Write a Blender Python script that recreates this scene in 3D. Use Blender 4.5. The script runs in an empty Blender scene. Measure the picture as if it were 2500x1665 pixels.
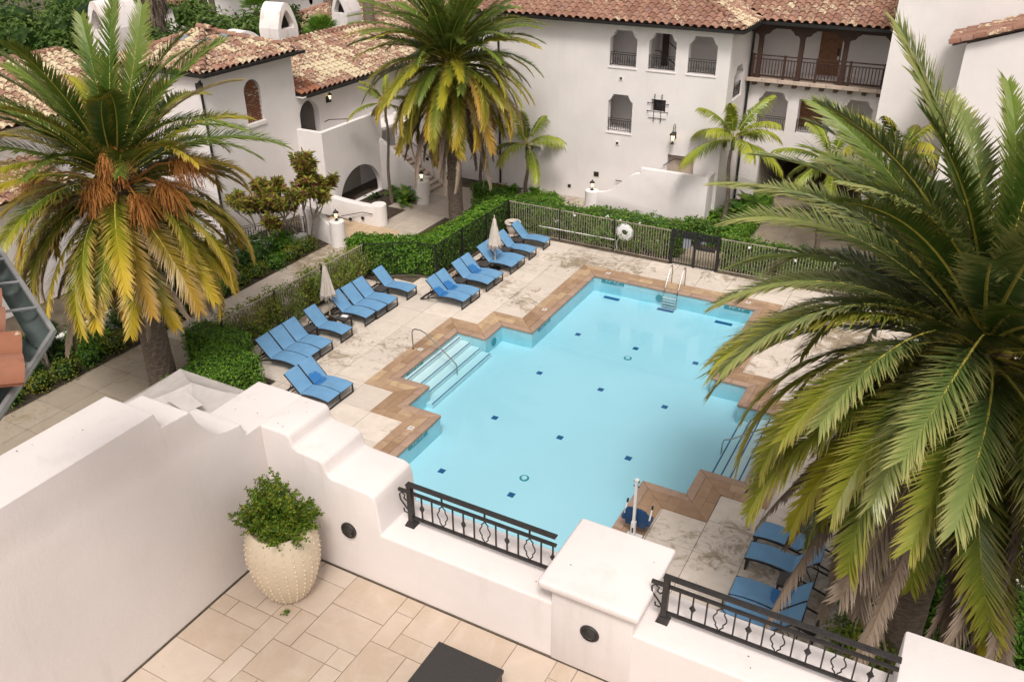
import bpy, bmesh, math, random
from mathutils import Vector, Matrix, noise
R = math.radians
PI = math.pi
SC = bpy.context.scene
COL = SC.collection

# ------------------------------------------------------------------ camera
cam_data = bpy.data.cameras.new('camera')
cam_data.sensor_width = 36.0
cam_data.lens = 36.0 * 2105.4 / 2500.0
cam_data.clip_end = 1000.0
cam = bpy.data.objects.new('camera', cam_data)
COL.objects.link(cam)
_p, _r, _y = R(28.848), R(-0.456), R(-28.828)
_f = Vector((math.sin(_y) * math.cos(_p), math.cos(_y) * math.cos(_p), -math.sin(_p)))
_rt = Vector((math.cos(_y), -math.sin(_y), 0))
_up = _rt.cross(_f)
_rt2 = _rt * math.cos(_r) + _up * math.sin(_r)
_up2 = _up * math.cos(_r) - _rt * math.sin(_r)
M = Matrix((( _rt2.x, _up2.x, -_f.x), (_rt2.y, _up2.y, -_f.y), (_rt2.z, _up2.z, -_f.z))).to_4x4()
M.translation = (0, 0, 15.0)
cam.matrix_world = M
SC.camera = cam

# ------------------------------------------------------------------ sky and sun (bright overcast)
SUN_EL, SUN_AZ = 57.0, 152.0     # azimuth clockwise from +Y
world = bpy.data.worlds.new('World')
SC.world = world
world.use_nodes = True
nt = world.node_tree
nt.nodes.clear()
sky = nt.nodes.new('ShaderNodeTexSky')
sky.sky_type = 'NISHITA'
sky.sun_disc = False
sky.sun_elevation = R(SUN_EL)
sky.sun_rotation = R(SUN_AZ)
sky.air_density = 1.0
sky.dust_density = 4.0
sky.ozone_density = 1.0
hs = nt.nodes.new('ShaderNodeHueSaturation')
hs.inputs['Saturation'].default_value = 0.10
bg = nt.nodes.new('ShaderNodeBackground')
bg.inputs['Strength'].default_value = 0.12
wo = nt.nodes.new('ShaderNodeOutputWorld')
nt.links.new(sky.outputs[0], hs.inputs['Color'])
wm = nt.nodes.new('ShaderNodeMix'); wm.data_type = 'RGBA'; wm.blend_type = 'MULTIPLY'
wm.inputs[0].default_value = 1.0; wm.inputs[7].default_value = (1.0, 0.945, 0.905, 1)   # thin warm cloud
nt.links.new(hs.outputs[0], wm.inputs[6]); nt.links.new(wm.outputs[2], bg.inputs['Color'])
nt.links.new(bg.outputs[0], wo.inputs['Surface'])
sun_data = bpy.data.lights.new('sun', 'SUN')
sun_data.energy = 1.4
sun_data.angle = R(14)
sun_data.color = (1.0, 0.945, 0.89)
sun = bpy.data.objects.new('sun', sun_data)
COL.objects.link(sun)
_d = Vector((math.sin(R(SUN_AZ)) * math.cos(R(SUN_EL)), math.cos(R(SUN_AZ)) * math.cos(R(SUN_EL)), math.sin(R(SUN_EL))))
sun.rotation_euler = _d.to_track_quat('Z', 'Y').to_euler()
sun.location = (0, 0, 40)
SC.view_settings.view_transform = 'Standard'
SC.view_settings.look = 'None'
SC.view_settings.gamma = 1.0
SC.view_settings.exposure = 0.57
SC.view_settings.use_curve_mapping = False
SC.cycles.max_bounces = 8
SC.cycles.diffuse_bounces = 3
SC.cycles.transparent_max_bounces = 16
SC.cycles.caustics_reflective = False
SC.cycles.caustics_refractive = False

# ------------------------------------------------------------------ node helpers
def new_mat(name):
    m = bpy.data.materials.new(name)
    m.use_nodes = True
    t = m.node_tree
    t.nodes.clear()
    out = t.nodes.new('ShaderNodeOutputMaterial')
    return m, t, out

class N:
    """small wrapper to write node graphs"""
    def __init__(s, t): s.t = t
    def n(s, typ, **kw):
        k = s.t.nodes.new('ShaderNode' + typ)
        for a, b in kw.items(): setattr(k, a, b)
        return k
    def l(s, a, b): s.t.links.new(a, b)
    def pos(s): return s.n('NewGeometry').outputs['Position']
    def objco(s): return s.n('TexCoord').outputs['Object']
    def noise(s, vec, scale, detail=4, rough=0.55, dist=0.0):
        k = s.n('TexNoise'); k.inputs['Scale'].default_value = scale
        k.inputs['Detail'].default_value = detail; k.inputs['Roughness'].default_value = rough
        k.inputs['Distortion'].default_value = dist
        if vec is not None: s.l(vec, k.inputs['Vector'])
        return k.outputs['Fac']
    def vor(s, vec, scale, out='Distance', feature='F1'):
        k = s.n('TexVoronoi'); k.feature = feature; k.inputs['Scale'].default_value = scale
        if vec is not None: s.l(vec, k.inputs['Vector'])
        return k.outputs[out]
    def ramp(s, fac, stops, interp='LINEAR'):
        k = s.n('ValToRGB'); e = k.color_ramp.elements; k.color_ramp.interpolation = interp
        while len(e) < len(stops): e.new(0.5)
        for i, (p, c) in enumerate(stops):
            e[i].position = p
            e[i].color = (c, c, c, 1) if not isinstance(c, (tuple, list)) else (*c, 1)
        s.l(fac, k.inputs['Fac'])
        return k.outputs['Color']
    def mix(s, fac, a, b, mode='MIX'):
        k = s.n('Mix', data_type='RGBA', blend_type=mode)
        for sock, v in ((k.inputs['Factor'], fac), (k.inputs['A'], a), (k.inputs['B'], b)):
            pass
        ins = [i for i in k.inputs if i.type in ('RGBA',)]
        fi = [i for i in k.inputs if i.name == 'Factor' and i.type == 'VALUE'][0]
        for sock, v in ((fi, fac), (ins[0], a), (ins[1], b)):
            if isinstance(v, (int, float)):
                sock.default_value = v if sock.type == 'VALUE' else (v, v, v, 1)
            elif isinstance(v, (tuple, list)): sock.default_value = (*v, 1)
            else: s.l(v, sock)
        return [o for o in k.outputs if o.type == 'RGBA'][0]
    def math(s, op, a, b=None, clamp=False):
        k = s.n('Math', operation=op); k.use_clamp = clamp
        for i, v in enumerate((a, b)):
            if v is None: continue
            if isinstance(v, (int, float)): k.inputs[i].default_value = v
            else: s.l(v, k.inputs[i])
        return k.outputs[0]
    def bump(s, h, strength=0.3, dist=0.02):
        k = s.n('Bump'); k.inputs['Strength'].default_value = strength; k.inputs['Distance'].default_value = dist
        s.l(h, k.inputs['Height']); return k.outputs['Normal']
    def bsdf(s, color, rough=0.8, normal=None, metal=0.0, spec=0.5, **kw):
        k = s.n('BsdfPrincipled')
        if isinstance(color, (tuple, list)): k.inputs['Base Color'].default_value = (*color, 1)
        else: s.l(color, k.inputs['Base Color'])
        if isinstance(rough, (int, float)): k.inputs['Roughness'].default_value = rough
        else: s.l(rough, k.inputs['Roughness'])
        k.inputs['Metallic'].default_value = metal
        k.inputs['Specular IOR Level'].default_value = spec
        if normal is not None: s.l(normal, k.inputs['Normal'])
        for a, b in kw.items(): k.inputs[a].default_value = b
        return k.outputs[0]

MATS = {}
def simple(name, color, rough=0.7, metal=0.0, var=0.0, scale=8.0, bump=0.0, spec=0.4):
    m, t, out = new_mat(name); g = N(t)
    c = color
    nrm = None
    if var or bump:
        co = g.objco()
        nz = g.noise(co, scale, 5)
        if var:
            lo = tuple(x * (1 - var) for x in color); hi = tuple(min(1, x * (1 + var)) for x in color)
            c = g.ramp(nz, [(0.3, lo), (0.7, hi)])
        if bump: nrm = g.bump(nz, bump, 0.02)
    g.l(g.bsdf(c, rough, nrm, metal, spec), out.inputs['Surface'])
    MATS[name] = m
    return m

def stucco(name, base, grime=0.12, gcol=(0.42, 0.37, 0.31)):
    m, t, out = new_mat(name); g = N(t)
    p = g.pos()
    big = g.noise(p, 0.55, 6, 0.6)
    c = g.ramp(big, [(0.3, tuple(x * 0.93 for x in base)), (0.7, tuple(min(1, x * 1.04) for x in base))])
    mp = g.n('Mapping'); mp.inputs['Scale'].default_value = (2.6, 2.6, 0.35); g.l(p, mp.inputs['Vector'])
    st = g.noise(mp.outputs[0], 1.3, 6, 0.65)
    c = g.mix(g.math('MULTIPLY', g.ramp(st, [(0.56, 0.0), (0.8, 1.0)]), grime), c, gcol)
    # flecks of dirt
    sp = g.noise(p, 7.0, 8, 0.72)
    c = g.mix(g.math('MULTIPLY', g.ramp(sp, [(0.68, 0.0), (0.76, 1.0)]), 0.35), c, (0.33, 0.29, 0.24))
    fine = g.noise(p, 34, 5, 0.6)
    trow = g.noise(p, 3.2, 4, 0.5)
    nrm = g.bump(g.math('ADD', fine, g.math('MULTIPLY', trow, 2.2)), 0.24, 0.012)
    g.l(g.bsdf(c, 0.88, nrm, 0, 0.25), out.inputs['Surface'])
    MATS[name] = m
    return m

stucco('stucco', (0.80, 0.75, 0.73), 0.12)
stucco('stucco_worn_dimmed', (0.70, 0.64, 0.615), 0.30)  # streaks are wear; base dimmed below the hotel stucco to offset brighter light
stucco('cowl_stucco', (0.76, 0.71, 0.69), 0.75, (0.44, 0.27, 0.11))
stucco('stucco_cream', (0.66, 0.58, 0.50), 0.2)

# terracotta barrel tiles, with lichen; every piece takes its own tone
def terracotta(name, lichen, base_stops):
    m, t, out = new_mat(name); g = N(t)
    oi = g.n('ObjectInfo').outputs['Random']
    isl = g.n('NewGeometry').outputs['Random Per Island']
    rnd = g.math('FRACT', g.math('ADD', oi, isl))
    p = g.pos()
    c = g.ramp(rnd, base_stops)
    nz = g.noise(p, 6.0, 6, 0.65)
    c = g.mix(g.ramp(nz, [(0.35, 0.0), (0.7, 0.55)]), c, (0.20, 0.115, 0.075))
    ln = g.noise(p, 9.0, 7, 0.68, 0.4)
    lb = g.noise(p, 0.55, 3, 0.5)
    lm = g.math('ADD', ln, g.math('MULTIPLY', g.math('SUBTRACT', lb, 0.5), 0.55))
    rv = g.math('MULTIPLY', g.math('SUBTRACT', g.math('FRACT', g.math('MULTIPLY', rnd, 7.31)), 0.5), 0.16)
    lm = g.math('ADD', lm, rv)
    mask = g.ramp(lm, [(lichen, 0.0), (lichen + 0.035, 1.0)])
    c = g.mix(g.math('MULTIPLY', mask, 0.9), c, (0.60, 0.515, 0.345))
    dk = g.noise(p, 17, 6, 0.7)
    c = g.mix(g.ramp(dk, [(0.58, 0.0), (0.75, 0.7)]), c, (0.075, 0.055, 0.04))
    nrm = g.bump(g.noise(p, 40, 5), 0.35, 0.01)
    g.l(g.bsdf(c, 0.85, nrm, 0, 0.25), out.inputs['Surface'])
    MATS[name] = m
RED = [(0.0, (0.235, 0.115, 0.082)), (0.25, (0.30, 0.155, 0.108)), (0.5, (0.34, 0.195, 0.14)), (0.75, (0.38, 0.205, 0.145)), (1.0, (0.27, 0.155, 0.125))]
terracotta('tile_main', 0.615, RED)
terracotta('tile_lichen', 0.50, RED)
terracotta('tile_far', 0.56, RED)
terracotta('tile_near', 0.64, [(0.0, (0.30, 0.115, 0.062)), (0.5, (0.36, 0.135, 0.075)), (1.0, (0.26, 0.12, 0.08))])
simple('tile_grey', (0.22, 0.24, 0.27), 0.8, var=0.2)
simple('roof_deck', (0.09, 0.06, 0.045), 0.9)

# stained pool deck
def deckmat(name, base, amount, scale=0.55):
    m, t, out = new_mat(name); g = N(t)
    p = g.pos()
    rnd = g.n('ObjectInfo').outputs['Random']
    c = g.ramp(rnd, [(0, tuple(x * 0.90 for x in base)), (1, tuple(min(1, x * 1.05) for x in base))])
    fine = g.noise(p, 2.2, 8, 0.65, 0.6)
    c = g.mix(g.ramp(fine, [(0.38, 0.0), (0.68, 0.45)]), c, tuple(x * 0.74 for x in (base[0], base[1] * 0.97, base[2] * 0.92)))
    where = g.noise(p, scale * 0.42, 3, 0.5)
    vein = g.noise(p, 1.5, 9, 0.72, 1.6)
    k = g.math('ADD', vein, g.math('MULTIPLY', g.math('SUBTRACT', where, 0.5), 1.1))
    k = g.math('ADD', k, amount)
    c = g.mix(g.ramp(k, [(0.60, 0.0), (0.72, 0.75), (0.9, 0.9)]), c, (0.25, 0.19, 0.115))
    v2 = g.noise(p, 3.2, 9, 0.72, 2.2)
    k2 = g.math('ADD', v2, g.math('MULTIPLY', g.math('SUBTRACT', where, 0.5), 0.7))
    k2 = g.math('ADD', k2, amount)
    c = g.mix(g.ramp(k2, [(0.62, 0.0), (0.72, 0.5)]), c, (0.14, 0.105, 0.068))
    nrm = g.bump(g.noise(p, 12, 8, 0.7), 0.3, 0.01)
    g.l(g.bsdf(c, 0.78, nrm, 0, 0.3), out.inputs['Surface'])
    MATS[name] = m
deckmat('deck', (0.64, 0.56, 0.485), 0.052)
deckmat('walk', (0.50, 0.43, 0.36), 0.05)
deckmat('walk_dark', (0.33, 0.275, 0.21), 0.04)
deckmat('walk_stained', (0.34, 0.285, 0.22), 0.10)

def stonemat(name, stops, bumpst=0.3, rough=0.7, veins=None):
    m, t, out = new_mat(name); g = N(t)
    p = g.pos()
    rnd = g.n('ObjectInfo').outputs['Random']
    c = g.ramp(rnd, stops)
    nz = g.noise(p, 3.0, 8, 0.65, 0.8)
    c = g.mix(g.ramp(nz, [(0.32, 0.0), (0.75, 0.30 if veins else 0.55)]), c, tuple(x * (0.72 if veins else 0.62) for x in stops[0][1]))
    if veins:
        v = g.noise(p, 2.2, 9, 0.75, 0.7)
        c = g.mix(g.ramp(v, [(0.45, 0.0), (0.66, 0.5)]), c, veins)
        sp = g.noise(p, 15, 9, 0.75)
        c = g.mix(g.ramp(sp, [(0.64, 0.0), (0.72, 0.6)]), c, (0.26, 0.2, 0.14))
    nrm = g.bump(g.noise(p, 18, 8, 0.65), bumpst, 0.008)
    g.l(g.bsdf(c, rough, nrm, 0, 0.35), out.inputs['Surface'])
    MATS[name] = m
stonemat('coping', [(0.0, (0.30, 0.185, 0.11)), (0.3, (0.38, 0.245, 0.15)), (0.6, (0.41, 0.27, 0.17)), (0.85, (0.47, 0.33, 0.21)), (1.0, (0.54, 0.385, 0.23))])
stonemat('coping_edge', [(0.0, (0.35, 0.235, 0.165)), (1.0, (0.42, 0.285, 0.21))])
stonemat('travertine', [(0.0, (0.47, 0.365, 0.275)), (0.4, (0.50, 0.395, 0.305)), (0.75, (0.53, 0.43, 0.34)), (1.0, (0.57, 0.475, 0.395))], 0.2, 0.6, (0.60, 0.505, 0.43))
simple('grout', (0.38, 0.30, 0.225), 0.95, var=0.25, scale=3)
simple('soil', (0.055, 0.04, 0.028), 0.95, var=0.5, scale=5, bump=0.6)
simple('ground_dirt', (0.095, 0.075, 0.05), 0.95, var=0.4, scale=2, bump=0.5)
simple('mortar', (0.11, 0.085, 0.06), 0.95, var=0.3)
simple('sand_path', (0.50, 0.37, 0.24), 0.85, var=0.12, scale=3, bump=0.2)
simple('black_metal', (0.016, 0.015, 0.014), 0.5, 0.0, spec=0.4)
simple('bronze', (0.035, 0.031, 0.029), 0.42, 0.3, var=0.25, scale=20)
simple('lounger_frame', (0.026, 0.022, 0.020), 0.5)
simple('table_grey', (0.05, 0.046, 0.044), 0.55, var=0.15)
simple('fence_pale', (0.34, 0.29, 0.23), 0.6, var=0.3, scale=4)
simple('steel', (0.40, 0.39, 0.38), 0.25, 1.0)
simple('white_paint', (0.74, 0.72, 0.70), 0.45)
simple('white_plastic', (0.70, 0.69, 0.68), 0.4)
simple('navy_plastic', (0.008, 0.045, 0.125), 0.45)
simple('dark_wood', (0.055, 0.026, 0.018), 0.65, var=0.3, scale=12)
simple('door_wood', (0.23, 0.105, 0.05), 0.5, var=0.25, scale=6)
simple('stone_trim', (0.53, 0.42, 0.34), 0.8, var=0.12, scale=4, bump=0.2)
simple('zinc', (0.11, 0.14, 0.13), 0.5, 0.3, var=0.35, scale=5)
simple('zinc_light', (0.30, 0.30, 0.29), 0.45, 0.4, var=0.2)
simple('canvas', (0.56, 0.50, 0.435), 0.9, var=0.08, scale=6, bump=0.15)
simple('canvas_grey', (0.44, 0.405, 0.38), 0.9, var=0.08, scale=3)
simple('canvas_trim', (0.27, 0.235, 0.21), 0.9)
simple('pot', (0.62, 0.52, 0.385), 0.42, var=0.06, scale=3, spec=0.45)
simple('urn', (0.60, 0.53, 0.46), 0.85, var=0.12, bump=0.2)
simple('vent', (0.13, 0.10, 0.08), 0.7)
simple('dark_void', (0.012, 0.011, 0.010), 0.95)
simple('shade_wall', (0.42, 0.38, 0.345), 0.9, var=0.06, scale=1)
simple('paper', (0.75, 0.75, 0.74), 0.7)
simple('flower', (0.80, 0.79, 0.74), 0.6)
simple('tile_blue', (0.005, 0.10, 0.25), 0.3)
simple('tile_teal', (0.03, 0.30, 0.34), 0.35)
simple('plaster_step', (0.80, 0.86, 0.86), 0.6)
simple('glyph_white', (0.78, 0.78, 0.76), 0.6)
simple('glyph_dark', (0.05, 0.05, 0.05), 0.6)
simple('silver_sign', (0.36, 0.38, 0.42), 0.4, 0.5)

# lamp glass: these lanterns are lit
m, t, out = new_mat('lamp_glass'); g = N(t)
e = g.n('Emission'); e.inputs['Color'].default_value = (1.0, 0.72, 0.38, 1); e.inputs['Strength'].default_value = 2.2
g.l(e.outputs[0], out.inputs['Surface']); MATS['lamp_glass'] = m

# pool plaster
m, t, out = new_mat('plaster'); g = N(t)
p = g.pos()
c = g.ramp(g.noise(p, 0.5, 5), [(0.3, (0.80, 0.86, 0.87)), (0.7, (0.84, 0.89, 0.90))])
g.l(g.bsdf(c, 0.7, None, 0, 0.2), out.inputs['Surface']); MATS['plaster'] = m

# water: clear surface with a mirror sheen, and light absorbed on its way through
m, t, out = new_mat('water'); g = N(t)
p = g.pos()
wv = g.math('ADD', g.noise(p, 1.1, 3, 0.5), g.math('MULTIPLY', g.noise(p, 4.0, 3, 0.5), 0.25))
nrm = g.bump(wv, 0.06, 0.05)
tr = g.n('BsdfTransparent'); tr.inputs['Color'].default_value = (0.97, 1.0, 1.0, 1)
gl = g.n('BsdfGlossy'); gl.inputs['Roughness'].default_value = 0.02; g.l(nrm, gl.inputs['Normal'])
gl.inputs['Color'].default_value = (1, 1, 1, 1)
fr = g.n('Fresnel'); fr.inputs['IOR'].default_value = 1.37; g.l(nrm, fr.inputs['Normal'])
mx = g.n('MixShader'); g.l(fr.outputs[0], mx.inputs[0]); g.l(tr.outputs[0], mx.inputs[1]); g.l(gl.outputs[0], mx.inputs[2])
g.l(mx.outputs[0], out.inputs['Surface'])
va = g.n('VolumeAbsorption'); va.inputs['Color'].default_value = (0.07, 0.73, 0.90, 1); va.inputs['Density'].default_value = 0.48
g.l(va.outputs[0], out.inputs['Volume'])
MATS['water'] = m

# blue sling mesh, two pieces show damp patches
def sling(name, damp):
    m, t, out = new_mat(name); g = N(t)
    co = g.objco()
    c = g.ramp(g.noise(co, 3, 4), [(0.3, (0.125, 0.275, 0.455)), (0.7, (0.15, 0.315, 0.505))])
    if damp:
        d = g.n('VectorMath', operation='DISTANCE'); d.inputs[1].default_value = (1.12, 0.12, 0.40); g.l(co, d.inputs[0])
        k = g.math('ADD', d.outputs['Value'], g.math('MULTIPLY', g.math('SUBTRACT', g.noise(co, 4, 4), 0.5), 0.28))
        c = g.mix(g.ramp(k, [(0.26, 0.85), (0.31, 0.0)]), c, (0.010, 0.13, 0.38))
    wv = g.n('TexWave'); wv.inputs['Scale'].default_value = 90; g.l(co, wv.inputs['Vector'])
    nrm = g.bump(wv.outputs['Fac'], 0.15, 0.003)
    g.l(g.bsdf(c, 0.62, nrm, 0, 0.35), out.inputs['Surface'])
    MATS[name] = m
sling('sling', False); sling('sling_damp', True)

# woven dark wicker
m, t, out = new_mat('wicker'); g = N(t)
co = g.objco()
mp = g.n('Mapping'); mp.inputs['Rotation'].default_value = (0, 0, R(45)); mp.inputs['Scale'].default_value = (1, 1, 1); g.l(co, mp.inputs['Vector'])
ck = g.n('TexBrick'); ck.inputs['Scale'].default_value = 55; ck.inputs['Mortar Size'].default_value = 0.03
ck.inputs['Color1'].default_value = (0.040, 0.035, 0.032, 1); ck.inputs['Color2'].default_value = (0.060, 0.052, 0.047, 1); ck.inputs['Mortar'].default_value = (0.01, 0.009, 0.008, 1)
g.l(co, ck.inputs['Vector'])
nrm = g.bump(ck.outputs['Fac'], -0.6, 0.004)
g.l(g.bsdf(ck.outputs['Color'], 0.5, nrm), out.inputs['Surface']); MATS['wicker'] = m

# foliage: every leaf (mesh island) has its own tone, light passes through the blade
def foliage(name, stops, trans=0.3, rough=0.5, clump=0.0, clump_col=None, spec=0.3):
    m, t, out = new_mat(name); g = N(t)
    isl = g.n('NewGeometry').outputs['Random Per Island']
    c = g.ramp(isl, stops)
    if clump:
        nz = g.noise(g.pos(), clump, 4)
        c = g.mix(g.ramp(nz, [(0.45, 0.0), (0.65, 0.75)]), c, clump_col)
    b = g.bsdf(c, rough, None, 0, spec)
    tl = g.n('BsdfTranslucent'); g.l(c, tl.inputs['Color'])
    mx = g.n('MixShader'); mx.inputs[0].default_value = trans
    g.l(b, mx.inputs[1]); g.l(tl.outputs[0], mx.inputs[2]); g.l(mx.outputs[0], out.inputs['Surface'])
    MATS[name] = m
foliage('hedge_leaf', [(0, (0.04, 0.12, 0.010)), (0.5, (0.085, 0.205, 0.014)), (1, (0.18, 0.33, 0.03))])
foliage('hedge_leaf_bright', [(0, (0.06, 0.155, 0.012)), (0.5, (0.12, 0.26, 0.02)), (1, (0.22, 0.37, 0.04))])
foliage('shrub_leaf', [(0, (0.05, 0.10, 0.010)), (0.5, (0.11, 0.17, 0.014)), (1, (0.22, 0.26, 0.03))], clump=0.9, clump_col=(0.24, 0.21, 0.02))
foliage('vine_leaf', [(0, (0.09, 0.15, 0.015)), (0.5, (0.17, 0.25, 0.03)), (1, (0.29, 0.34, 0.06))], clump=1.2, clump_col=(0.25, 0.22, 0.04))
foliage('vine_leaf_green', [(0, (0.05, 0.13, 0.012)), (0.5, (0.10, 0.22, 0.025)), (1, (0.20, 0.33, 0.05))], clump=1.2, clump_col=(0.14, 0.19, 0.03))
foliage('broad_leaf', [(0, (0.045, 0.13, 0.015)), (0.5, (0.10, 0.22, 0.02)), (1, (0.22, 0.32, 0.04))], rough=0.4)
foliage('magnolia_leaf', [(0, (0.10, 0.14, 0.02)), (0.35, (0.22, 0.26, 0.03)), (0.62, (0.40, 0.36, 0.04)), (0.78, (0.22, 0.08, 0.055)), (1, (0.15, 0.045, 0.04))])
foliage('dark_leaf', [(0, (0.015, 0.04, 0.008)), (0.6, (0.035, 0.085, 0.012)), (1, (0.07, 0.13, 0.02))])
foliage('tree_leaf', [(0, (0.025, 0.065, 0.008)), (0.5, (0.05, 0.11, 0.014)), (1, (0.10, 0.17, 0.03))], clump=0.35, clump_col=(0.13, 0.19, 0.03))
foliage('tree_leaf_light', [(0, (0.06, 0.12, 0.02)), (0.5, (0.11, 0.18, 0.03)), (1, (0.18, 0.25, 0.05))], clump=0.35, clump_col=(0.05, 0.10, 0.02))
foliage('grass_blade', [(0, (0.06, 0.11, 0.012)), (0.5, (0.12, 0.17, 0.02)), (1, (0.20, 0.21, 0.03))])
foliage('pot_leaf', [(0, (0.04, 0.11, 0.008)), (0.5, (0.10, 0.19, 0.012)), (0.85, (0.22, 0.27, 0.02)), (1, (0.30, 0.27, 0.03))])
foliage('orange_stalk', [(0, (0.30, 0.105, 0.02)), (0.6, (0.45, 0.19, 0.04)), (1, (0.24, 0.09, 0.025))], 0.1, 0.7)

def frondmat(name, base, mid, tip, edge, trans=0.10, rough=0.38):
    """colour runs from the frond's base to its tip (u) and out along each leaflet (v)"""
    m, t, out = new_mat(name); g = N(t)
    uv = g.n('UVMap').outputs['UV']
    sx = g.n('SeparateXYZ'); g.l(uv, sx.inputs[0])
    oi = g.n('ObjectInfo').outputs['Random']
    isl = g.n('NewGeometry').outputs['Random Per Island']
    u = g.math('ADD', sx.outputs['X'], g.math('MULTIPLY', g.math('SUBTRACT', oi, 0.5), 0.45))
    u = g.math('ADD', u, g.math('MULTIPLY', g.math('SUBTRACT', isl, 0.5), 0.16))
    c = g.ramp(u, [(0.05, base), (0.5, mid), (0.95, tip)])
    v = g.math('ADD', sx.outputs['Y'], g.math('MULTIPLY', g.math('SUBTRACT', isl, 0.5), 0.3))
    c = g.mix(g.ramp(v, [(0.5, 0.0), (1.0, 0.85)]), c, edge)
    b = g.bsdf(c, rough, None, 0, 0.35)
    tl = g.n('BsdfTranslucent'); g.l(c, tl.inputs['Color'])
    mx = g.n('MixShader'); mx.inputs[0].default_value = trans
    g.l(b, mx.inputs[1]); g.l(tl.outputs[0], mx.inputs[2]); g.l(mx.outputs[0], out.inputs['Surface'])
    MATS[name] = m
frondmat('frond_young', (0.035, 0.070, 0.010), (0.065, 0.125, 0.016), (0.15, 0.21, 0.03), (0.22, 0.23, 0.05))
frondmat('frond_olive', (0.04, 0.075, 0.010), (0.11, 0.155, 0.016), (0.28, 0.29, 0.03), (0.36, 0.30, 0.06))
frondmat('frond_blue', (0.05, 0.088, 0.022), (0.105, 0.16, 0.042), (0.23, 0.265, 0.075), (0.36, 0.33, 0.12), rough=0.34)
frondmat('frond_mid', (0.038, 0.072, 0.009), (0.095, 0.14, 0.013), (0.34, 0.31, 0.022), (0.38, 0.29, 0.045))
frondmat('frond_gold', (0.055, 0.095, 0.010), (0.185, 0.20, 0.014), (0.52, 0.36, 0.02), (0.56, 0.37, 0.10))
frondmat('frond_old', (0.12, 0.10, 0.018), (0.30, 0.20, 0.025), (0.48, 0.27, 0.03), (0.42, 0.29, 0.16))
frondmat('frond_dead', (0.10, 0.07, 0.048), (0.15, 0.105, 0.075), (0.26, 0.195, 0.14), (0.34, 0.265, 0.20), 0.1, 0.8)
frondmat('frond_king', (0.09, 0.15, 0.015), (0.20, 0.26, 0.022), (0.32, 0.34, 0.035), (0.30, 0.29, 0.05))
simple('rachis', (0.50, 0.42, 0.08), 0.5, var=0.2)
simple('rachis_dead', (0.20, 0.13, 0.08), 0.8, var=0.2)

# palm trunk
m, t, out = new_mat('palm_trunk'); g = N(t)
co = g.objco()
mp = g.n('Mapping'); mp.inputs['Scale'].default_value = (3, 3, 14); g.l(co, mp.inputs['Vector'])
c = g.ramp(g.noise(mp.outputs[0], 1.6, 7, 0.65), [(0.3, (0.085, 0.064, 0.05)), (0.55, (0.20, 0.155, 0.12)), (0.8, (0.31, 0.25, 0.195))])
nrm = g.bump(g.noise(mp.outputs[0], 4, 7, 0.7), 0.5, 0.03)
g.l(g.bsdf(c, 0.9, nrm, 0, 0.2), out.inputs['Surface']); MATS['palm_trunk'] = m
simple('slim_trunk', (0.16, 0.125, 0.095), 0.85, var=0.35, scale=9, bump=0.4)
simple('pool_wall', (0.52, 0.77, 0.82), 0.4, var=0.06, scale=2)  # darker than the floor plaster: weaker underwater light on walls put into colour
simple('bark', (0.30, 0.25, 0.205), 0.85, var=0.25, scale=8, bump=0.4)
simple('fibre', (0.13, 0.075, 0.042), 0.9, var=0.4, scale=10, bump=0.5)
simple('skirt', (0.15, 0.11, 0.085), 0.95, var=0.4, scale=9, bump=0.6)

# ------------------------------------------------------------------ object helpers
def wmat(o):
    if o.parent is None: return o.matrix_basis.copy()
    return wmat(o.parent) @ o.matrix_parent_inverse @ o.matrix_basis

def adopt(o, parent):
    """parent o, keeping where it stands"""
    o.parent = parent
    o.matrix_parent_inverse = wmat(parent).inverted()
    return o

def tag(o, label=None, cat=None, group=None, kind=None):
    if label: o['label'] = label
    if cat: o['category'] = cat
    if group: o['group'] = group
    if kind: o['kind'] = kind
    return o

def thing(name, label, cat, loc=(0, 0, 0), rz=0.0, group=None):
    o = bpy.data.objects.new(name, None)
    o.empty_display_size = 0.2
    COL.objects.link(o)
    o.location = loc
    o.rotation_euler = (0, 0, rz)
    return tag(o, label, cat, group)

def copy_tree(o, parent=None):
    c = o.copy()
    COL.objects.link(c)
    if parent is not None: c.parent = parent
    for ch in o.children: copy_tree(ch, c)
    return c

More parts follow.
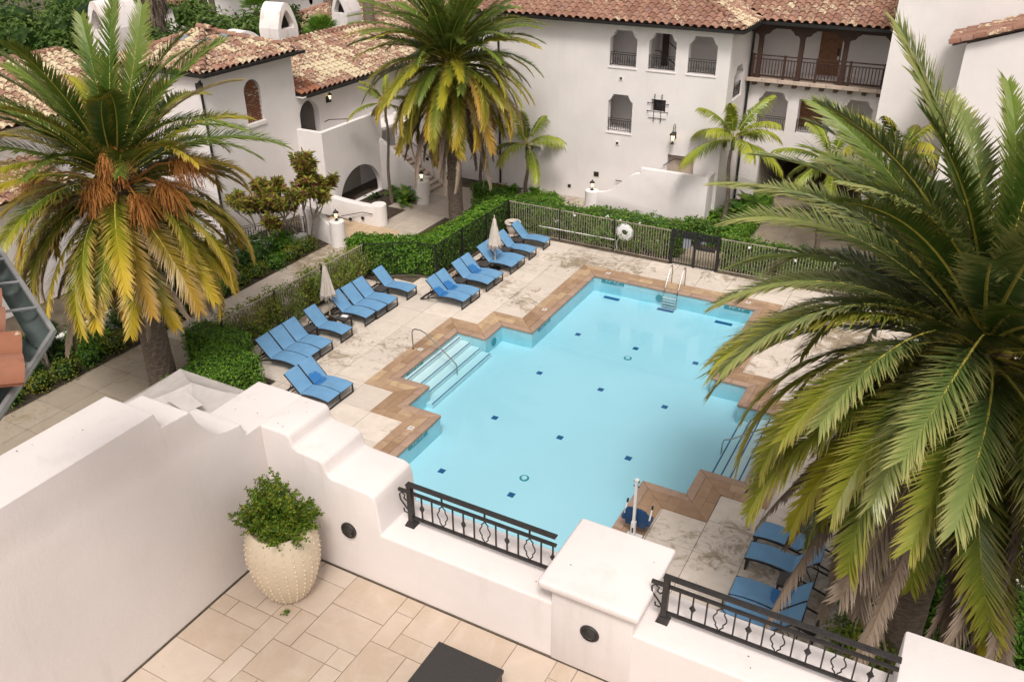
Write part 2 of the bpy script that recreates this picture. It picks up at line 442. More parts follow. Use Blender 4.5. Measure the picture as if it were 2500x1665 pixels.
class MB:
    """mesh builder"""
    def __init__(s):
        s.v = []; s.f = []; s.m = []; s.uv = None
    def add(s, vs, fs, mi=0):
        b = len(s.v)
        s.v.extend([tuple(x) for x in vs])
        for f in fs:
            s.f.append(tuple(b + i for i in f)); s.m.append(mi)
        return s
    def box(s, x0, x1, y0, y1, z0, z1, mi=0, top=True, bottom=True):
        vs = [(x0, y0, z0), (x1, y0, z0), (x1, y1, z0), (x0, y1, z0), (x0, y0, z1), (x1, y0, z1), (x1, y1, z1), (x0, y1, z1)]
        fs = [(0, 1, 5, 4), (1, 2, 6, 5), (2, 3, 7, 6), (3, 0, 4, 7)]
        if top: fs.append((4, 5, 6, 7))
        if bottom: fs.append((3, 2, 1, 0))
        return s.add(vs, fs, mi)
    def bar(s, a, b, w, h=None, mi=0, up=(0, 0, 1)):
        """square bar from a to b"""
        a, b = Vector(a), Vector(b); h = h or w
        d = (b - a).normalized(); u = Vector(up)
        if abs(d.dot(u)) > 0.98: u = Vector((0, 1, 0))
        sx = d.cross(u).normalized(); sy = sx.cross(d).normalized()
        vs = []
        for p in (a, b):
            for i, j in ((-1, -1), (1, -1), (1, 1), (-1, 1)):
                vs.append(p + sx * (i * w / 2) + sy * (j * h / 2))
        return s.add(vs, [(0, 1, 5, 4), (1, 2, 6, 5), (2, 3, 7, 6), (3, 0, 4, 7), (4, 5, 6, 7), (3, 2, 1, 0)], mi)
    def tube(s, pts, r, seg=8, mi=0, cap=True):
        pts = [Vector(p) for p in pts]
        rr = r if isinstance(r, (list, tuple)) else [r] * len(pts)
        b = len(s.v); ref = None
        for i, p in enumerate(pts):
            d = (pts[min(i + 1, len(pts) - 1)] - pts[max(i - 1, 0)])
            d = d.normalized() if d.length > 1e-9 else Vector((0, 0, 1))
            if ref is None:
                ref = Vector((0, 0, 1)) if abs(d.z) < 0.9 else Vector((1, 0, 0))
            x = d.cross(ref).normalized(); y = x.cross(d).normalized(); ref = y
            for k in range(seg):
                a = 2 * PI * k / seg
                s.v.append(tuple(p + x * (rr[i] * math.cos(a)) + y * (rr[i] * math.sin(a))))
        for i in range(len(pts) - 1):
            for k in range(seg):
                k2 = (k + 1) % seg
                s.f.append((b + i * seg + k, b + i * seg + k2, b + (i + 1) * seg + k2, b + (i + 1) * seg + k)); s.m.append(mi)
        if cap:
            s.f.append(tuple(b + k for k in reversed(range(seg)))); s.m.append(mi)
            e = b + (len(pts) - 1) * seg
            s.f.append(tuple(e + k for k in range(seg))); s.m.append(mi)
        return s
    def lathe(s, prof, seg=24, c=(0, 0, 0), mi=0):
        b = len(s.v)
        for r, z in prof:
            for k in range(seg):
                a = 2 * PI * k / seg
                s.v.append((c[0] + r * math.cos(a), c[1] + r * math.sin(a), c[2] + z))
        n = len(prof)
        for i in range(n - 1):
            for k in range(seg):
                k2 = (k + 1) % seg
                s.f.append((b + i * seg + k, b + i * seg + k2, b + (i + 1) * seg + k2, b + (i + 1) * seg + k)); s.m.append(mi)
        if prof[0][0] > 1e-6: s.f.append(tuple(b + k for k in reversed(range(seg)))); s.m.append(mi)
        if prof[-1][0] > 1e-6: s.f.append(tuple(b + (n - 1) * seg + k for k in range(seg))); s.m.append(mi)
        return s
    def prism(s, poly, z0, z1, mi=0):
        """vertical prism over a ccw xy polygon"""
        n = len(poly)
        vs = [(x, y, z0) for x, y in poly] + [(x, y, z1) for x, y in poly]
        fs = [tuple(range(n, 2 * n)), tuple(reversed(range(n)))]
        for i in range(n):
            j = (i + 1) % n; fs.append((i, j, n + j, n + i))
        return s.add(vs, fs, mi)
    def slabx(s, poly, x0, x1, mi=0):
        """prism along x over a ccw (y,z) polygon"""
        n = len(poly)
        vs = [(x0, y, z) for y, z in poly] + [(x1, y, z) for y, z in poly]
        fs = [tuple(range(n, 2 * n)), tuple(reversed(range(n)))]
        for i in range(n):
            j = (i + 1) % n; fs.append((i, j, n + j, n + i))
        return s.add(vs, fs, mi)
    def slaby(s, poly, y0, y1, mi=0):
        """prism along y over a ccw (x,z) polygon"""
        n = len(poly)
        vs = [(x, y0, z) for x, z in poly] + [(x, y1, z) for x, z in poly]
        fs = [tuple(reversed(range(n, 2 * n))), tuple(range(n))]
        for i in range(n):
            j = (i + 1) % n; fs.append((j, i, n + i, n + j))
        return s.add(vs, fs, mi)
    def ico(s, c, r, sub=1, mi=0, sq=(1, 1, 1)):
        bm = bmesh.new(); bmesh.ops.create_icosphere(bm, subdivisions=sub, radius=r)
        bm.verts.ensure_lookup_table()
        s.add([(c[0] + v.co.x * sq[0], c[1] + v.co.y * sq[1], c[2] + v.co.z * sq[2]) for v in bm.verts], [[v.index for v in f.verts] for f in bm.faces], mi)
        bm.free(); return s
    def mesh(s, name, mats, smooth=False, bevel=0.0, seg=2, angle=35, recalc=False):
        me = bpy.data.meshes.new(name)
        me.from_pydata(s.v, [], s.f)
        if not isinstance(mats, (list, tuple)): mats = [mats]
        for k in mats: me.materials.append(MATS[k] if isinstance(k, str) else k)
        if len(mats) > 1: me.polygons.foreach_set('material_index', s.m)
        if s.uv is not None:
            ul = me.uv_layers.new(name='UVMap')
            flat = []
            for p in me.polygons:
                for vi in p.vertices: flat.extend(s.uv[vi])
            ul.data.foreach_set('uv', flat)
        if bevel or recalc:
            bm = bmesh.new(); bm.from_mesh(me)
            if recalc: bmesh.ops.recalc_face_normals(bm, faces=bm.faces)
            if bevel:
                bmesh.ops.remove_doubles(bm, verts=bm.verts, dist=1e-4)
                ed = [e for e in bm.edges if len(e.link_faces) == 2 and e.calc_face_angle(0) > R(22)]
                bmesh.ops.bevel(bm, geom=ed, offset=bevel, segments=seg, affect='EDGES', profile=0.5, clamp_overlap=True)
            bm.to_mesh(me); bm.free()
        if smooth:
            me.polygons.foreach_set('use_smooth', [True] * len(me.polygons))
            me.set_sharp_from_angle(angle=R(angle))
        me.update()
        return me
    def build(s, name, mats, parent=None, loc=None, world=True, **kw):
        o = bpy.data.objects.new(name, s.mesh(name, mats, **kw))
        COL.objects.link(o)
        if loc is not None: o.location = loc
        if parent is not None:
            if world: adopt(o, parent)
            else: o.parent = parent
        return o

def inst(name, me, loc, rot=(0, 0, 0), scale=(1, 1, 1), parent=None, mat=None):
    o = bpy.data.objects.new(name, me)
    COL.objects.link(o)
    o.location = loc; o.rotation_euler = rot; o.scale = scale
    if mat is not None:
        o.material_slots[0].link = 'OBJECT'; o.material_slots[0].material = MATS[mat]
    if parent is not None: adopt(o, parent)
    return o

def struct(name, mb, mats, parent=None, **kw):
    o = mb.build(name, mats, parent, **kw)
    if parent is None: o['kind'] = 'structure'
    return o

def in_poly(x, y, poly):
    r = False; j = len(poly) - 1
    for i in range(len(poly)):
        xi, yi = poly[i]; xj, yj = poly[j]
        if (yi > y) != (yj > y) and x < (xj - xi) * (y - yi) / (yj - yi) + xi: r = not r
        j = i
    return r

# ------------------------------------------------------------------ foliage helpers
def rvec(rng):
    while True:
        v = Vector((rng.uniform(-1, 1), rng.uniform(-1, 1), rng.uniform(-1, 1)))
        if 0.05 < v.length < 1: return v.normalized()

def leaf(mb, p, n, size, rng, aspect=0.55, mi=0, axis=None):
    """one small four-sided leaf blade at p facing n"""
    a = axis if axis is not None else rvec(rng)
    t = a - n * a.dot(n)
    if t.length < 1e-3: t = n.orthogonal()
    t.normalize(); b = n.cross(t)
    L = size * rng.uniform(0.7, 1.3); W = L * aspect
    mb.add([p, p + t * (L * 0.45) + b * (W * 0.5) + n * (0.08 * L), p + t * L, p + t * (L * 0.45) - b * (W * 0.5) + n * (0.08 * L)], [(0, 1, 2, 3)], mi)

def leaf_box(mb, rng, x0, x1, y0, y1, z0, z1, dens, size, jit=0.05, sides='xXyYT', bumpy=0.06, mi=0, rot=0.0, c=(0, 0)):
    """leaves over the faces of a clipped hedge block"""
    faces = {'T': ((x0, x1), (y0, y1)), 'x': ((y0, y1), (z0, z1)), 'X': ((y0, y1), (z0, z1)), 'y': ((x0, x1), (z0, z1)), 'Y': ((x0, x1), (z0, z1))}
    cr, sr = math.cos(rot), math.sin(rot)
    for k in sides:
        (a0, a1), (b0, b1) = faces[k]
        n = int((a1 - a0) * (b1 - b0) * dens)
        for _ in range(n):
            a, b = rng.uniform(a0, a1), rng.uniform(b0, b1)
            if k == 'T': p = Vector((a, b, z1)); nn = Vector((0, 0, 1))
            elif k == 'x': p = Vector((x0, a, b)); nn = Vector((-1, 0, 0))
            elif k == 'X': p = Vector((x1, a, b)); nn = Vector((1, 0, 0))
            elif k == 'y': p = Vector((a, y0, b)); nn = Vector((0, -1, 0))
            else: p = Vector((a, y1, b)); nn = Vector((0, 1, 0))
            p = p + nn * (rng.uniform(-jit, jit) + bumpy * (noise.noise(p * 2.3)) + 0.6 * bumpy * noise.noise(p * 6.1))
            # soften the edges of the block
            d = (nn + rvec(rng) * 0.75 + Vector((0, 0, 0.35))).normalized()
            if rot:
                q = Vector((c[0] + (p.x) * cr - (p.y) * sr, c[1] + p.x * sr + p.y * cr, p.z))
                dd = Vector((d.x * cr - d.y * sr, d.x * sr + d.y * cr, d.z))
                leaf(mb, q, dd, size, rng, mi=mi)
            else: leaf(mb, p, d, size, rng, mi=mi)

def hedge(name, label, blocks, size=0.085, dens=330, mat='hedge_leaf', group=None, seed=1, cat='hedge', z0=0.0, sides='xXyYT', bumpy=0.06):
    """clipped hedge: leaf shell over a twiggy core; blocks = (x0,x1,y0,y1,height)"""
    rng = random.Random(seed); mb = MB()
    for (x0, x1, y0, y1, h) in blocks:
        mb.box(x0 + 0.07, x1 - 0.07, y0 + 0.07, y1 - 0.07, z0, h - 0.07, 1)
        leaf_box(mb, rng, x0, x1, y0, y1, z0 + 0.03, h, dens, size, sides=sides, bumpy=bumpy)
    o = mb.build(name, [mat, 'dark_leaf'])
    return tag(o, label, cat, group)

def hedge_path(name, label, pts, w, h, size=0.085, dens=330, mat='hedge_leaf', seed=1, group=None, bumpy=0.06, cat='hedge'):
    """clipped hedge along a polyline"""
    rng = random.Random(seed); mb = MB()
    for a, b in zip(pts, pts[1:]):
        a, b = Vector(a), Vector(b); d = b - a; L = d.length; rz = math.atan2(d.y, d.x)
        c = (a + b) / 2; cr, sr = math.cos(rz), math.sin(rz)
        x0, x1, y0, y1 = -L / 2 - w * 0.35, L / 2 + w * 0.35, -w / 2, w / 2
        vs = []
        for zz in (0.0, h - 0.07):
            for x, y in ((x0 + .07, y0 + .07), (x1 - .07, y0 + .07), (x1 - .07, y1 - .07), (x0 + .07, y1 - .07)):
                vs.append((c.x + x * cr - y * sr, c.y + x * sr + y * cr, zz))
        mb.add(vs, [(0, 1, 5, 4), (1, 2, 6, 5), (2, 3, 7, 6), (3, 0, 4, 7), (4, 5, 6, 7)], 1)
        leaf_box(mb, rng, x0, x1, y0, y1, 0.03, h, dens, size, rot=rz, c=(c.x, c.y), bumpy=bumpy)
    o = mb.build(name, [mat, 'dark_leaf'])
    return tag(o, label, cat, group)

def bush_mb(mb, rng, c, r, n, size, mi=0, lump=0.35, aspect=0.55, shell=0.55):
    c = Vector(c); r = Vector(r); off = Vector((rng.uniform(0, 50), rng.uniform(0, 50), rng.uniform(0, 50)))
    for _ in range(n):
        d = rvec(rng)
        if d.z < -0.55: d.z = -d.z
        k = rng.uniform(shell, 1.0) ** 0.5 * (1 + lump * noise.noise(d * 2.2 + off) + 0.5 * lump * noise.noise(d * 5.5 + off))
        p = c + Vector((d.x * r.x * k, d.y * r.y * k, d.z * r.z * k))
        if p.z < 0.02: p.z = 0.02
        leaf(mb, p, (d + rvec(rng) * 0.8 + Vector((0, 0, 0.4))).normalized(), size, rng, aspect, mi)

def bush(name, label, c, r, n, size, mat, seed=1, cat='shrub', group=None, lump=0.35, core=True, aspect=0.55):
    rng = random.Random(seed); mb = MB()
    bush_mb(mb, rng, c, r, n, size, 0, lump, aspect)
    if core: mb.ico(c, 1.0, 2, 1, (r[0] * 0.62, r[1] * 0.62, r[2] * 0.62))
    o = mb.build(name, [mat, 'dark_leaf'])
    return tag(o, label, cat, group)

# ================================================================== SETTING
POOL = [(-12.79, 12.93), (-6.03, 12.93), (-6.03, 18.45), (-4.79, 18.45), (-4.79, 19.70), (-3.54, 19.70), (-3.54, 23.53), (-4.79, 23.53),
        (-4.79, 24.73), (-6.03, 24.73), (-6.03, 30.41), (-12.79, 30.41), (-12.79, 24.75), (-14.05, 24.75), (-14.05, 23.53), (-15.25, 23.53),
        (-15.25, 19.83), (-14.05, 19.83), (-14.05, 18.55), (-12.79, 18.55)]

# ground: one sheet to the horizon with the opening of the pool
mb = MB()
X = [-400, -15.6, -3.2, 400]; Y = [-200, 12.6, 30.75, 500]
for i in range(3):
    for j in range(3):
        if i == 1 and j == 1: continue
        mb.add([(X[i], Y[j], -0.03), (X[i + 1], Y[j], -0.03), (X[i + 1], Y[j + 1], -0.03), (X[i], Y[j + 1], -0.03)], [(0, 1, 2, 3)])
struct('ground', mb, 'ground_dirt')

# pool shell: walls and floor
FLOOR_Z = -0.68
mb = MB()
n = len(POOL)
mb.add([(x, y, FLOOR_Z) for x, y in POOL], [tuple(range(n))])
for i in range(n):
    a, b = POOL[i], POOL[(i + 1) % n]
    mb.add([(a[0], a[1], FLOOR_Z), (a[0], a[1], 0.0), (b[0], b[1], 0.0), (b[0], b[1], FLOOR_Z)], [(0, 1, 2, 3)], 1)
pool = struct('pool_basin', mb, ['plaster', 'pool_wall'])
# dark squares, lane ends and drains set in the floor
sq = MB().box(-0.095, 0.095, -0.095, 0.095, 0, 0.012).mesh('floor_tile', 'tile_blue')
for x in (-11.745, -9.40, -7.11):
    for y in (26.56, 23.33, 20.14, 16.96):
        if (x, y) == (-7.11, 16.96): continue
        inst('floor_tile', sq, (x, y, FLOOR_Z), parent=pool)
dash = MB().box(-0.34, 0.34, -0.10, 0.10, 0, 0.012).mesh('lane_mark', 'tile_blue')
for x in (-11.83, -9.50, -7.12): inst('lane_mark', dash, (x, 30.05, FLOOR_Z), parent=pool)
for (x, y) in ((-9.39, 25.76), (-9.43, 17.81)):
    MB().lathe([(0.0, 0.02), (0.085, 0.02), (0.09, 0.0)], 20).build('drain_cover', 'plaster', pool, loc=(x, y, FLOOR_Z + 0.01))
    MB().lathe([(0.10, 0.0), (0.10, 0.012), (0.145, 0.012), (0.145, 0.0)], 20).build('drain_ring', 'tile_teal', pool, loc=(x, y, FLOOR_Z))
for (x, y, rz) in ((-14.02, 24.1, PI / 2), (-13.0, 18.58, PI), (-9.9, 30.38, 0)):
    o = MB().lathe([(0.0, 0.025), (0.09, 0.02), (0.15, 0.015), (0.16, 0.0)], 20).build('pool_light', 'tile_teal', None, loc=(x, y, -0.38))
    o.rotation_euler = (PI / 2, 0, rz); adopt(o, pool)
# entry steps, each with a dark nosing line
for side in (0, 1):
    for k in range(4):
        zt = -0.17 - 0.12 * k
        if side == 0:
            x0, x1 = -15.24, -15.12 + 0.43 * (k) + 0.06
            if k == 3: x1 = -13.80
            y0, y1 = 19.84, 23.52
            if k == 3: y0 = 19.62
        else:
            x0, x1 = -4.66 + 0.0 + (0.29 * (3 - k)), -3.55
            x0 = -3.80 - 0.29 * k
            y0, y1 = 19.71, 23.52
        o = MB().box(x0, x1, y0 + 0.004 * k, y1 - 0.004 * k, FLOOR_Z + 0.002, zt).build('pool_step', 'plaster_step', pool)
        xl = x1 - 0.05 if side == 0 else x0 + 0.05
        w = 0.022
        MB().box(xl - w, xl + w, y0 + 0.03, y1 - 0.03, zt, zt + 0.006).build('step_nosing', 'tile_blue', o)
# depth markers on the waterline tile, with their numbers
def text_mesh(body, size, mat, extrude=0.0, align='CENTER'):
    cu = bpy.data.curves.new('lettering', 'FONT'); cu.body = body; cu.size = size; cu.extrude = extrude
    cu.align_x = align; cu.align_y = 'CENTER'
    tmp = bpy.data.objects.new('lettering', cu)
    COL.objects.link(tmp)
    dg = bpy.context.evaluated_depsgraph_get(); dg.update()
    me = bpy.data.meshes.new_from_object(tmp.evaluated_get(dg))
    bpy.data.objects.remove(tmp); bpy.data.curves.remove(cu)
    me.materials.clear(); me.materials.append(MATS[mat])
    return me
txt46 = text_mesh('4\'-6"  4\'-6"', 0.15, 'glyph_white')
for (x, y, rz) in ((-11.95, 30.40, 0.0), (-6.75, 30.40, 0.0), (-12.78, 25.75, PI / 2), (-12.78, 17.3, PI / 2), (-15.24, 20.75, PI / 2)):
    o = MB().box(-0.5, 0.5, -0.012, 0.0, -0.2, -0.03).build('depth_marker', 'tile_teal', None, loc=(x, y, 0)); o.rotation_euler = (0, 0, rz); adopt(o, pool)
    L = inst('depth_lettering', txt46, (x + 0.0155 * math.sin(rz), y - 0.0155 * math.cos(rz), -0.115), (PI / 2, 0, rz)); adopt(L, o)
# water body
mb = MB()
offset_w = [(x, y) for x, y in POOL]
def _ow(i):
    a, b = Vector(POOL[i]), Vector(POOL[(i + 1) % n]); d = (b - a).normalized()
    return Vector((d.y, -d.x))
offset_w = [tuple(Vector(POOL[i]) + _ow(i - 1) * 0.012 + _ow(i) * 0.012) for i in range(n)]
mb.prism(offset_w, FLOOR_Z - 0.012, -0.06)
tag(mb.build('water', 'water'), kind='structure')

# coping: mitred edge stones and two rows of field stones
def outward(i):
    a, b = Vector(POOL[i]), Vector(POOL[(i + 1) % n]); d = (b - a).normalized()
    return Vector((d.y, -d.x))
def convex(i):
    p, c, q = Vector(POOL[i - 1]), Vector(POOL[i]), Vector(POOL[(i + 1) % n])
    return (c - p).x * (q - c).y - (c - p).y * (q - c).x > 0
copo = struct('coping', MB().add([(-15.9, 19.2, -0.3), (-15.8, 19.2, -0.3), (-15.8, 19.3, -0.3)], [(0, 1, 2)]), 'mortar')
mbm = MB()
rng = random.Random(5)
for i in range(n):
    a, b = Vector(POOL[i]), Vector(POOL[(i + 1) % n]); d = (b - a).normalized(); L = (b - a).length; o_ = outward(i)
    k0 = 1 if convex(i) else -1; k1 = 1 if convex((i + 1) % n) else -1
    def P(s_, off): return a + d * s_ + o_ * off
    # mortar bed
    q = [P(-(-0.0) * k0, -0.0), P(L, 0.0), P(L + 0.81 * k1, 0.81), P(-0.81 * k0, 0.81)]
    mbm.add([(v.x, v.y, 0.012) for v in q] + [(v.x, v.y, -0.3) for v in q], [(3, 2, 1, 0), (2, 3, 7, 6)])
    for (o0, o1, step, mat, top) in ((-0.03, 0.235, 0.95, 'coping_edge', 0.036), (0.242, 0.53, 0.52, 'coping', 0.03), (0.537, 0.82, 0.60, 'coping', 0.03)):
        s0a, s0b = -o0 * k0, -o1 * k0
        s1a, s1b = L + o0 * k1, L + o1 * k1
        lo, hi = max(s0a, s0b), min(s1a, s1b)
        cuts = []
        s_ = lo + step * rng.uniform(0.35, 1.0)
        while s_ < hi - step * 0.3:
            cuts.append(s_); s_ += step * rng.uniform(0.75, 1.2)
        ends = [(s0a, s0b)] + [(c, c) for c in cuts] + [(s1a, s1b)]
        for (ea, eb), (fa, fb) in zip(ends, ends[1:]):
            gp = 0.005
            q = [P(ea + gp, o0), P(fa - gp, o0), P(fb - gp, o1), P(eb + gp, o1)]
            cx = sum(v.x for v in q) / 4; cy = sum(v.y for v in q) / 4
            t_ = top + rng.uniform(-0.003, 0.003)
            m2 = MB(); m2.prism([(v.x - cx, v.y - cy) for v in reversed(q)], -0.06 - top, 0.0)
            if mat == 'coping_edge':
                o = m2.build('coping_stone', mat, copo, loc=(cx, cy, t_), bevel=0.02, seg=2, smooth=True)
            else:
                o = m2.build('coping_stone', mat, copo, loc=(cx, cy, t_))
o = mbm.build('mortar_bed', 'mortar', copo)
# the small markers let into the coping: a white no-diving tile and a framed depth stone
for (x, y, rz) in ((-12.35, 30.85, 0.0), (-6.45, 30.85, 0.0), (-13.2, 26.6, PI / 2), (-15.68, 21.75, PI / 2), (-13.2, 17.55, PI / 2)):
    o = MB().box(-0.085, 0.085, -0.085, 0.085, 0.0, 0.006).build('marker_tile', 'white_paint', None, loc=(x, y, 0.034)); o.rotation_euler = (0, 0, rz); adopt(o, copo)
    m2 = MB(); m2.tube([(0.05 * math.cos(t_), 0.05 * math.sin(t_), 0.009) for t_ in [i * PI / 8 for i in range(17)]], 0.008, 4)
    m2.bar((-0.035, 0.035, 0.009), (0.035, -0.035, 0.009), 0.012, 0.006)
    m3 = m2.build('marker_symbol', 'glyph_dark', None, loc=(x, y, 0.034)); adopt(m3, o)
    dx, dy = (0.42 * math.cos(rz), 0.42 * math.sin(rz)) if rz == 0 else (0, -0.42)
    f = MB()
    for (x0, x1, y0, y1) in ((-0.22, 0.22, -0.14, -0.10), (-0.22, 0.22, 0.10, 0.14), (-0.22, -0.18, -0.10, 0.10), (0.18, 0.22, -0.10, 0.10)): f.box(x0, x1, y0, y1, 0, 0.008)
    o = f.build('marker_frame', 'coping_edge', None, loc=(x + dx, y + dy, 0.034)); o.rotation_euler = (0, 0, rz); adopt(o, copo)

# ---- paving: slabs cut round the pool, every slab a piece of its own
OUT = 0.45
def offset_poly(off):
    r = []
    for i in range(n):
        o0, o1 = outward(i - 1), outward(i)
        p = Vector(POOL[i]) + o0 * off + o1 * off
        r.append((p.x, p.y))
    return r
POFF = offset_poly(OUT)
def paving(name, xs, ys, region, mat, hole=None, z=0.0, thick=0.06, gap=0.007, seed=3, bed='mortar'):
    rng = random.Random(seed)
    base = MB()
    bedz = z - 0.012
    cellsets = []
    for x0, x1 in zip(xs, xs[1:]):
        for y0, y1 in zip(ys, ys[1:]):
            cx = sorted({x0 + gap, x1 - gap} | ({p[0] for p in hole if x0 + gap < p[0] < x1 - gap} if hole else set()) | {p[0] for p in region if x0 + gap < p[0] < x1 - gap})
            cy = sorted({y0 + gap, y1 - gap} | ({p[1] for p in hole if y0 + gap < p[1] < y1 - gap} if hole else set()) | {p[1] for p in region if y0 + gap < p[1] < y1 - gap})
            rects = []
            for a0, a1 in zip(cx, cx[1:]):
                for b0, b1 in zip(cy, cy[1:]):
                    mx, my = (a0 + a1) / 2, (b0 + b1) / 2
                    if not in_poly(mx, my, region): continue
                    if hole and in_poly(mx, my, hole): continue
                    rects.append((a0, a1, b0, b1))
            if rects: cellsets.append(((x0 + x1) / 2, (y0 + y1) / 2, rects))
    for _, _, rects in cellsets:
        for (a0, a1, b0, b1) in rects:
            base.add([(a0 - gap, b0 - gap, bedz), (a1 + gap, b0 - gap, bedz), (a1 + gap, b1 + gap, bedz), (a0 - gap, b1 + gap, bedz)], [(0, 1, 2, 3)])
    bo = struct(name, base, bed)
    for cx, cy, rects in cellsets:
        m2 = MB()
        for (a0, a1, b0, b1) in rects: m2.box(a0 - cx, a1 - cx, b0 - cy, b1 - cy, -thick, 0, bottom=False)
        m2.build('paving_slab', mat, bo, loc=(cx, cy, z + rng.uniform(-0.002, 0.002)))
    return bo
DX = [-17.27 + 1.21 * k for k in range(-4, 18)]
DY = [17.75 + 1.3 * k for k in range(-4, 13)]
DECK = [(-18.75, 12.4), (0.3, 12.4), (0.3, 17.75), (2.9, 17.75), (2.9, 33.2), (-18.25, 33.2), (-18.25, 27.0), (-19.1, 27.0), (-19.1, 26.3), (-20.0, 26.3), (-20.0, 25.7), (-21.1, 25.7), (-21.1, 17.75), (-18.75, 17.75)]
paving('pool_deck', DX, DY, DECK, 'deck', POFF)
WALK = [(-24.85, 18.26), (-22.2, 18.26), (-22.2, 26.6), (-22.0, 26.6), (-22.0, 33.3), (-21.6, 33.3), (-21.6, 37.6), (-25.4, 37.6), (-25.4, 33.3), (-24.3, 33.3), (-24.3, 31.2), (-24.85, 31.2)]
paving('walkway', [-25.4, -24.85, -23.55, -22.2, -21.6], [3.2 + 1.255 * k for k in range(12, 29)], WALK, 'walk', z=-0.004, seed=8)
paving('garden_path', [-24.85, -23.55, -22.2], [3.2 + 1.255 * k for k in range(0, 13)], [(-24.85, 3.2), (-22.2, 3.2), (-22.2, 18.25), (-24.85, 18.25)], 'walk_stained', z=-0.004, seed=14)
FW = [(-20.6, 37.3), (-16.4, 37.3), (-16.4, 38.9), (-20.6, 38.9)]
paving('facade_path', [-20.6, -19.4, -18.2, -17.2, -16.4], [37.3, 38.9], FW, 'walk', z=-0.004, seed=9)
RW = [(-10.55, 33.3), (6.0, 33.3), (6.0, 44.0), (-8.2, 44.0), (-8.2, 35.35), (-10.55, 35.35)]
paving('entry_drive', [-10.55, -9.4] + [-8.2 + 1.42 * k for k in range(11)], [33.3 + 1.34 * k for k in range(9)], RW, 'walk_dark', z=-0.004, seed=10)
# soil beds
beds = [[(-28.7, 3.0), (-24.95, 3.0), (-24.95, 29.0), (-28.7, 29.0)], [(-27.2, 31.4), (-25.45, 31.4), (-25.45, 35.4), (-27.2, 35.4)], [(-25.45, 31.4), (-24.35, 31.4), (-24.35, 33.2), (-25.45, 33.2)],
        [(-21.55, 33.35), (-17.0, 33.35), (-17.0, 37.25), (-21.55, 37.25)], [(-21.2, 37.3), (-24.0, 38.85), (-21.2, 38.85)], [(-17.0, 33.35), (-8.3, 33.35), (-8.3, 37.3), (-17.0, 37.3)],
        [(-22.1, 3.0), (-18.85, 3.0), (-18.85, 17.6), (-21.2, 17.6), (-21.2, 25.6), (-22.1, 25.6)], [(-21.9, 26.0), (-18.35, 27.1), (-18.35, 33.2), (-21.9, 33.2)],
        [(0.35, 3.0), (12.0, 3.0), (12.0, 17.7), (0.35, 17.7)], [(2.95, 17.7), (12.0, 17.7), (12.0, 33.2), (2.95, 33.2)], [(-10.4, 37.3), (-8.3, 37.3), (-8.3, 42.0), (-10.4, 42.0)]]
for k, b in enumerate(beds):
    mb = MB(); mb.add([(x, y, -0.012) for x, y in b], [tuple(range(len(b)))])
    struct('planting_bed', mb, 'soil', recalc=False)

# ================================================================== ROOF TILES
def tile_mesh(name, mat, pw=0.375, length=0.50, rise=0.10, segs=7):
    mb = MB()
    prof = []
    cw = pw * 0.70
    for k in range(segs + 1):
        a = PI * k / segs
        prof.append((-cw / 2 * math.cos(a), rise * math.sin(a)))
    pan = [(cw / 2 + (pw - cw) * f, -0.022 * math.sin(PI * f)) for f in (0.33, 0.67, 1.0)]
    prof += pan
    prof = [(x - (pw - cw) / 2, z) for x, z in prof]
    m_ = len(prof)
    th = 0.016
    vs = [(x, 0.0, z + 0.045) for x, z in prof] + [(x * 0.97, length, z * 0.92) for x, z in prof] + [(x * 0.93, 0.0, z + 0.045 - th) for x, z in prof] + [(x * 0.93, 0.10, z + 0.035 - th) for x, z in prof]
    fs = []
    for k in range(m_ - 1):
        fs.append((k, k + 1, m_ + k + 1, m_ + k))
        fs.append((2 * m_ + k, 2 * m_ + k + 1, k + 1, k))
        fs.append((3 * m_ + k, 3 * m_ + k + 1, 2 * m_ + k + 1, 2 * m_ + k))
    mb.add(vs, fs)
    return mb.mesh(name, mat, smooth=True, angle=50)
TILE = {k: tile_mesh('roof_tile', k) for k in ('tile_main', 'tile_lichen', 'tile_far', 'tile_near', 'tile_grey')}
TILE_HI = tile_mesh('roof_tile', 'tile_near', 0.2475, 0.352, 0.071, 14)
def ridge_mesh(mat, r=0.14, L=0.45):
    mb = MB(); vs = []; fs = []; s_ = 7
    for y, rr, dz in ((0, r, 0.035), (L, r * 0.86, 0.0)):
        for k in range(s_ + 1):
            a = PI * (-0.05 + 1.1 * k / s_); vs.append((-rr * math.cos(a), y, rr * math.sin(a) + dz))
    for k in range(s_ + 1):
        a = PI * (-0.05 + 1.1 * k / s_); vs.append((-(r - .02) * math.cos(a), 0, (r - .02) * math.sin(a) + 0.035))
    for k in range(s_):
        fs.append((k, k + 1, s_ + 2 + k, s_ + 1 + k)); fs.append((2 * s_ + 2 + k, 2 * s_ + 3 + k, k + 1, k))
    mb.add(vs, fs)
    return mb.mesh('ridge_tile', mat, smooth=True, angle=60)
RIDGE = {k: ridge_mesh(k) for k in ('tile_main', 'tile_lichen', 'tile_far')}

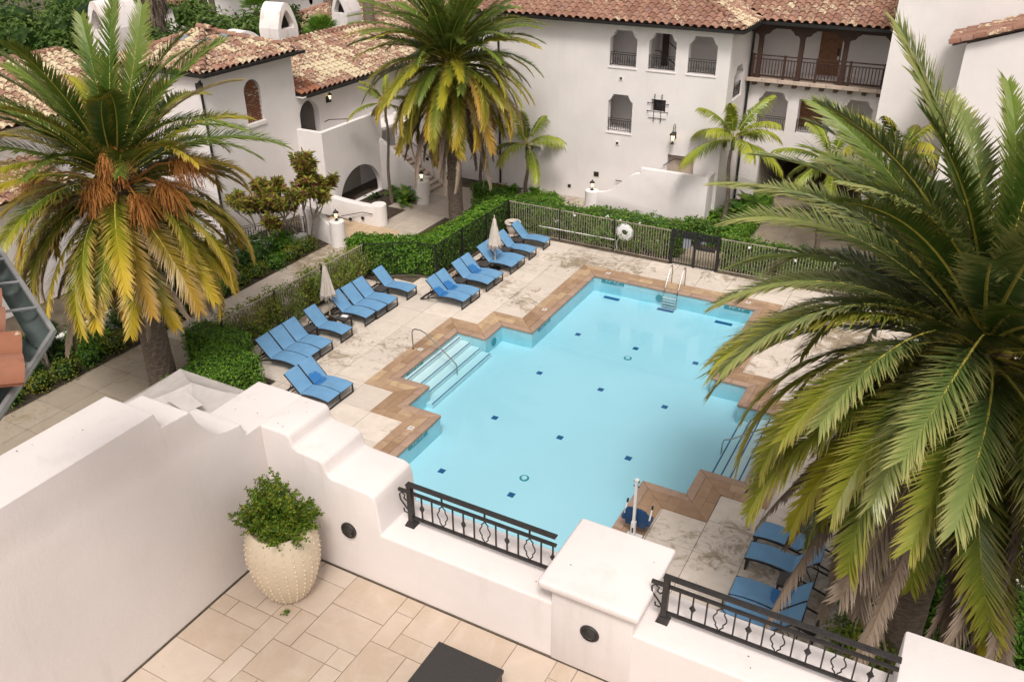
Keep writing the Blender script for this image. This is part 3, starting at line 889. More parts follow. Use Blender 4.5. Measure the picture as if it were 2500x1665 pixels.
def roof_slope(roof, O, u, vh, width, run, pitch, mat, accept=None, pw=0.375, expo=0.42, seed=1, limit=300, special=None, jitter=1.0, mesh=None):
    """lay barrel tiles on a slope: O eave corner, u along the eave, vh horizontal direction up the slope"""
    rng = random.Random(seed)
    u = Vector(u); vh = Vector(vh)
    al = math.atan(pitch)
    vs = vh * math.cos(al) + Vector((0, 0, 1)) * math.sin(al)
    nn = u.cross(vs).normalized()
    if nn.z < 0: nn = -nn; 
    flip = u.cross(vs).z < 0
    ux = u if not flip else -u
    O = Vector(O)
    cols = int(width / pw); rows = int(run / math.cos(al) / expo) + 1
    spots = []
    for j in range(rows):
        for i in range(cols):
            us = (i + 0.5) * pw; sv = j * expo; hv = sv * math.cos(al)
            if accept and not accept(us, hv + 0.15): continue
            spots.append((i, j, us, sv))
    # the ones nearest the viewer become pieces of their own
    def dist(s_):
        p = O + u * s_[2] + vs * s_[3]
        return (p - Vector((0, 0, 15))).length
    spots.sort(key=dist)
    rest = MB()
    for k, (i, j, us, sv) in enumerate(spots):
        p = O + u * (us + rng.uniform(-0.008, 0.008) * jitter) + vs * (sv + rng.uniform(-0.025, 0.025) * jitter) + nn * 0.02
        rz = rng.uniform(-0.025, 0.025) * jitter; rx = rng.uniform(-0.012, 0.02) * jitter
        Mx = Matrix(((ux.x, vs.x, nn.x), (ux.y, vs.y, nn.y), (ux.z, vs.z, nn.z))).to_4x4()
        Mx.translation = p
        Mx = Mx @ Matrix.Rotation(rz, 4, 'Z') @ Matrix.Rotation(rx, 4, 'X')
        mm = mat
        if special: mm = special(i, j, us, sv) or mat
        me = mesh or TILE[mm]
        if k < limit:
            o = bpy.data.objects.new('roof_tile', me); COL.objects.link(o)
            o.matrix_basis = Mx; adopt(o, roof)
        else:
            b = len(rest.v)
            for v in me.vertices: rest.v.append(tuple(Mx @ v.co))
            for f in me.polygons: rest.f.append(tuple(b + q for q in f.vertices)); rest.m.append(0)
    if rest.v:
        o = rest.build('roof_tile_field', mat, roof, smooth=True, angle=50); o['kind'] = 'stuff'
def ridge_line(roof, a, b, mat, expo=0.40, lift=0.07, seed=2):
    a, b = Vector(a), Vector(b); d = (b - a); L = d.length; d.normalize()
    sx = d.cross(Vector((0, 0, 1))).normalized(); up = sx.cross(d).normalized()
    rng = random.Random(seed)
    for k in range(int(L / expo)):
        p = a + d * (k * expo) + up * lift
        Mx = Matrix(((sx.x, d.x, up.x), (sx.y, d.y, up.y), (sx.z, d.z, up.z))).to_4x4(); Mx.translation = p
        Mx = Mx @ Matrix.Rotation(rng.uniform(-.03, .03), 4, 'Z')
        o = bpy.data.objects.new('ridge_tile', RIDGE[mat]); COL.objects.link(o); o.matrix_basis = Mx; adopt(o, roof)

# ================================================================== WALL WITH OPENINGS
def wall(mb, axis, face, depth, a0, a1, z0, z1, holes, mi=0, mi_reveal=0):
    """flat wall; axis 'y': face plane y=face, runs along x, goes back to y=face+depth. axis 'x': face plane x=face, runs along y.
    holes = (a0,a1,z0,z1,kind); kind None | 'corbel' | 'arch'"""
    def pt(a, d, z): return (a, face + d, z) if axis == 'y' else (face + d, a, z)
    A = sorted({a0, a1} | {h[0] for h in holes} | {h[1] for h in holes}); Z = sorted({z0, z1} | {h[2] for h in holes} | {h[3] for h in holes})
    A = [a for a in A if a0 <= a <= a1]; Z = [z for z in Z if z0 <= z <= z1]
    for i in range(len(A) - 1):
        for j in range(len(Z) - 1):
            ca, cz = (A[i] + A[i + 1]) / 2, (Z[j] + Z[j + 1]) / 2
            if any(h[0] < ca < h[1] and h[2] < cz < h[3] for h in holes): continue
            for d in (0, depth):
                q = [pt(A[i], d, Z[j]), pt(A[i + 1], d, Z[j]), pt(A[i + 1], d, Z[j + 1]), pt(A[i], d, Z[j + 1])]
                mb.add(q, [(0, 1, 2, 3)], mi)
    for h in holes:
        b0, b1, c0, c1 = h[:4]; kind = h[4] if len(h) > 4 else None
        lo = c0 if c0 > z0 else None
        quads = [((b0, c0), (b0, c1)), ((b1, c0), (b1, c1)), ((b0, c1), (b1, c1))]
        if lo is not None: quads.append(((b0, c0), (b1, c0)))
        for (p, q) in quads:
            mb.add([pt(p[0], 0, p[1]), pt(q[0], 0, q[1]), pt(q[0], depth, q[1]), pt(p[0], depth, p[1])], [(0, 1, 2, 3)], mi_reveal)
        polys = []
        if kind == 'corbel':
            w = (b1 - b0) * 0.19
            for s_, e in ((1, b0), (-1, b1)):
                pl = [(e, c1), (e, c1 - w * 1.4)]
                for k in range(6):
                    t_ = k / 5
                    pl.append((e + s_ * w * (0.16 + 0.68 * t_ + 0.10 * math.sin(t_ * PI)), c1 - w * 1.32 + w * 1.02 * t_ - w * 0.10 * math.sin(t_ * PI)))
                pl += [(e + s_ * w, c1 - w * 0.32), (e + s_ * w, c1)]
                polys.append(pl)
        elif kind == 'arch':
            r = (b1 - b0) / 2; cc = (b0 + b1) / 2; rz = h[5] if len(h) > 5 else r
            for s_ in (-1, 1):
                pl = [(cc + s_ * r, c1)]
                for k in range(13):
                    t_ = k / 12 * PI / 2
                    pl.append((cc + s_ * r * math.cos(t_), c1 - rz + rz * math.sin(t_)))
                polys.append(pl)
        for pl in polys:
            m_ = len(pl)
            vs = [pt(a, 0.0, z) for a, z in pl] + [pt(a, depth, z) for a, z in pl]
            mb.add(vs, [tuple(range(m_)), tuple(reversed(range(m_, 2 * m_)))] + [(k, (k + 1) % m_, m_ + (k + 1) % m_, m_ + k) for k in range(m_)], mi)
    # ends and top
    for a in (a0, a1): mb.add([pt(a, 0, z0), pt(a, depth, z0), pt(a, depth, z1), pt(a, 0, z1)], [(0, 1, 2, 3)], mi)
    mb.add([pt(a0, 0, z1), pt(a1, 0, z1), pt(a1, depth, z1), pt(a0, depth, z1)], [(0, 1, 2, 3)], mi)
    return mb

def iron_railing(name, parent, a, b, z0, h, mat='black_metal', n_mot=2, pitch=0.11, r=0.009):
    """small window railing between points a and b (xy)"""
    a, b = Vector((*a, 0)), Vector((*b, 0)); d = b - a; L = d.length; dn = d.normalized()
    mb = MB()
    for z in (z0 + 0.06, z0 + h - 0.09, z0 + h): mb.bar(a + Vector((0, 0, z)), b + Vector((0, 0, z)), 0.025, 0.02)
    for p in (a, b): mb.bar(p + Vector((0, 0, z0)), p + Vector((0, 0, z0 + h + 0.02)), 0.03)
    o = mb.build(name, mat, parent)
    k = int(L / pitch)
    bme = MB().box(-r, r, -r, r, 0.06, h - 0.09).mesh('baluster', mat)
    for i in range(1, k):
        p = a + dn * (L * i / k); inst('baluster', bme, (p.x, p.y, z0), parent=o)
    mm = MB(); 
    mm.tube([(0.055 * math.cos(t_), 0, 0.085 * math.sin(t_)) for t_ in [i * PI / 6 for i in range(13)]], 0.007, 4)
    me = mm.mesh('medallion', mat)
    for i in range(n_mot):
        p = a + dn * (L * (i + 1) / (n_mot + 1)); inst('medallion', me, (p.x, p.y, z0 + h * 0.48), (0, 0, math.atan2(d.y, d.x)), parent=o)
    return o

# ================================================================== MAIN HOTEL BUILDING
YF = 38.9; XC = -10.35; EZ = 8.72
hotel = thing('hotel_building', 'long white three storey hotel wing facing the pool with tiled roof and notched windows', 'building', (-17, YF, 0))
mb = MB()
wins_up = [(-16.07, -14.73, 6.70, 8.34), (-14.15, -12.85, 6.70, 8.34), (-12.27, -10.96, 6.70, 8.34)]
wins_lo = [(-16.03, -14.78, 3.62, 5.43)]
holes = [(*w, 'corbel') for w in wins_up + wins_lo] + [(-13.86, -13.15, 4.80, 5.40), (-12.85, -11.55, 0.0, 2.9)]
wall(mb, 'y', YF, 0.34, -26.0, XC, 0.0, EZ - 0.03, holes)
sholes = [(39.95, 41.45, 5.45, 6.95, 'corbel')]
wall(mb, 'x', XC, -0.34, YF + 0.342, 42.35, 0.0, EZ - 0.04, sholes)
mb.build('wall', 'stucco', hotel)
# recesses behind the openings: corridor floors, back walls, ceilings
mb = MB()
for (z0, z1) in ((6.62, 8.55), (3.54, 5.75), (0.0, 3.0)):
    mb.add([(-16.6, YF + 0.342, z0), (-10.72, YF + 0.342, z0), (-10.72, YF + 2.0, z0), (-16.6, YF + 2.0, z0)], [(0, 1, 2, 3)])
    mb.add([(-16.6, YF + 2.0, z0), (-10.72, YF + 2.0, z0), (-10.72, YF + 2.0, z1), (-16.6, YF + 2.0, z1)], [(0, 1, 2, 3)])
    mb.add([(-16.6, YF + 0.342, z1), (-10.72, YF + 0.342, z1), (-10.72, YF + 2.0, z1), (-16.6, YF + 2.0, z1)], [(0, 1, 2, 3)])
    for x in (-16.6, -10.72):
        mb.add([(x, YF + 0.342, z0), (x, YF + 2.0, z0), (x, YF + 2.0, z1), (x, YF + 0.342, z1)], [(0, 1, 2, 3)])
for x in (-14.45,): mb.box(x - 0.06, x + 0.06, YF + 0.9, YF + 1.99, 3.545, 5.74); mb.box(x - 0.06, x + 0.06, YF + 0.9, YF + 1.99, 6.625, 8.54)
mb.build('corridor', 'stucco', hotel)
MB().box(-12.84, -11.56, YF + 0.30, YF + 0.36, 0.0, 2.89).build('door', 'stone_trim', hotel)
MB().box(-14.05, -13.75, YF + 1.5, YF + 1.6, 6.63, 8.5).build('door', 'dark_wood', hotel)
MB().box(-15.05, -14.9, YF + 1.93, YF + 1.99, 7.95, 8.25).build('sign_plate', 'black_metal', hotel)
MB().box(-15.1, -14.95, YF + 1.93, YF + 1.99, 5.0, 5.3).build('sign_plate', 'black_metal', hotel)
for (x0, x1, z0, z1) in wins_up + wins_lo:
    iron_railing('window_railing', hotel, (x0 + 0.02, YF + 0.12), (x1 - 0.02, YF + 0.12), z0 + 0.02, 0.62)
    MB().box(x0 - 0.05, x1 + 0.05, YF - 0.035, YF - 0.002, z0 - 0.075, z0 - 0.005).build('window_sill', 'stucco', hotel, bevel=0.01)
iron_railing('window_railing', hotel, (XC - 0.1, 39.97), (XC - 0.1, 41.43), 5.47, 0.62)
# stair handrails seen through the middle window
mb = MB(); mb.tube([(-13.9, YF + 1.2, 7.75), (-13.6, YF + 1.2, 7.75), (-12.7, YF + 1.2, 7.1)], 0.025, 6)
mb.tube([(-14.1, YF + 0.7, 7.45), (-13.9, YF + 0.7, 7.45), (-12.85, YF + 0.7, 6.75)], 0.025, 6)
for k in range(7): mb.bar((-13.8 + 0.14 * k, YF + 0.7, 6.65), (-13.8 + 0.14 * k, YF + 0.7, 7.38 - 0.094 * k), 0.016)
mb.build('stair_rail', 'black_metal', hotel)
# barred square window
g_ = MB()
for x in (-13.68, -13.33): g_.tube([(x, YF - 0.06, 4.45), (x, YF - 0.06, 5.62)], 0.016, 6); g_.ico((x, YF - 0.06, 4.43), 0.035); g_.ico((x, YF - 0.06, 5.63), 0.035)
for z in (4.85, 5.23): g_.tube([(-13.98, YF - 0.06, z), (-13.03, YF - 0.06, z)], 0.016, 6); g_.ico((-14.0, YF - 0.06, z), 0.035); g_.ico((-13.01, YF - 0.06, z), 0.035)
g_.build('window_grille', 'black_metal', hotel)
MB().box(-13.95, -13.06, YF - 0.06, YF - 0.002, 4.55, 4.76).build('window_sill', 'stucco', hotel, bevel=0.02)
for (x, z, w, h, fr_) in ((-15.43, 6.19, 0.2, 0.2, True), (-15.45, 3.1, 0.2, 0.2, True), (-16.49, 1.39, 0.27, 0.24, False), (-17.96, 0.55, 0.17, 0.15, False)):
    v_ = MB().box(x - w / 2, x + w / 2, YF - 0.03, YF - 0.002, z - h / 2, z + h / 2).build('vent', 'white_paint' if fr_ else 'vent', hotel)
    k_ = 0.55 if fr_ else 0.8
    m2 = MB()
    for i in range(4): m2.box(x - w / 2 * k_, x + w / 2 * k_, YF - 0.036, YF - 0.031, z - h / 2 * k_ + i * h * k_ / 4, z - h / 2 * k_ + i * h * k_ / 4 + h * k_ / 5)
    m2.build('vent_grille', 'dark_void', v_)
# gutter, downpipes
mb = MB()
mb.box(-26.3, -9.86, 38.30, 38.44, EZ - 0.07, EZ + 0.05); mb.box(-9.86, -9.72, 38.30, 41.50, EZ - 0.071, EZ + 0.049); mb.box(-9.72, -4.0, 41.36, 41.50, EZ - 0.07, EZ + 0.05)
mb.build('gutter', 'black_metal', hotel)
MB().box(-26.0, -10.0, 38.45, 38.89, EZ - 0.05, EZ - 0.02).build('soffit', 'stucco', hotel)
mb = MB(); mb.tube([(-10.25, 42.1, 8.7), (-10.25, 42.22, 8.3), (-10.25, 42.22, 0.0)], 0.06, 8); mb.box(-10.36, -10.14, 42.05, 42.3, 8.2, 8.45)
mb.build('downpipe', 'black_metal', hotel)
MB().tube([(-22.0, 38.82, EZ), (-22.0, 38.82, 0.1)], 0.055, 8).build('downpipe', 'black_metal', hotel)
# roofs
roof = MB().add([(-26.3, 38.4, EZ), (-9.8, 38.4, EZ), (-15.3, 43.9, EZ + 1.925), (-26.3, 43.9, EZ + 1.925), (-9.8, 41.5, EZ), (-14.2, 45.9, EZ + 1.54), (-3.8, 41.5, EZ), (-3.8, 45.9, EZ + 1.54)],
                [(0, 1, 2, 3), (1, 4, 5, 2), (4, 6, 7, 5)]).build('roof', 'roof_deck', hotel)
roof_slope(roof, (-26.3, 38.36, EZ + 0.06), (1, 0, 0), (0, 1, 0), 16.6, 4.6, 0.35, 'tile_main', lambda us, hv: us < 16.5 - hv, seed=11)
roof_slope(roof, (-9.78, 38.4, EZ + 0.06), (0, 1, 0), (-1, 0, 0), 7.0, 4.2, 0.35, 'tile_lichen', lambda us, hv: us > hv and us < 3.15 + hv, seed=12)
roof_slope(roof, (-13.6, 41.46, EZ + 0.06), (1, 0, 0), (0, 1, 0), 9.4, 3.6, 0.35, 'tile_main', lambda us, hv: us > 3.75 - hv and us < 9.45, seed=13)
ridge_line(roof, (-9.85, 38.45, EZ + 0.08), (-13.9, 42.5, EZ + 0.08 + 0.35 * 4.05), 'tile_main')

# wing with the wooden balcony
wing = thing('balcony_wing', 'white hotel wing with dark wooden balcony, brown doors and tiled eave', 'building', (-7, 42.3, 0))
mb = MB()
YW = 42.32
wh = [(-9.68, -8.30, 3.72, 5.52, 'corbel'), (-7.80, -6.30, 3.72, 5.32), (-5.8, -4.5, 3.72, 5.52, 'corbel'), (-9.3, -3.2, 0.0, 2.4)]
wall(mb, 'y', YW, 0.3, -10.34, -3.0, 0.0, 5.98, wh)
mb.build('wall', 'stucco', wing)
mb = MB()
for (z0, z1) in ((3.6, 5.7), (6.15, 8.6)):
    mb.add([(-10.34, 44.1, z0), (-3.0, 44.1, z0), (-3.0, 44.1, z1), (-10.34, 44.1, z1)], [(0, 1, 2, 3)])
    mb.add([(-10.34, 42.3, z1), (-3.0, 42.3, z1), (-3.0, 44.1, z1), (-10.34, 44.1, z1)], [(0, 1, 2, 3)])
    mb.add([(-10.34, 42.63, z0), (-3.0, 42.63, z0), (-3.0, 44.1, z0), (-10.34, 44.1, z0)], [(0, 1, 2, 3)])
mb.add([(-10.34, 42.63, 3.6), (-10.34, 44.1, 3.6), (-10.34, 44.1, 8.6), (-10.34, 42.63, 8.6)], [(0, 1, 2, 3)])
mb.build('gallery_wall', 'stucco', wing)
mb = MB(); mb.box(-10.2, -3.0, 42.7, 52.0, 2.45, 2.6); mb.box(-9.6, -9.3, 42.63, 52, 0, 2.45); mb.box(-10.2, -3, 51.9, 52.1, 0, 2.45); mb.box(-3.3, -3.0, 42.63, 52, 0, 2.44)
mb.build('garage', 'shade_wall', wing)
struct('garage_floor', MB().add([(-9.6, 42.4, 0.0), (-3, 42.4, 0.0), (-3, 52, 0.0), (-9.6, 52, 0.0)], [(0, 1, 2, 3)]), 'walk_dark')
MB().box(-10.33, -3.0, 41.95, 44.09, 6.0, 6.12).build('balcony_floor', 'stone_trim', wing)
edge = MB().box(-0.36, 0.36, -0.06, 0.06, -0.085, 0.085).mesh('edge_stone', 'stone_trim', bevel=0.015)
for k in range(10): inst('edge_stone', edge, (-9.95 + 0.735 * k, 41.93, 6.09), parent=wing)
jo = MB().box(-0.09, 0.09, -0.2, 0.2, -0.08, 0.08).mesh('joist_end', 'dark_wood')
for k in range(11): inst('joist_end', jo, (-9.95 + 0.62 * k, 42.12, 5.92), parent=wing)
MB().box(-10.34, -3.6, 41.95, 42.2, 8.42, 8.66).build('beam', 'dark_wood', wing)
for x in (-9.85, -8.0, -6.08, -3.95):
    p_ = MB().box(x - 0.1, x + 0.1, 41.98, 42.18, 6.13, 8.0).build('post', 'dark_wood', wing)
    pl = [(-0.1, 0.0), (0.1, 0.0)] + [(0.12 + 0.42 * t_, 0.10 + 0.3 * t_ + 0.035 * math.sin(t_ * PI * 3)) for t_ in [i / 9 for i in range(10)]] + [(0.56, 0.47), (-0.56, 0.47)] + [(-0.12 - 0.42 * t_, 0.10 + 0.3 * t_ + 0.035 * math.sin(t_ * PI * 3)) for t_ in [1 - i / 9 for i in range(10)]]
    MB().slaby([(x + a, 7.95 + b) for a, b in pl], 41.985, 42.175).build('corbel_bracket', 'dark_wood', p_)
# balcony balustrade
bal = MB()
for z, h_ in ((7.18, 0.05), (7.02, 0.04), (6.28, 0.05)): bal.box(-10.1, -3.7, 42.0, 42.06, z, z + h_)
bo_ = bal.build('balustrade', 'dark_wood', wing)
bm_ = MB().box(-0.018, 0.018, -0.018, 0.018, 0, 0.76).mesh('baluster', 'dark_wood')
for k in range(45): inst('baluster', bm_, (-10.05 + 0.142 * k, 42.03, 6.3), parent=bo_)
pm_ = MB().box(-0.05, 0.05, -0.05, 0.05, 0, 1.12).mesh('newel_post', 'dark_wood', bevel=0.01)
for x in (-10.1, -8.65, -7.2, -5.75, -4.3): inst('newel_post', pm_, (x, 42.03, 6.14), parent=bo_)
def paneled_door(x0, x1, y, z0, z1):
    d_ = MB().box(x0, x1, y - 0.06, y - 0.003, z0, z1).build('door', 'door_wood', wing)
    for i in range(2):
        for (a, b) in ((0.06, 0.40), (0.46, 0.70), (0.76, 0.94)):
            w = (x1 - x0); xx = x0 + w * (0.12 + 0.42 * i); zz0 = z0 + (z1 - z0) * a; zz1 = z0 + (z1 - z0) * b
            MB().box(xx, xx + w * 0.34, y - 0.075, y - 0.06, zz0, zz1).build('door_panel', 'door_wood', d_, bevel=0.012)
    MB().box(x1 - 0.16, x1 - 0.09, y - 0.11, y - 0.06, z0 + 0.95, z0 + 1.25).build('handle', 'black_metal', d_)
    MB().box(x1 - 0.14, x1 - 0.05, y - 0.10, y - 0.085, z0 + 0.75, z0 + 0.9).build('door_hanger', 'paper', d_)
    MB().box(x0 - 0.12, x0 - 0.002, y - 0.08, y - 0.003, z0, z1 + 0.1).build('door_frame', 'stucco', wing); MB().box(x1 + 0.002, x1 + 0.12, y - 0.08, y - 0.003, z0, z1 + 0.1).build('door_frame', 'stucco', wing)
paneled_door(-7.55, -6.55, 44.1, 6.16, 8.5)
paneled_door(-8.0, -6.9, 44.1, 3.62, 5.6)
iron_railing('window_railing', wing, (-9.66, YW + 0.1), (-8.32, YW + 0.1), 3.74, 0.62)
iron_railing('window_railing', wing, (-7.78, YW + 0.1), (-6.32, YW + 0.1), 3.74, 0.62)

# tall plain block and the low gabled part beside it
block = thing('white_block', 'tall plain white wall at the far right beside the wooden balcony', 'building', (1, 39, 0))
MB().box(-3.98, 8.0, 39.0, 46.0, 0, 11.6).build('wall', 'stucco', block)
MB().box(-1.6, 8.2, 38.75, 46.2, 11.6, 11.75).build('eave', 'zinc', block)
gab = thing('gabled_annexe', 'low white annexe with sloping tiled verge behind the right palm', 'building', (2, 36, 0))
MB().slaby([(-1.15, 0.0), (6.0, 0.0), (6.0, 11.6), (-1.15, 9.28)], 36.1, 38.98).build('wall', 'stucco', gab)
rf = MB().slaby([(-1.6, 9.2), (6.0, 11.72), (6.0, 11.78), (-1.6, 9.26)], 35.95, 38.98).build('roof', 'roof_deck', gab)
roof_slope(rf, (-1.7, 36.0, 9.24), (0, 1, 0), (1, 0, 0), 2.95, 6.5, 0.332, 'tile_main', seed=15)
ridge_line(rf, (-1.7, 35.98, 9.22), (5.6, 35.98, 11.64), 'tile_main', lift=0.03)

# ================================================================== WEST BUILDING: tower, arcade, outside stair
west = thing('tower_building', 'white building with square hip roofed tower, tile lattice window and arched stair gallery', 'building', (-30, 28, 0))
XT = -28.7
mb = MB()
wall(mb, 'x', XT, -0.34, 25.66, 31.2, -0.03, 7.52, [(27.98, 28.98, 4.98, 6.84, 'arch')])
wall(mb, 'y', 25.66, 0.3, -33.7, XT - 0.342, -0.03, 7.52, [])
mb.box(-33.7, -33.4, 25.97, 31.2, 0, 7.5); mb.box(-33.4, XT - 0.35, 30.9, 31.19, 0, 7.5)
mb.build('tower_wall', 'stucco', west)
# cornice under the tower eave
mb = MB(); mb.box(-33.7, XT + 0.12, 25.54, 25.655, 7.36, 7.53); mb.box(XT + 0.003, XT + 0.12, 25.655, 31.3, 7.361, 7.531)
mb.build('cornice', 'stucco', west, bevel=0.03)
# lattice of half round tiles
la = MB()
for j in range(20):
    for i in range(9):
        yc = 27.98 + 0.117 * (i + 0.5 * (j % 2)); zc = 4.98 + 0.095 * j
        cy, cz = yc - 28.48, zc + 0.05 - 6.34
        if abs(cy) > 0.47 or (cz > 0 and cy * cy + cz * cz > 0.23): continue
        vs = []
        for xx in (XT - 0.20, XT - 0.09):
            for k in range(6):
                a = PI * k / 5; vs.append((xx, yc - 0.062 * math.cos(a), zc + 0.078 * math.sin(a)))
            for k in range(6):
                a = PI * k / 5; vs.append((xx, yc - 0.044 * math.cos(a), zc + 0.055 * math.sin(a)))
        fs = []
        for k in range(5): fs += [(k, k + 1, 13 + k, 12 + k), (12 + k, 13 + k, 19 + k, 18 + k), (6 + k, 18 + k, 19 + k, 7 + k)]
        la.add(vs, fs)
la.build('tile_lattice', 'tile_near', west)['kind'] = 'stuff'
MB().box(XT - 0.34, XT - 0.24, 27.9, 29.1, 4.95, 6.9).build('lattice_back', 'dark_void', west)
MB().box(XT - 0.08, XT + 0.06, 27.9, 29.06, 4.78, 4.975).build('window_sill', 'stucco', west, bevel=0.02)
mb = MB(); mb.tube([(XT + 0.05, 25.60, 7.35), (XT + 0.05, 25.58, 7.0), (XT + 0.05, 25.58, 0.1)], 0.055, 8); mb.box(XT - 0.08, XT + 0.16, 25.44, 25.64, 6.98, 7.26)
mb.build('downpipe', 'black_metal', west)
# tower roof: four hips
ez = 7.60
ap = (-31.15, 28.5, ez + 2.95 * 0.35 + 0.05)
troof = MB().add([(-34.0, 25.55, ez), (-28.3, 25.55, ez), (-28.3, 31.45, ez), (-34.0, 31.45, ez), ap], [(0, 1, 4), (1, 2, 4), (2, 3, 4), (3, 0, 4)]).build('roof', 'roof_deck', west)
spec = lambda i, j, us, sv: 'tile_grey' if (j == 5 and i in (5, 6)) or (j == 5 and i in (9,)) else None
roof_slope(troof, (-28.27, 25.55, ez + 0.03), (0, 1, 0), (-1, 0, 0), 5.9, 2.85, 0.365, 'tile_lichen', lambda us, hv: us > hv * 1.035 and us < 5.9 - hv * 1.035, seed=21, special=spec)
roof_slope(troof, (-34.0, 25.52, ez + 0.03), (1, 0, 0), (0, 1, 0), 5.7, 2.95, 0.353, 'tile_lichen', lambda us, hv: us > hv * 0.965 and us < 5.7 - hv * 0.965, seed=22, special=spec)
roof_slope(troof, (-28.3, 31.48, ez + 0.03), (-1, 0, 0), (0, -1, 0), 5.7, 2.95, 0.353, 'tile_lichen', lambda us, hv: us > hv and us < 5.7 - hv, seed=23)
for c_ in ((-28.33, 25.58), (-28.33, 31.42), (-33.95, 25.58), (-33.95, 31.42)): ridge_line(troof, (c_[0], c_[1], ez + 0.06), (ap[0], ap[1], ap[2] + 0.04), 'tile_main')
ridge_line(troof, (ap[0] - 0.25, ap[1], ap[2] + 0.1), (ap[0] + 0.62, ap[1], ap[2] + 0.1), 'tile_main')
mb = MB(); mb.box(-28.26, -28.12, 25.35, 31.6, ez - 0.08, ez + 0.04); mb.box(-34, -28.26, 25.35, 25.49, ez - 0.081, ez + 0.039)
mb.build('gutter', 'black_metal', west)
# arcade wing north of the tower
mb = MB()
wall(mb, 'x', XT - 0.004, -0.34, 31.2, 42.0, -0.03, 5.52, [(31.32, 32.72, 3.05, 5.2, 'arch')])
mb.build('wall', 'stucco', west)
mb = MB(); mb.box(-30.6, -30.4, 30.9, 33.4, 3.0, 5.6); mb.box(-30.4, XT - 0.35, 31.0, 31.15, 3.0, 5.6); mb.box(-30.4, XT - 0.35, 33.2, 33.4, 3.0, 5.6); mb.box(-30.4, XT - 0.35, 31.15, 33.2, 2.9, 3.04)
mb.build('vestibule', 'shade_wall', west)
wz = 5.58
wroof = MB().add([(-28.35, 31.25, wz), (-28.35, 42.3, wz), (-32.42, 42.3, wz + 1.42), (-32.42, 31.25, wz + 1.42), (-36.5, 42.3, wz), (-36.5, 31.25, wz)], [(0, 1, 2, 3), (3, 2, 4, 5)]).build('roof', 'roof_deck', west)
sp2 = lambda i, j, us, sv: 'tile_near' if (i < 4 and j < 6 - i) else None
roof_slope(wroof, (-28.30, 31.22, wz + 0.03), (0, 1, 0), (-1, 0, 0), 11.0, 4.0, 0.35, 'tile_lichen', seed=24, special=sp2)
ridge_line(wroof, (-32.42, 31.3, wz + 1.47), (-32.42, 42.2, wz + 1.47), 'tile_main')
MB().box(-32.6, -32.24, 31.3, 42.2, wz + 1.30, wz + 1.44).build('ridge_mortar', 'stucco_worn_dimmed', wroof)
mb = MB(); mb.box(-28.24, -28.12, 31.4, 42.2, wz - 0.09, wz + 0.03); mb.build('gutter', 'black_metal', west)
MB().box(XT, -28.25, 31.2, 42.2, wz - 0.09, wz - 0.06).build('soffit', 'stucco', west)
# gallery in front of the arcade with big arch below
mb = MB()
wall(mb, 'x', -27.2, -0.26, 30.98, 35.6, -0.03, 4.04, [(31.9, 35.25, 0.0, 1.78, 'arch', 1.55)])
wall(mb, 'y', 30.98, 0.25, XT + 0.002, -27.462, -0.03, 4.035, [])
mb.box(XT + 0.002, -27.465, 31.235, 38.8, 2.9, 3.05)
mb.build('gallery_wall', 'stucco', west, recalc=False)
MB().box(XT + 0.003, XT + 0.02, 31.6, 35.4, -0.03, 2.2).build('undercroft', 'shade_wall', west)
# tube handrail by the arched doorway
MB().tube([(-28.55, 32.85, 3.98), (-28.45, 33.1, 4.05), (-28.4, 34.6, 3.75)], 0.022, 6).build('handrail', 'black_metal', west)
# outside stair with patterned risers
st = thing('outside_stair', 'pale stone outdoor stair with patterned risers between white walls behind the middle palm', 'stairs', (-26, 36.4, 0))
for k in range(11):
    x1 = -24.62 - 0.28 * k
    s_ = MB().box(x1 - 0.28, x1, 35.62, 37.2, -0.02, 0.165 * (k + 1) - 0.035).build('riser', 'stone_trim', st)
    MB().box(x1 - 0.30, x1 + 0.03, 35.60, 37.22, 0.165 * (k + 1) - 0.034, 0.165 * (k + 1)).build('tread', 'stone_trim', s_, bevel=0.008)
    m2 = MB()
    for i in range(8): m2.box(x1 + 0.001, x1 + 0.006, 35.70 + 0.19 * i, 35.80 + 0.19 * i, 0.165 * k + 0.03, 0.165 * k + 0.11)
    m2.build('riser_tile', 'canvas_trim', s_)
lw = MB()
pl = [(-27.2, 0.0), (-24.35, 0.0), (-24.35, 1.05), (-24.9, 1.12), (-25.4, 1.45), (-26.2, 2.05), (-27.2, 2.7)]
lw.slaby(pl, 35.3, 35.58); lw.build('stair_wall', 'stucco', st, bevel=0.03, smooth=True)
pl = [(-27.6, 0.0), (-23.6, 0.0), (-23.6, 1.0), (-24.2, 1.05)] + [(-24.2 - 0.9 * t_, 1.05 + 0.55 * t_ ** 2 + 0.15 * t_) for t_ in (0.25, 0.5, 0.75, 1.0)] + [(-26.0, 2.6), (-27.6, 3.6)]
MB().slaby(pl, 37.24, 37.5).build('stair_wall', 'stucco', st, bevel=0.03, smooth=True)
MB().tube([(-23.8, 37.15, 0.72), (-24.3, 37.15, 0.75), (-25.6, 37.15, 1.65), (-27.2, 37.15, 2.6)], 0.02, 6).build('handrail', 'black_metal', st)
for (x, z) in ((-24.3, 0.5), (-25.55, 1.35)):
    MB().tube([(x, 37.235, z), (x, 37.2, z)], 0.09, 14).build('step_light', 'bronze', st)

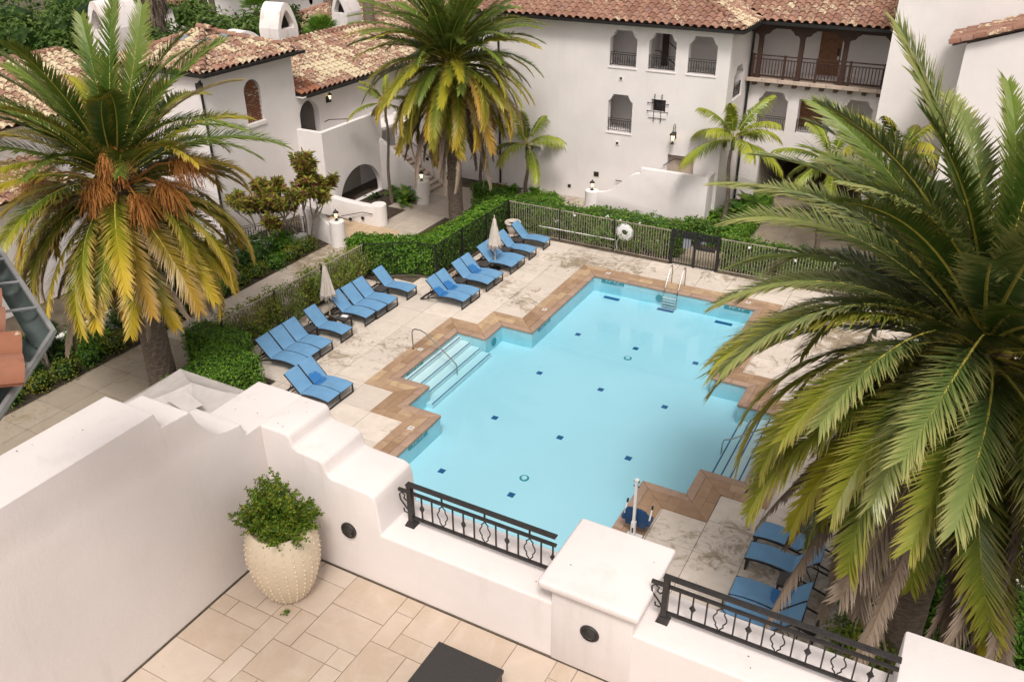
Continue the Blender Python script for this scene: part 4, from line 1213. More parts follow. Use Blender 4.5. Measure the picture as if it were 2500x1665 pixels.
# curved low wall and the ramp walls beside the lamp pillars
def curved_wall(name, label, pts, w, h, mat='stucco', hs=None, end_r=None):
    mb = MB(); L = []
    P = [Vector((*p, 0)) for p in pts]
    b = 0
    for i, p in enumerate(P):
        d = (P[min(i + 1, len(P) - 1)] - P[max(i - 1, 0)]).normalized(); s_ = Vector((-d.y, d.x, 0)); hh = hs[i] if hs else h
        for q in (p + s_ * w / 2, p - s_ * w / 2): mb.v += [(q.x, q.y, 0.0), (q.x, q.y, hh)]
    k = len(P)
    for i in range(k - 1):
        a = i * 4; c = a + 4
        for f in ((a, c, c + 1, a + 1), (a + 2, a + 3, c + 3, c + 2), (a + 1, c + 1, c + 3, a + 3)): mb.f.append(f); mb.m.append(0)
    mb.f += [(0, 1, 3, 2), ((k - 1) * 4, (k - 1) * 4 + 2, (k - 1) * 4 + 3, (k - 1) * 4 + 1)]; mb.m += [0, 0]
    t_ = thing(name, label, 'wall', (pts[0][0], pts[0][1], 0))
    mb.build('wall_body', mat, t_, recalc=True, bevel=0.03, smooth=True)
    return t_
arc = [(-24.25 - 3.2 * (i / 12), 30.95 + 0.42 * (i / 12) ** 2) for i in range(13)]
cw = curved_wall('garden_wall', 'low curved white wall with rounded end and black handrail beside the paved court', arc, 0.42, 0.92, hs=[0.95 - 0.1 * (i / 12) for i in range(13)])
MB().lathe([(0.36, 0.0), (0.36, 0.98), (0.33, 1.02), (0.0, 1.02)], 24, (-24.27, 31.1, 0)).build('rounded_end', 'stucco', cw, smooth=True)
hr = MB(); hr.tube([(-24.35, 30.68, 0.62), (-24.95, 30.66, 0.62), (-26.3, 30.7, 0.18)], 0.018, 6); hr.build('handrail', 'black_metal', cw)
for (x, z) in ((-25.0, 0.30), (-25.75, 0.12)):
    MB().tube([(x, 30.73, z), (x, 30.69, z)], 0.085, 14).build('step_light', 'bronze', cw)
arc = [(-24.35 - 2.6 * (i / 10), 28.0 + 0.75 * (i / 10)) for i in range(11)]
curved_wall('ramp_wall', 'white ramp wall rising behind the small leafy tree', arc, 0.3, 0.8, hs=[0.72 + 0.55 * math.sin(min(1, i / 6) * PI / 2) for i in range(11)])
struct('ramp_floor', MB().add([(-24.86, 28.1, -0.001), (-22.05, 28.3, -0.001), (-22.9, 30.8, -0.001), (-24.8, 30.8, -0.001), (-27.0, 30.8, -0.001), (-27.0, 28.6, -0.001)], [(0, 1, 2, 3, 4, 5)]), 'sand_path')

# stair wall in front of the main facade (solid white, swooping top)
sw = thing('stair_wall', 'solid white stair wall with swooping top in front of the hotel facade', 'wall', (-13, 37.9, 0))
YS = 37.9
pl = [(-16.1, 0.0), (-10.5, 0.0), (-10.5, 2.36), (-13.8, 2.36), (-13.8, 2.08), (-14.05, 2.06), (-14.4, 1.88), (-14.85, 1.42), (-15.25, 1.08), (-15.6, 0.90), (-16.1, 0.80)]
MB().slaby(pl, YS, YS + 0.28).build('wall_body', 'stucco', sw, bevel=0.025, smooth=True)
MB().box(-10.78, -10.5, YS + 0.282, 40.4, 0.0, 2.35).build('side_wall', 'stucco', sw, bevel=0.02)
MB().box(-10.498, -10.48, YS + 1.1, YS + 1.3, 0.7, 0.95).build('vent', 'vent', sw)
MB().tube([(-13.0, 38.8, 2.35), (-12.5, 38.8, 2.75), (-12.0, 38.8, 2.78)], 0.022, 6).build('handrail', 'black_metal', sw)
MB().tube([(-15.4, 38.8, 1.25), (-15.0, 38.8, 1.25)], 0.022, 6).build('handrail', 'black_metal', sw)

# south roof beyond the left palm
south = thing('south_roof_house', 'long lichen covered tile roof left of the tower, behind the big palm', 'building', (-34, 18, 0))
MB().box(-40.0, -32.7, 3.0, 25.6, 0.0, 6.3).build('wall', 'stucco', south)
sroof = MB().add([(-32.3, 3.0, 6.40), (-32.3, 25.64, 6.40), (-36.6, 25.64, 7.9), (-36.6, 3.0, 7.9)], [(0, 1, 2, 3)]).build('roof', 'roof_deck', south)
roof_slope(sroof, (-32.25, 12.0, 6.44), (0, 1, 0), (-1, 0, 0), 13.6, 4.2, 0.35, 'tile_lichen', seed=31, limit=300)
ridge_line(sroof, (-36.55, 12, 7.95), (-36.55, 25.5, 7.95), 'tile_main')
low = MB().add([(-30.6, 8.0, 4.3), (-30.6, 20.4, 4.3), (-32.68, 20.4, 5.05), (-32.68, 8.0, 5.05)], [(0, 1, 2, 3)]).build('lower_roof', 'roof_deck', south)
roof_slope(low, (-30.55, 12.0, 4.34), (0, 1, 0), (-1, 0, 0), 8.4, 2.1, 0.35, 'tile_lichen', seed=32)
MB().box(-32.68, -31.0, 8.0, 20.3, 0.0, 4.28).build('lower_wall', 'stucco', south)
MB().box(-26.75, -26.45, 12.0, 24.8, 0.0, 0.75).build('garden_wall_base', 'stucco', None)
o = bpy.data.objects['garden_wall_base']; o.name = 'garden_parapet'; tag(o, 'low white garden wall behind the shrubs under the left palm', 'wall')

# ================================================================== TERRACE (near the viewer)
ZT = 8.70; YP = 4.966; YO = 5.588; XI = -5.57; XO = -6.17
ter = thing('terrace_parapet', 'white stucco terrace walls in front with stepped top, scalloped side and capped pier', 'wall', (-3, 5.3, ZT))
# side wall with the scalloped drop; front wall stepping down to the low rail wall
prof = [(-3.0, 0.0), (YO, 0.0), (YO, 10.20), (4.78, 10.20), (4.74, 10.35), (4.66, 10.36), (4.55, 10.38), (4.44, 10.43), (4.34, 10.53), (4.26, 10.66), (4.215, 10.79), (4.20, 10.80), (3.90, 10.82), (3.86, 10.985), (-3.0, 11.0)]
MB().slabx(prof, XO, XI).build('side_wall', 'stucco_worn_dimmed', ter, bevel=0.035, seg=3, smooth=True, angle=50)
prof = [(XI - 0.01, 0.0), (2.4, 0.0), (2.4, 9.36), (-4.19, 9.36), (-4.21, 9.70), (-4.235, 9.80), (-4.30, 9.83), (-4.72, 9.845), (-4.775, 9.87), (-4.80, 9.94), (-4.815, 10.0), (-4.87, 10.025), (-5.12, 10.04), (-5.18, 10.07), (-5.205, 10.17), (-5.24, 10.205), (XI - 0.01, 10.205)]
MB().slaby(prof, YP, YO - 0.004).build('front_wall', 'stucco_worn_dimmed', ter, bevel=0.04, seg=3, smooth=True, angle=50)
pier = MB().box(-2.36, -1.60, YP - 0.012, 5.72, 8.6, 9.56).build('pier', 'stucco_worn_dimmed', ter, bevel=0.02, smooth=True)
MB().box(-2.47, -1.545, YP - 0.07, 5.83, 9.555, 9.645).build('cap', 'stucco_worn_dimmed', pier, bevel=0.03, seg=3, smooth=True)
MB().box(0.37, 2.6, YP - 0.012, 5.80, 8.6, 9.65).build('pier', 'stucco_worn_dimmed', ter, bevel=0.025, smooth=True)
MB().box(XI - 0.02, 6.0, -4.0, YP + 0.01, 0.0, ZT - 0.045).build('building_mass', 'stucco', ter)
# narrow dark strip along the foot of the walls
mb = MB(); mb.box(XI, 2.4, YP - 0.014, YP - 0.001, ZT - 0.02, ZT + 0.012); mb.box(XI + 0.001, XI + 0.014, -2, YP - 0.014, ZT - 0.02, ZT + 0.012)
mb.build('wall_foot_strip', 'mortar', ter)
# specks of dirt and fallen bits on the caps
rng = random.Random(77); mb = MB()
for _ in range(26):
    k = rng.random()
    if k < 0.4: x, y, z = rng.uniform(-6.1, -5.3), rng.uniform(5.02, 5.5), 10.206
    elif k < 0.6: x, y, z = rng.uniform(-6.1, -5.63), rng.uniform(2.5, 3.8), 11.001
    elif k < 0.8: x, y, z = rng.uniform(-4.0, 0.3), rng.uniform(5.02, 5.5), 9.362
    else: x, y, z = rng.uniform(-2.4, -1.6), rng.uniform(5.0, 5.75), 9.647
    s_ = rng.uniform(0.002, 0.006); a = rng.uniform(0, 6)
    mb.add([(x + s_ * 2 * math.cos(a), y + s_ * 2 * math.sin(a), z + 0.001), (x - s_ * math.sin(a), y + s_ * math.cos(a), z + 0.006), (x - s_ * 1.5 * math.cos(a), y - s_ * 1.5 * math.sin(a), z + 0.001), (x + s_ * math.sin(a), y - s_ * math.cos(a), z + 0.003)], [(0, 1, 2, 3)])
tag(mb.build('leaf_litter', 'fibre'), 'tiny dark specks of leaf litter scattered on the white wall tops', 'litter', kind='stuff')

# terrace floor tiles in a mixed pattern
tf = struct('terrace_floor', MB().add([(XI, -1.5, ZT - 0.012), (2.4, -1.5, ZT - 0.012), (2.4, YP, ZT - 0.012), (XI, YP, ZT - 0.012)], [(0, 1, 2, 3)]), 'grout')
rng = random.Random(21); U = 0.2045; NX, NY = 32, 22
occ = [[False] * NY for _ in range(NX)]
x00, y00 = XI + 0.016, YP - 0.016
for j in range(NY):
    for i in range(NX):
        if occ[i][j]: continue
        opts = [(3, 2), (2, 2), (2, 3), (2, 1), (1, 1), (1, 2)]; wts = [3.2, 4.5, 1.6, 1.8, 2.2, 1.4]
        while opts:
            o = rng.choices(range(len(opts)), wts)[0]; w, h = opts[o]
            if i + w <= NX and j + h <= NY and all(not occ[a][b] for a in range(i, i + w) for b in range(j, j + h)): break
            opts.pop(o); wts.pop(o)
        for a in range(i, i + w):
            for b in range(j, j + h): occ[a][b] = True
        g_ = 0.004
        m2 = MB().box(-w * U / 2 + g_, w * U / 2 - g_, -h * U / 2 + g_, h * U / 2 - g_, -0.02, 0)
        m2.build('floor_tile', 'travertine', tf, loc=(x00 + (i + w / 2) * U, y00 - (j + h / 2) * U, ZT + rng.uniform(-0.0015, 0.0015)))

# round bulkhead lights in the parapet
def oval_light(label, x, z):
    t_ = thing('step_light', label, 'light', (x, YP, z), 0, 'oval wall lights in the terrace parapet')
    b = MB(); b.lathe([(0.0, 0.0), (0.088, 0.0), (0.090, 0.018), (0.078, 0.03), (0.066, 0.03), (0.066, 0.022)], 28)
    o = b.build('bezel', 'bronze', None, loc=(x, YP - 0.001, z), smooth=True, angle=30); o.rotation_euler = (PI / 2, 0, 0); adopt(o, t_)
    m2 = MB(); vs = [(0.066 * math.cos(a), 0.066 * math.sin(a), 0.02) for a in [PI * 2 * k / 24 for k in range(24)]]
    m2.add(vs, [tuple(range(24))]); o = m2.build('face', 'black_metal', None, loc=(x, YP - 0.001, z)); o.rotation_euler = (PI / 2, 0, 0); adopt(o, t_)
    m2 = MB(); hood = []
    for k in range(13):
        a = PI * k / 12 * 0.94 + 0.1
        hood.append((0.064 * math.cos(a), 0.064 * math.sin(a)))
    vs = [(p[0], p[1], 0.024) for p in hood] + [(p[0] * 0.8, p[1] * 0.55 - 0.02, 0.055) for p in hood]
    m2.add(vs, [(k, k + 1, 14 + k, 13 + k) for k in range(12)] + [tuple(13 + k for k in range(13))])
    o = m2.build('hood', 'bronze', None, loc=(x, YP - 0.001, z), smooth=True); o.rotation_euler = (PI / 2, 0, 0); adopt(o, t_)
    m2 = MB(); m2.add([(-0.05, -0.035, 0.022), (0.05, -0.035, 0.022), (0.03, -0.058, 0.022), (-0.03, -0.058, 0.022)], [(3, 2, 1, 0)])
    o = m2.build('lens', 'zinc_light', None, loc=(x, YP - 0.003, z)); o.rotation_euler = (PI / 2, 0, 0); adopt(o, t_)
oval_light('dark oval wall light to the right of the studded pot', -4.58, 9.28)
oval_light('dark oval wall light below the capped white pier', -1.985, 9.20)

# wrought iron railings on the low wall
YR = 5.25; ZL = 9.36
def q_foil(mb, x, z0, z1):
    """open quatrefoil baluster between z0 and z1"""
    h = z1 - z0; c = (z0 + z1) / 2
    for s_ in (-1, 1):
        pts = [(0.0, 0.50), (0.03, 0.40), (0.10, 0.335), (0.165, 0.30), (0.15, 0.24), (0.155, 0.19), (0.21, 0.13), (0.26, 0.05), (0.265, -0.03), (0.215, -0.11), (0.15, -0.17), (0.145, -0.21), (0.165, -0.26), (0.12, -0.31), (0.05, -0.37), (0.0, -0.5)]
        mb.tube([(x + s_ * a * h * 0.72, YR, c + b * h) for a, b in pts], 0.0062, 5)
def terrace_rail(label, x0, x1, seq, start, pitch, scroll=True):
    t_ = thing('iron_railing', label, 'railing', (x0, YR, ZL), 0, 'dark iron railings on the terrace wall')
    top = MB(); top.bar((x0 - 0.03, YR, 9.85), (x1, YR, 9.85), 0.06, 0.016); top.build('top_rail', 'bronze', t_, bevel=0.003)
    MB().bar((x0, YR, 9.752), (x1, YR, 9.752), 0.032, 0.02).build('middle_rail', 'bronze', t_)
    MB().bar((x0, YR, 9.455), (x1, YR, 9.455), 0.032, 0.02).build('bottom_rail', 'bronze', t_)
    p_ = MB(); p_.box(x0 - 0.025, x0 + 0.025, YR - 0.025, YR + 0.025, ZL + 0.03, 9.84)
    p_.add([(x0 - 0.055, YR - 0.055, ZL), (x0 + 0.055, YR - 0.055, ZL), (x0 + 0.055, YR + 0.055, ZL), (x0 - 0.055, YR + 0.055, ZL), (x0 - 0.03, YR - 0.03, ZL + 0.055), (x0 + 0.03, YR - 0.03, ZL + 0.055), (x0 + 0.03, YR + 0.03, ZL + 0.055), (x0 - 0.03, YR + 0.03, ZL + 0.055)], [(0, 1, 5, 4), (1, 2, 6, 5), (2, 3, 7, 6), (3, 0, 4, 7), (4, 5, 6, 7)])
    p_.build('post', 'bronze', t_)
    if scroll:
        s_ = MB(); xw = x0 - 0.13
        s_.bar((xw, YR, 9.752), (x0, YR, 9.752), 0.028, 0.028)
        s_.tube([(x0 - 0.03, YR, 9.66), (x0 - 0.05, YR, 9.64), (x0 - 0.075, YR, 9.66), (x0 - 0.06, YR, 9.70), (x0 - 0.10, YR, 9.725), (x0 - 0.125, YR, 9.69), (x0 - 0.118, YR, 9.63), (x0 - 0.06, YR, 9.56), (x0 - 0.03, YR, 9.52), (x0 - 0.045, YR, 9.49), (x0 - 0.08, YR, 9.495), (x0 - 0.085, YR, 9.53)], 0.008, 6)
        s_.build('scroll_bracket', 'bronze', t_, smooth=True)
    x = start; k = 0
    while x < x1 - 0.03:
        m2 = MB(); kind = seq[k % len(seq)]
        if kind == 'p': m2.bar((x, YR, 9.455), (x, YR, 9.752), 0.013)
        elif kind == 'k':
            m2.bar((x, YR, 9.455), (x, YR, 9.752), 0.013)
            m2.lathe([(0.008, -0.04), (0.014, -0.03), (0.018, -0.02), (0.03, 0.0), (0.018, 0.02), (0.014, 0.03), (0.008, 0.04)], 4, (x, YR, 9.60))
        else:
            q_foil(m2, x, 9.455, 9.745); m2.bar((x, YR, 9.752), (x, YR, 9.845), 0.014)
        m2.build('baluster', 'bronze', t_); x += pitch; k += 1
terrace_rail('dark iron railing with quatrefoil balusters left of the capped pier', -4.02, -2.46, 'kpqp', -3.89, 0.1165)
terrace_rail('dark iron railing with quatrefoil balusters right of the capped pier', -1.44, 0.37, 'pkpq', -1.32, 0.1165)

# studded pot with a clipped thorny shrub
pot = thing('planter_pot', 'cream studded ceramic pot in the terrace corner', 'pot', (-5.0, 4.47, ZT))
PR = [(0.15, 0.0), (0.18, 0.006), (0.24, 0.10), (0.295, 0.23), (0.335, 0.38), (0.353, 0.52), (0.348, 0.64), (0.325, 0.74), (0.292, 0.815), (0.27, 0.845), (0.255, 0.84), (0.245, 0.80), (0.0, 0.75)]
MB().lathe(PR, 48, (-5.0, 4.47, ZT)).build('pot_body', 'pot', pot, smooth=True, angle=40)
st_ = MB()
def prad(z):
    for (r0, z0), (r1, z1) in zip(PR, PR[1:]):
        if z0 <= z <= z1: return r0 + (r1 - r0) * (z - z0) / max(1e-6, z1 - z0)
    return 0.3
for i in range(24):
    for j in range(12):
        z = 0.035 + 0.062 * j + (0.031 if i % 2 else 0); r = prad(z); a = 2 * PI * i / 24
        st_.ico((-5.0 + r * math.cos(a), 4.47 + r * math.sin(a), ZT + z), 0.0125, 1)
st_.build('studs', 'pot', pot, smooth=True)['kind'] = 'stuff'
MB().lathe([(0.0, 0.0), (0.247, 0.0)], 24, (-5.0, 4.47, ZT + 0.785)).build('soil', 'soil', pot)
rng = random.Random(4)
plant = thing('potted_shrub', 'bushy green shrub with thorny brownish tips growing in the studded pot', 'plant', (-5.0, 4.47, ZT + 0.78))
tw = MB(); lf = MB()
base = Vector((-5.0, 4.47, ZT + 0.77))
def twig(p, d, L, r, depth):
    pts = [p]; q = p.copy(); dd = d.copy()
    nseg = 6
    for k in range(nseg):
        dd = (dd + rvec(rng) * 0.16 + Vector((0, 0, -0.02))).normalized(); q = q + dd * (L / nseg); pts.append(q.copy())
    tw.tube(pts, [r * (1 - 0.75 * k / nseg) for k in range(nseg + 1)], 4, cap=False)
    for k in range(1, nseg + 1):
        for _ in range(9 if depth else 5):
            f = rng.random(); c = pts[k - 1].lerp(pts[k], f)
            leaf(lf, c + rvec(rng) * 0.012, (rvec(rng) + Vector((0, 0, 0.6))).normalized(), 0.027, rng, 0.66)
        if k > 1 and depth > 0:
            for _ in range(2):
                twig(pts[k], (dd + rvec(rng) * 0.9).normalized(), L * 0.36, r * 0.5, depth - 1)
for k in range(60):
    a = rng.uniform(0, 2 * PI); el = R(rng.uniform(26, 88))
    d = Vector((math.cos(a) * math.cos(el), math.sin(a) * math.cos(el), math.sin(el)))
    twig(base + Vector((d.x * 0.10, d.y * 0.10, 0.02)), d, rng.uniform(0.20, 0.42) * (1.12 if el > R(50) else 0.88), 0.007, 1)
for _ in range(5200):
    d = rvec(rng); d.z = abs(d.z)
    k = rng.uniform(0.35, 1.0) * (1 + 0.3 * noise.noise(d * 3))
    leaf(lf, base + Vector((d.x * 0.26 * k, d.y * 0.26 * k, d.z * 0.32 * k)), (d + rvec(rng) * 0.8).normalized(), 0.027, rng, 0.62)
tw.build('twigs', 'fibre', plant); lf.build('foliage', 'pot_leaf', plant)
sp_ = MB(); rng = random.Random(6)
for _ in range(40): leaf(sp_, Vector((-4.83 + rng.uniform(-.03, .03), 4.22 + rng.uniform(-.03, .03), ZT + rng.uniform(0.005, 0.05))), Vector((rng.uniform(-.5, .5), rng.uniform(-.5, .5), 1)).normalized(), 0.022, rng, 0.7)
tag(sp_.build('weed_tuft', 'pot_leaf'), 'tiny green weed sprouting at the foot of the studded pot', 'weed')

# dark wicker ottoman at the bottom edge
ot = thing('wicker_table', 'dark woven wicker table cut off by the bottom edge', 'table', (-2.8, 3.85, ZT))
MB().box(-3.14, -2.49, 3.35, 4.345, ZT + 0.36, ZT + 0.40).build('top', 'wicker', ot, bevel=0.008)
MB().box(-3.125, -2.505, 3.365, 4.33, ZT + 0.05, ZT + 0.358).build('skirt', 'wicker', ot)
for x in (-3.1, -2.53):
    for y in (3.39, 4.3): MB().box(x - 0.02, x + 0.02, y - 0.02, y + 0.02, ZT, ZT + 0.05).build('foot', 'black_metal', ot)

# near tiled eave with stand-off gutter at the left edge
KS = 0.8
tur = thing('near_eave', 'corner of a close red tile eave with grey metal gutter at the left edge', 'roof', (-3.9, 1.6, 13.2))
ue = Vector((0.885, -0.465, 0)); ve = Vector((-0.465, -0.885, 0))
deck_ = MB()
o0 = Vector((-4.56, 2.43, 13.26)); o1 = Vector((-2.76, 1.485, 13.26)); up_ = (ve + Vector((0, 0, 0.35))) * 0.6
deck_.add([o0 + ve * 0.15, o1 + ve * 0.15, o1 + up_ + ve * .15, o0 + up_ + ve * .15], [(0, 1, 2, 3)])
rdk = deck_.build('roof', 'roof_deck', tur)
roof_slope(rdk, (-4.87, 2.55, 13.29), ue, ve, 2.33, 0.5, 0.35, 'tile_near', pw=0.225, expo=0.30, seed=41, mesh=TILE_HI, jitter=1.8)
PA, PB, PC = Vector((-4.98, 2.64, 13.30)), Vector((-3.23, 1.875, 13.30)), Vector((-2.73, 1.215, 13.30))
gt = MB()
for a, b, inn in ((PA, PB, Vector((-0.405, -0.914, 0))), (PB, PC, Vector((-0.79, -0.61, 0)))):
    ring = []
    for k in range(9):
        t_ = PI * k / 8
        off = inn * (0.05 - 0.05 * math.cos(t_)) + Vector((0, 0, -0.065 * math.sin(t_)))
        ring.append(off)
    vs = [a + o for o in ring] + [b + o for o in ring]
    gt.add(vs, [(k, k + 1, 10 + k, 9 + k) for k in range(8)])
gt.build('gutter', 'zinc', tur, smooth=True)
lip = MB(); lip.tube([PA, PB, PC], 0.013, 8); lip.build('gutter_lip', 'zinc_light', tur, smooth=True)
for f in (0.18, 0.5, 0.68, 0.86):
    c = PA.lerp(PB, f); MB().bar(c + Vector((0, 0, 0.01)), c + Vector((-0.09, -0.2, 0.04)), 0.018, 0.006).build('gutter_bracket', 'zinc_light', tur)
c = PB.lerp(PC, 0.35); MB().bar(c + Vector((0, 0, 0.01)), c + Vector((-0.2, -0.07, 0.02)), 0.018, 0.006).build('gutter_bracket', 'zinc_light', tur)
for f in (0.1, 0.35):
    a_ = o0.lerp(o1, f) + Vector((0, 0, -0.07)); MB().bar(a_ + ve * 0.1, a_ + ve * 0.62 + Vector((0, 0, 0.18)), 0.06, 0.09).build('rafter_tail', 'dark_wood', tur)

# ================================================================== POOL FURNITURE
def make_lounger():
    t_ = thing('sun_lounger', 'x', 'sun lounger')
    W = 0.31
    seat = [(0.02, 0.355), (0.12, 0.385), (0.35, 0.415), (0.6, 0.42), (0.85, 0.40), (1.02, 0.37), (1.10, 0.36)]
    back = [(1.105, 0.362), (1.16, 0.40), (1.30, 0.545), (1.45, 0.705), (1.58, 0.845), (1.665, 0.925), (1.69, 0.935)]
    for nm, pts, mat in (('seat', seat, 'sling'), ('backrest', back, 'sling')):
        mb = MB(); k = len(pts)
        for (x, z) in pts:
            for i in range(5):
                y = -W + 2 * W * i / 4; sag = -0.014 * math.sin(PI * i / 4) if nm == 'seat' else 0.0
                mb.v.append((x, y, z + sag))
        for (x, z) in pts:
            for i in range(5):
                y = -W + 2 * W * i / 4; mb.v.append((x + (0.012 if nm == 'backrest' else 0), y, z - 0.018))
        for a in range(k - 1):
            for i in range(4):
                v0 = a * 5 + i
                mb.f.append((v0, v0 + 5, v0 + 6, v0 + 1)); mb.m.append(0)
                w0 = k * 5 + v0; mb.f.append((w0, w0 + 1, w0 + 6, w0 + 5)); mb.m.append(0)
        for a in range(k - 1):
            for i in (0, 4):
                v0 = a * 5 + i; mb.f.append((v0, v0 + 5, k * 5 + v0 + 5, k * 5 + v0)); mb.m.append(0)
        for a in (0, k - 1):
            for i in range(4): v0 = a * 5 + i; mb.f.append((v0, v0 + 1, k * 5 + v0 + 1, k * 5 + v0)); mb.m.append(0)
        mb.build(nm, mat, t_, world=False, smooth=True, recalc=True)
    for s_ in (-1, 1):
        y = s_ * (W + 0.012)
        mb = MB(); pr = [(0.02, 0.34), (0.3, 0.375), (0.6, 0.375), (0.95, 0.33), (1.3, 0.245), (1.65, 0.13), (1.98, 0.035)]
        for a, b in zip(pr, pr[1:]): mb.bar((a[0] - 0.003, y, a[1]), (b[0] + 0.003, y, b[1]), 0.028, 0.045)
        mb.build('side_rail', 'lounger_frame', t_, world=False)
        mb = MB(); mb.bar((0.06, y, 0.0), (0.06, y, 0.34), 0.03, 0.05, up=(0, 1, 0)); mb.build('leg', 'lounger_frame', t_, world=False)
        mb = MB(); mb.bar((1.11, y, 0.345), (1.685, y, 0.915), 0.024, 0.03); mb.build('back_rail', 'lounger_frame', t_, world=False)
        mb = MB(); mb.bar((1.42, y, 0.64), (1.66, y, 0.15), 0.018, 0.018); mb.build('back_prop', 'lounger_frame', t_, world=False)
    MB().bar((0.06, -W, 0.02), (0.06, W, 0.02), 0.05, 0.03).build('foot_bar', 'lounger_frame', t_, world=False)
    MB().bar((0.045, -W, 0.325), (0.045, W, 0.325), 0.035, 0.03).build('foot_rail', 'lounger_frame', t_, world=False)
    MB().bar((1.98, -W, 0.035), (1.98, W, 0.035), 0.05, 0.05).build('head_bar', 'lounger_frame', t_, world=False)
    MB().bar((1.66, -W, 0.15), (1.66, W, 0.15), 0.03, 0.03).build('prop_bar', 'lounger_frame', t_, world=False)
    return t_
lg0 = make_lounger()
GRP = 'blue sling sun loungers round the pool'
LNG = [  # x of the foot, y, turn, damp, label
    (-16.00, 17.42, PI, 0, 'blue lounger nearest the terrace wall, half hidden by the white parapet'),
    (-16.00, 18.07, PI, 1, 'blue lounger with damp backrest and thin strap, second from the terrace wall'),
    (-18.40, 18.68, PI, 0, 'blue lounger against the clipped S-shaped hedge, first of a trio'),
    (-18.40, 19.33, PI, 0, 'blue lounger in the middle of the trio beside the S-shaped hedge'),
    (-18.40, 20.00, PI, 0, 'blue lounger of the hedge trio, next to a small dark table'),
    (-18.42, 21.16, PI, 0, 'single blue lounger between two dark tables near the left folded parasol'),
    (-18.44, 22.60, PI, 0, 'blue lounger beside the left folded parasol and the table with a paper'),
    (-18.40, 23.27, PI, 0, 'blue lounger in the middle of the trio right of the left parasol'),
    (-18.38, 23.94, PI, 0, 'blue lounger ending the trio right of the left parasol, by a dark table'),
    (-18.32, 25.16, PI, 0, 'single blue lounger in the corner of the tall leafy hedge'),
    (-15.96, 25.45, PI, 1, 'damp blue lounger at the front of the far row, frame end showing'),
    (-15.94, 26.10, PI, 1, 'damp blue lounger second in the far row, beside a dark table'),
    (-15.92, 27.25, PI, 0, 'blue lounger third in the far row, just past the first dark table'),
    (-15.90, 27.90, PI, 1, 'blue lounger fourth in the far row, before the right parasol'),
    (-15.88, 29.18, PI, 0, 'blue lounger directly in front of the right folded parasol'),
    (-15.88, 29.80, PI, 0, 'blue lounger just behind the right folded parasol'),
    (-15.88, 30.88, PI, 0, 'blue lounger past the right parasol, last but one of the far row'),
    (-15.84, 32.16, PI, 0, 'blue lounger at the far end of the row against the back fence'),
    (-2.72, 17.60, 0.0, 0, 'blue lounger on the right deck, farthest of four, under the big palm fronds'),
    (-2.70, 16.74, 0.0, 0, 'blue lounger on the right deck, second of four, frond hanging over it'),
    (-2.70, 15.40, 0.0, 1, 'blue lounger with damp patch just past the right iron railing'),
    (-2.70, 14.74, 0.0, 0, 'blue lounger seen through the right iron railing'),
    (-0.75, 19.35, 0.0, 0, 'blue lounger almost hidden behind the right palm')]
for k, (x, y, rz, damp, lab) in enumerate(LNG):
    o = lg0 if k == 0 else copy_tree(lg0)
    o.location = (x, y, 0.002); o.rotation_euler = (0, 0, rz + random.Random(k).uniform(-0.015, 0.015))
    tag(o, lab, 'sun lounger', GRP)
    if damp:
        for c in o.children:
            if c.name.startswith(('seat', 'backrest')):
                c.material_slots[0].link = 'OBJECT'; c.material_slots[0].material = MATS['sling_damp']
# thin strap hanging off one lounger
mb = MB(); mb.tube([(-16.75, 17.9, 0.41), (-16.6, 17.98, 0.43), (-16.5, 17.92, 0.42), (-16.38, 17.80, 0.40), (-16.35, 17.745, 0.30)], 0.006, 5)
tag(mb.build('strap', 'zinc_light'), 'thin pale strap lying over the damp lounger by the terrace', 'strap')

def make_table():
    t_ = thing('side_table', 'x', 'side table')
    MB().box(-0.24, 0.24, -0.24, 0.24, 0.395, 0.425).build('top', 'table_grey', t_, world=False, bevel=0.01)
    for sx in (-1, 1):
        for sy in (-1, 1): MB().box(sx * 0.2 - 0.025, sx * 0.2 + 0.025, sy * 0.2 - 0.025, sy * 0.2 + 0.025, 0, 0.394).build('leg', 'lounger_frame', t_, world=False)
    m2 = MB()
    for s_ in (-1, 1): m2.box(-0.2, 0.2, s_ * 0.215 - 0.01, s_ * 0.215 + 0.01, 0.34, 0.393); m2.box(s_ * 0.215 - 0.01, s_ * 0.215 + 0.01, -0.2, 0.2, 0.341, 0.392)
    m2.build('apron', 'lounger_frame', t_, world=False)
    return t_
tb0 = make_table()
for k, (x, y, lab) in enumerate([(-19.72, 20.60, 'dark square side table beside the hedge trio of loungers'), (-19.17, 21.88, 'dark side table with a white paper on it by the left parasol'),
        (-19.42, 24.55, 'dark side table beside the lounger in the hedge corner'), (-17.06, 26.67, 'dark side table nearest in the far lounger row'), (-17.02, 28.52, 'dark side table left of the right parasol'),
        (-16.98, 30.34, 'dark side table behind the right parasol'), (-17.02, 31.52, 'dark side table before the last lounger by the back fence'),
        (-1.56, 16.08, 'dark side table between the right deck loungers'), (-1.80, 18.20, 'dark side table at the far side of the right deck loungers')]):
    o = tb0 if k == 0 else copy_tree(tb0)
    o.location = (x, y, 0.002); tag(o, lab, 'side table', 'dark side tables between loungers')
p_ = MB().box(-0.13, 0.13, -0.09, 0.09, 0, 0.004).build('paper', 'paper', None, loc=(-19.15, 21.95, 0.429)); p_.rotation_euler = (0, 0, 0.15)
tag(p_, 'white sheet of paper lying on a dark side table', 'paper')

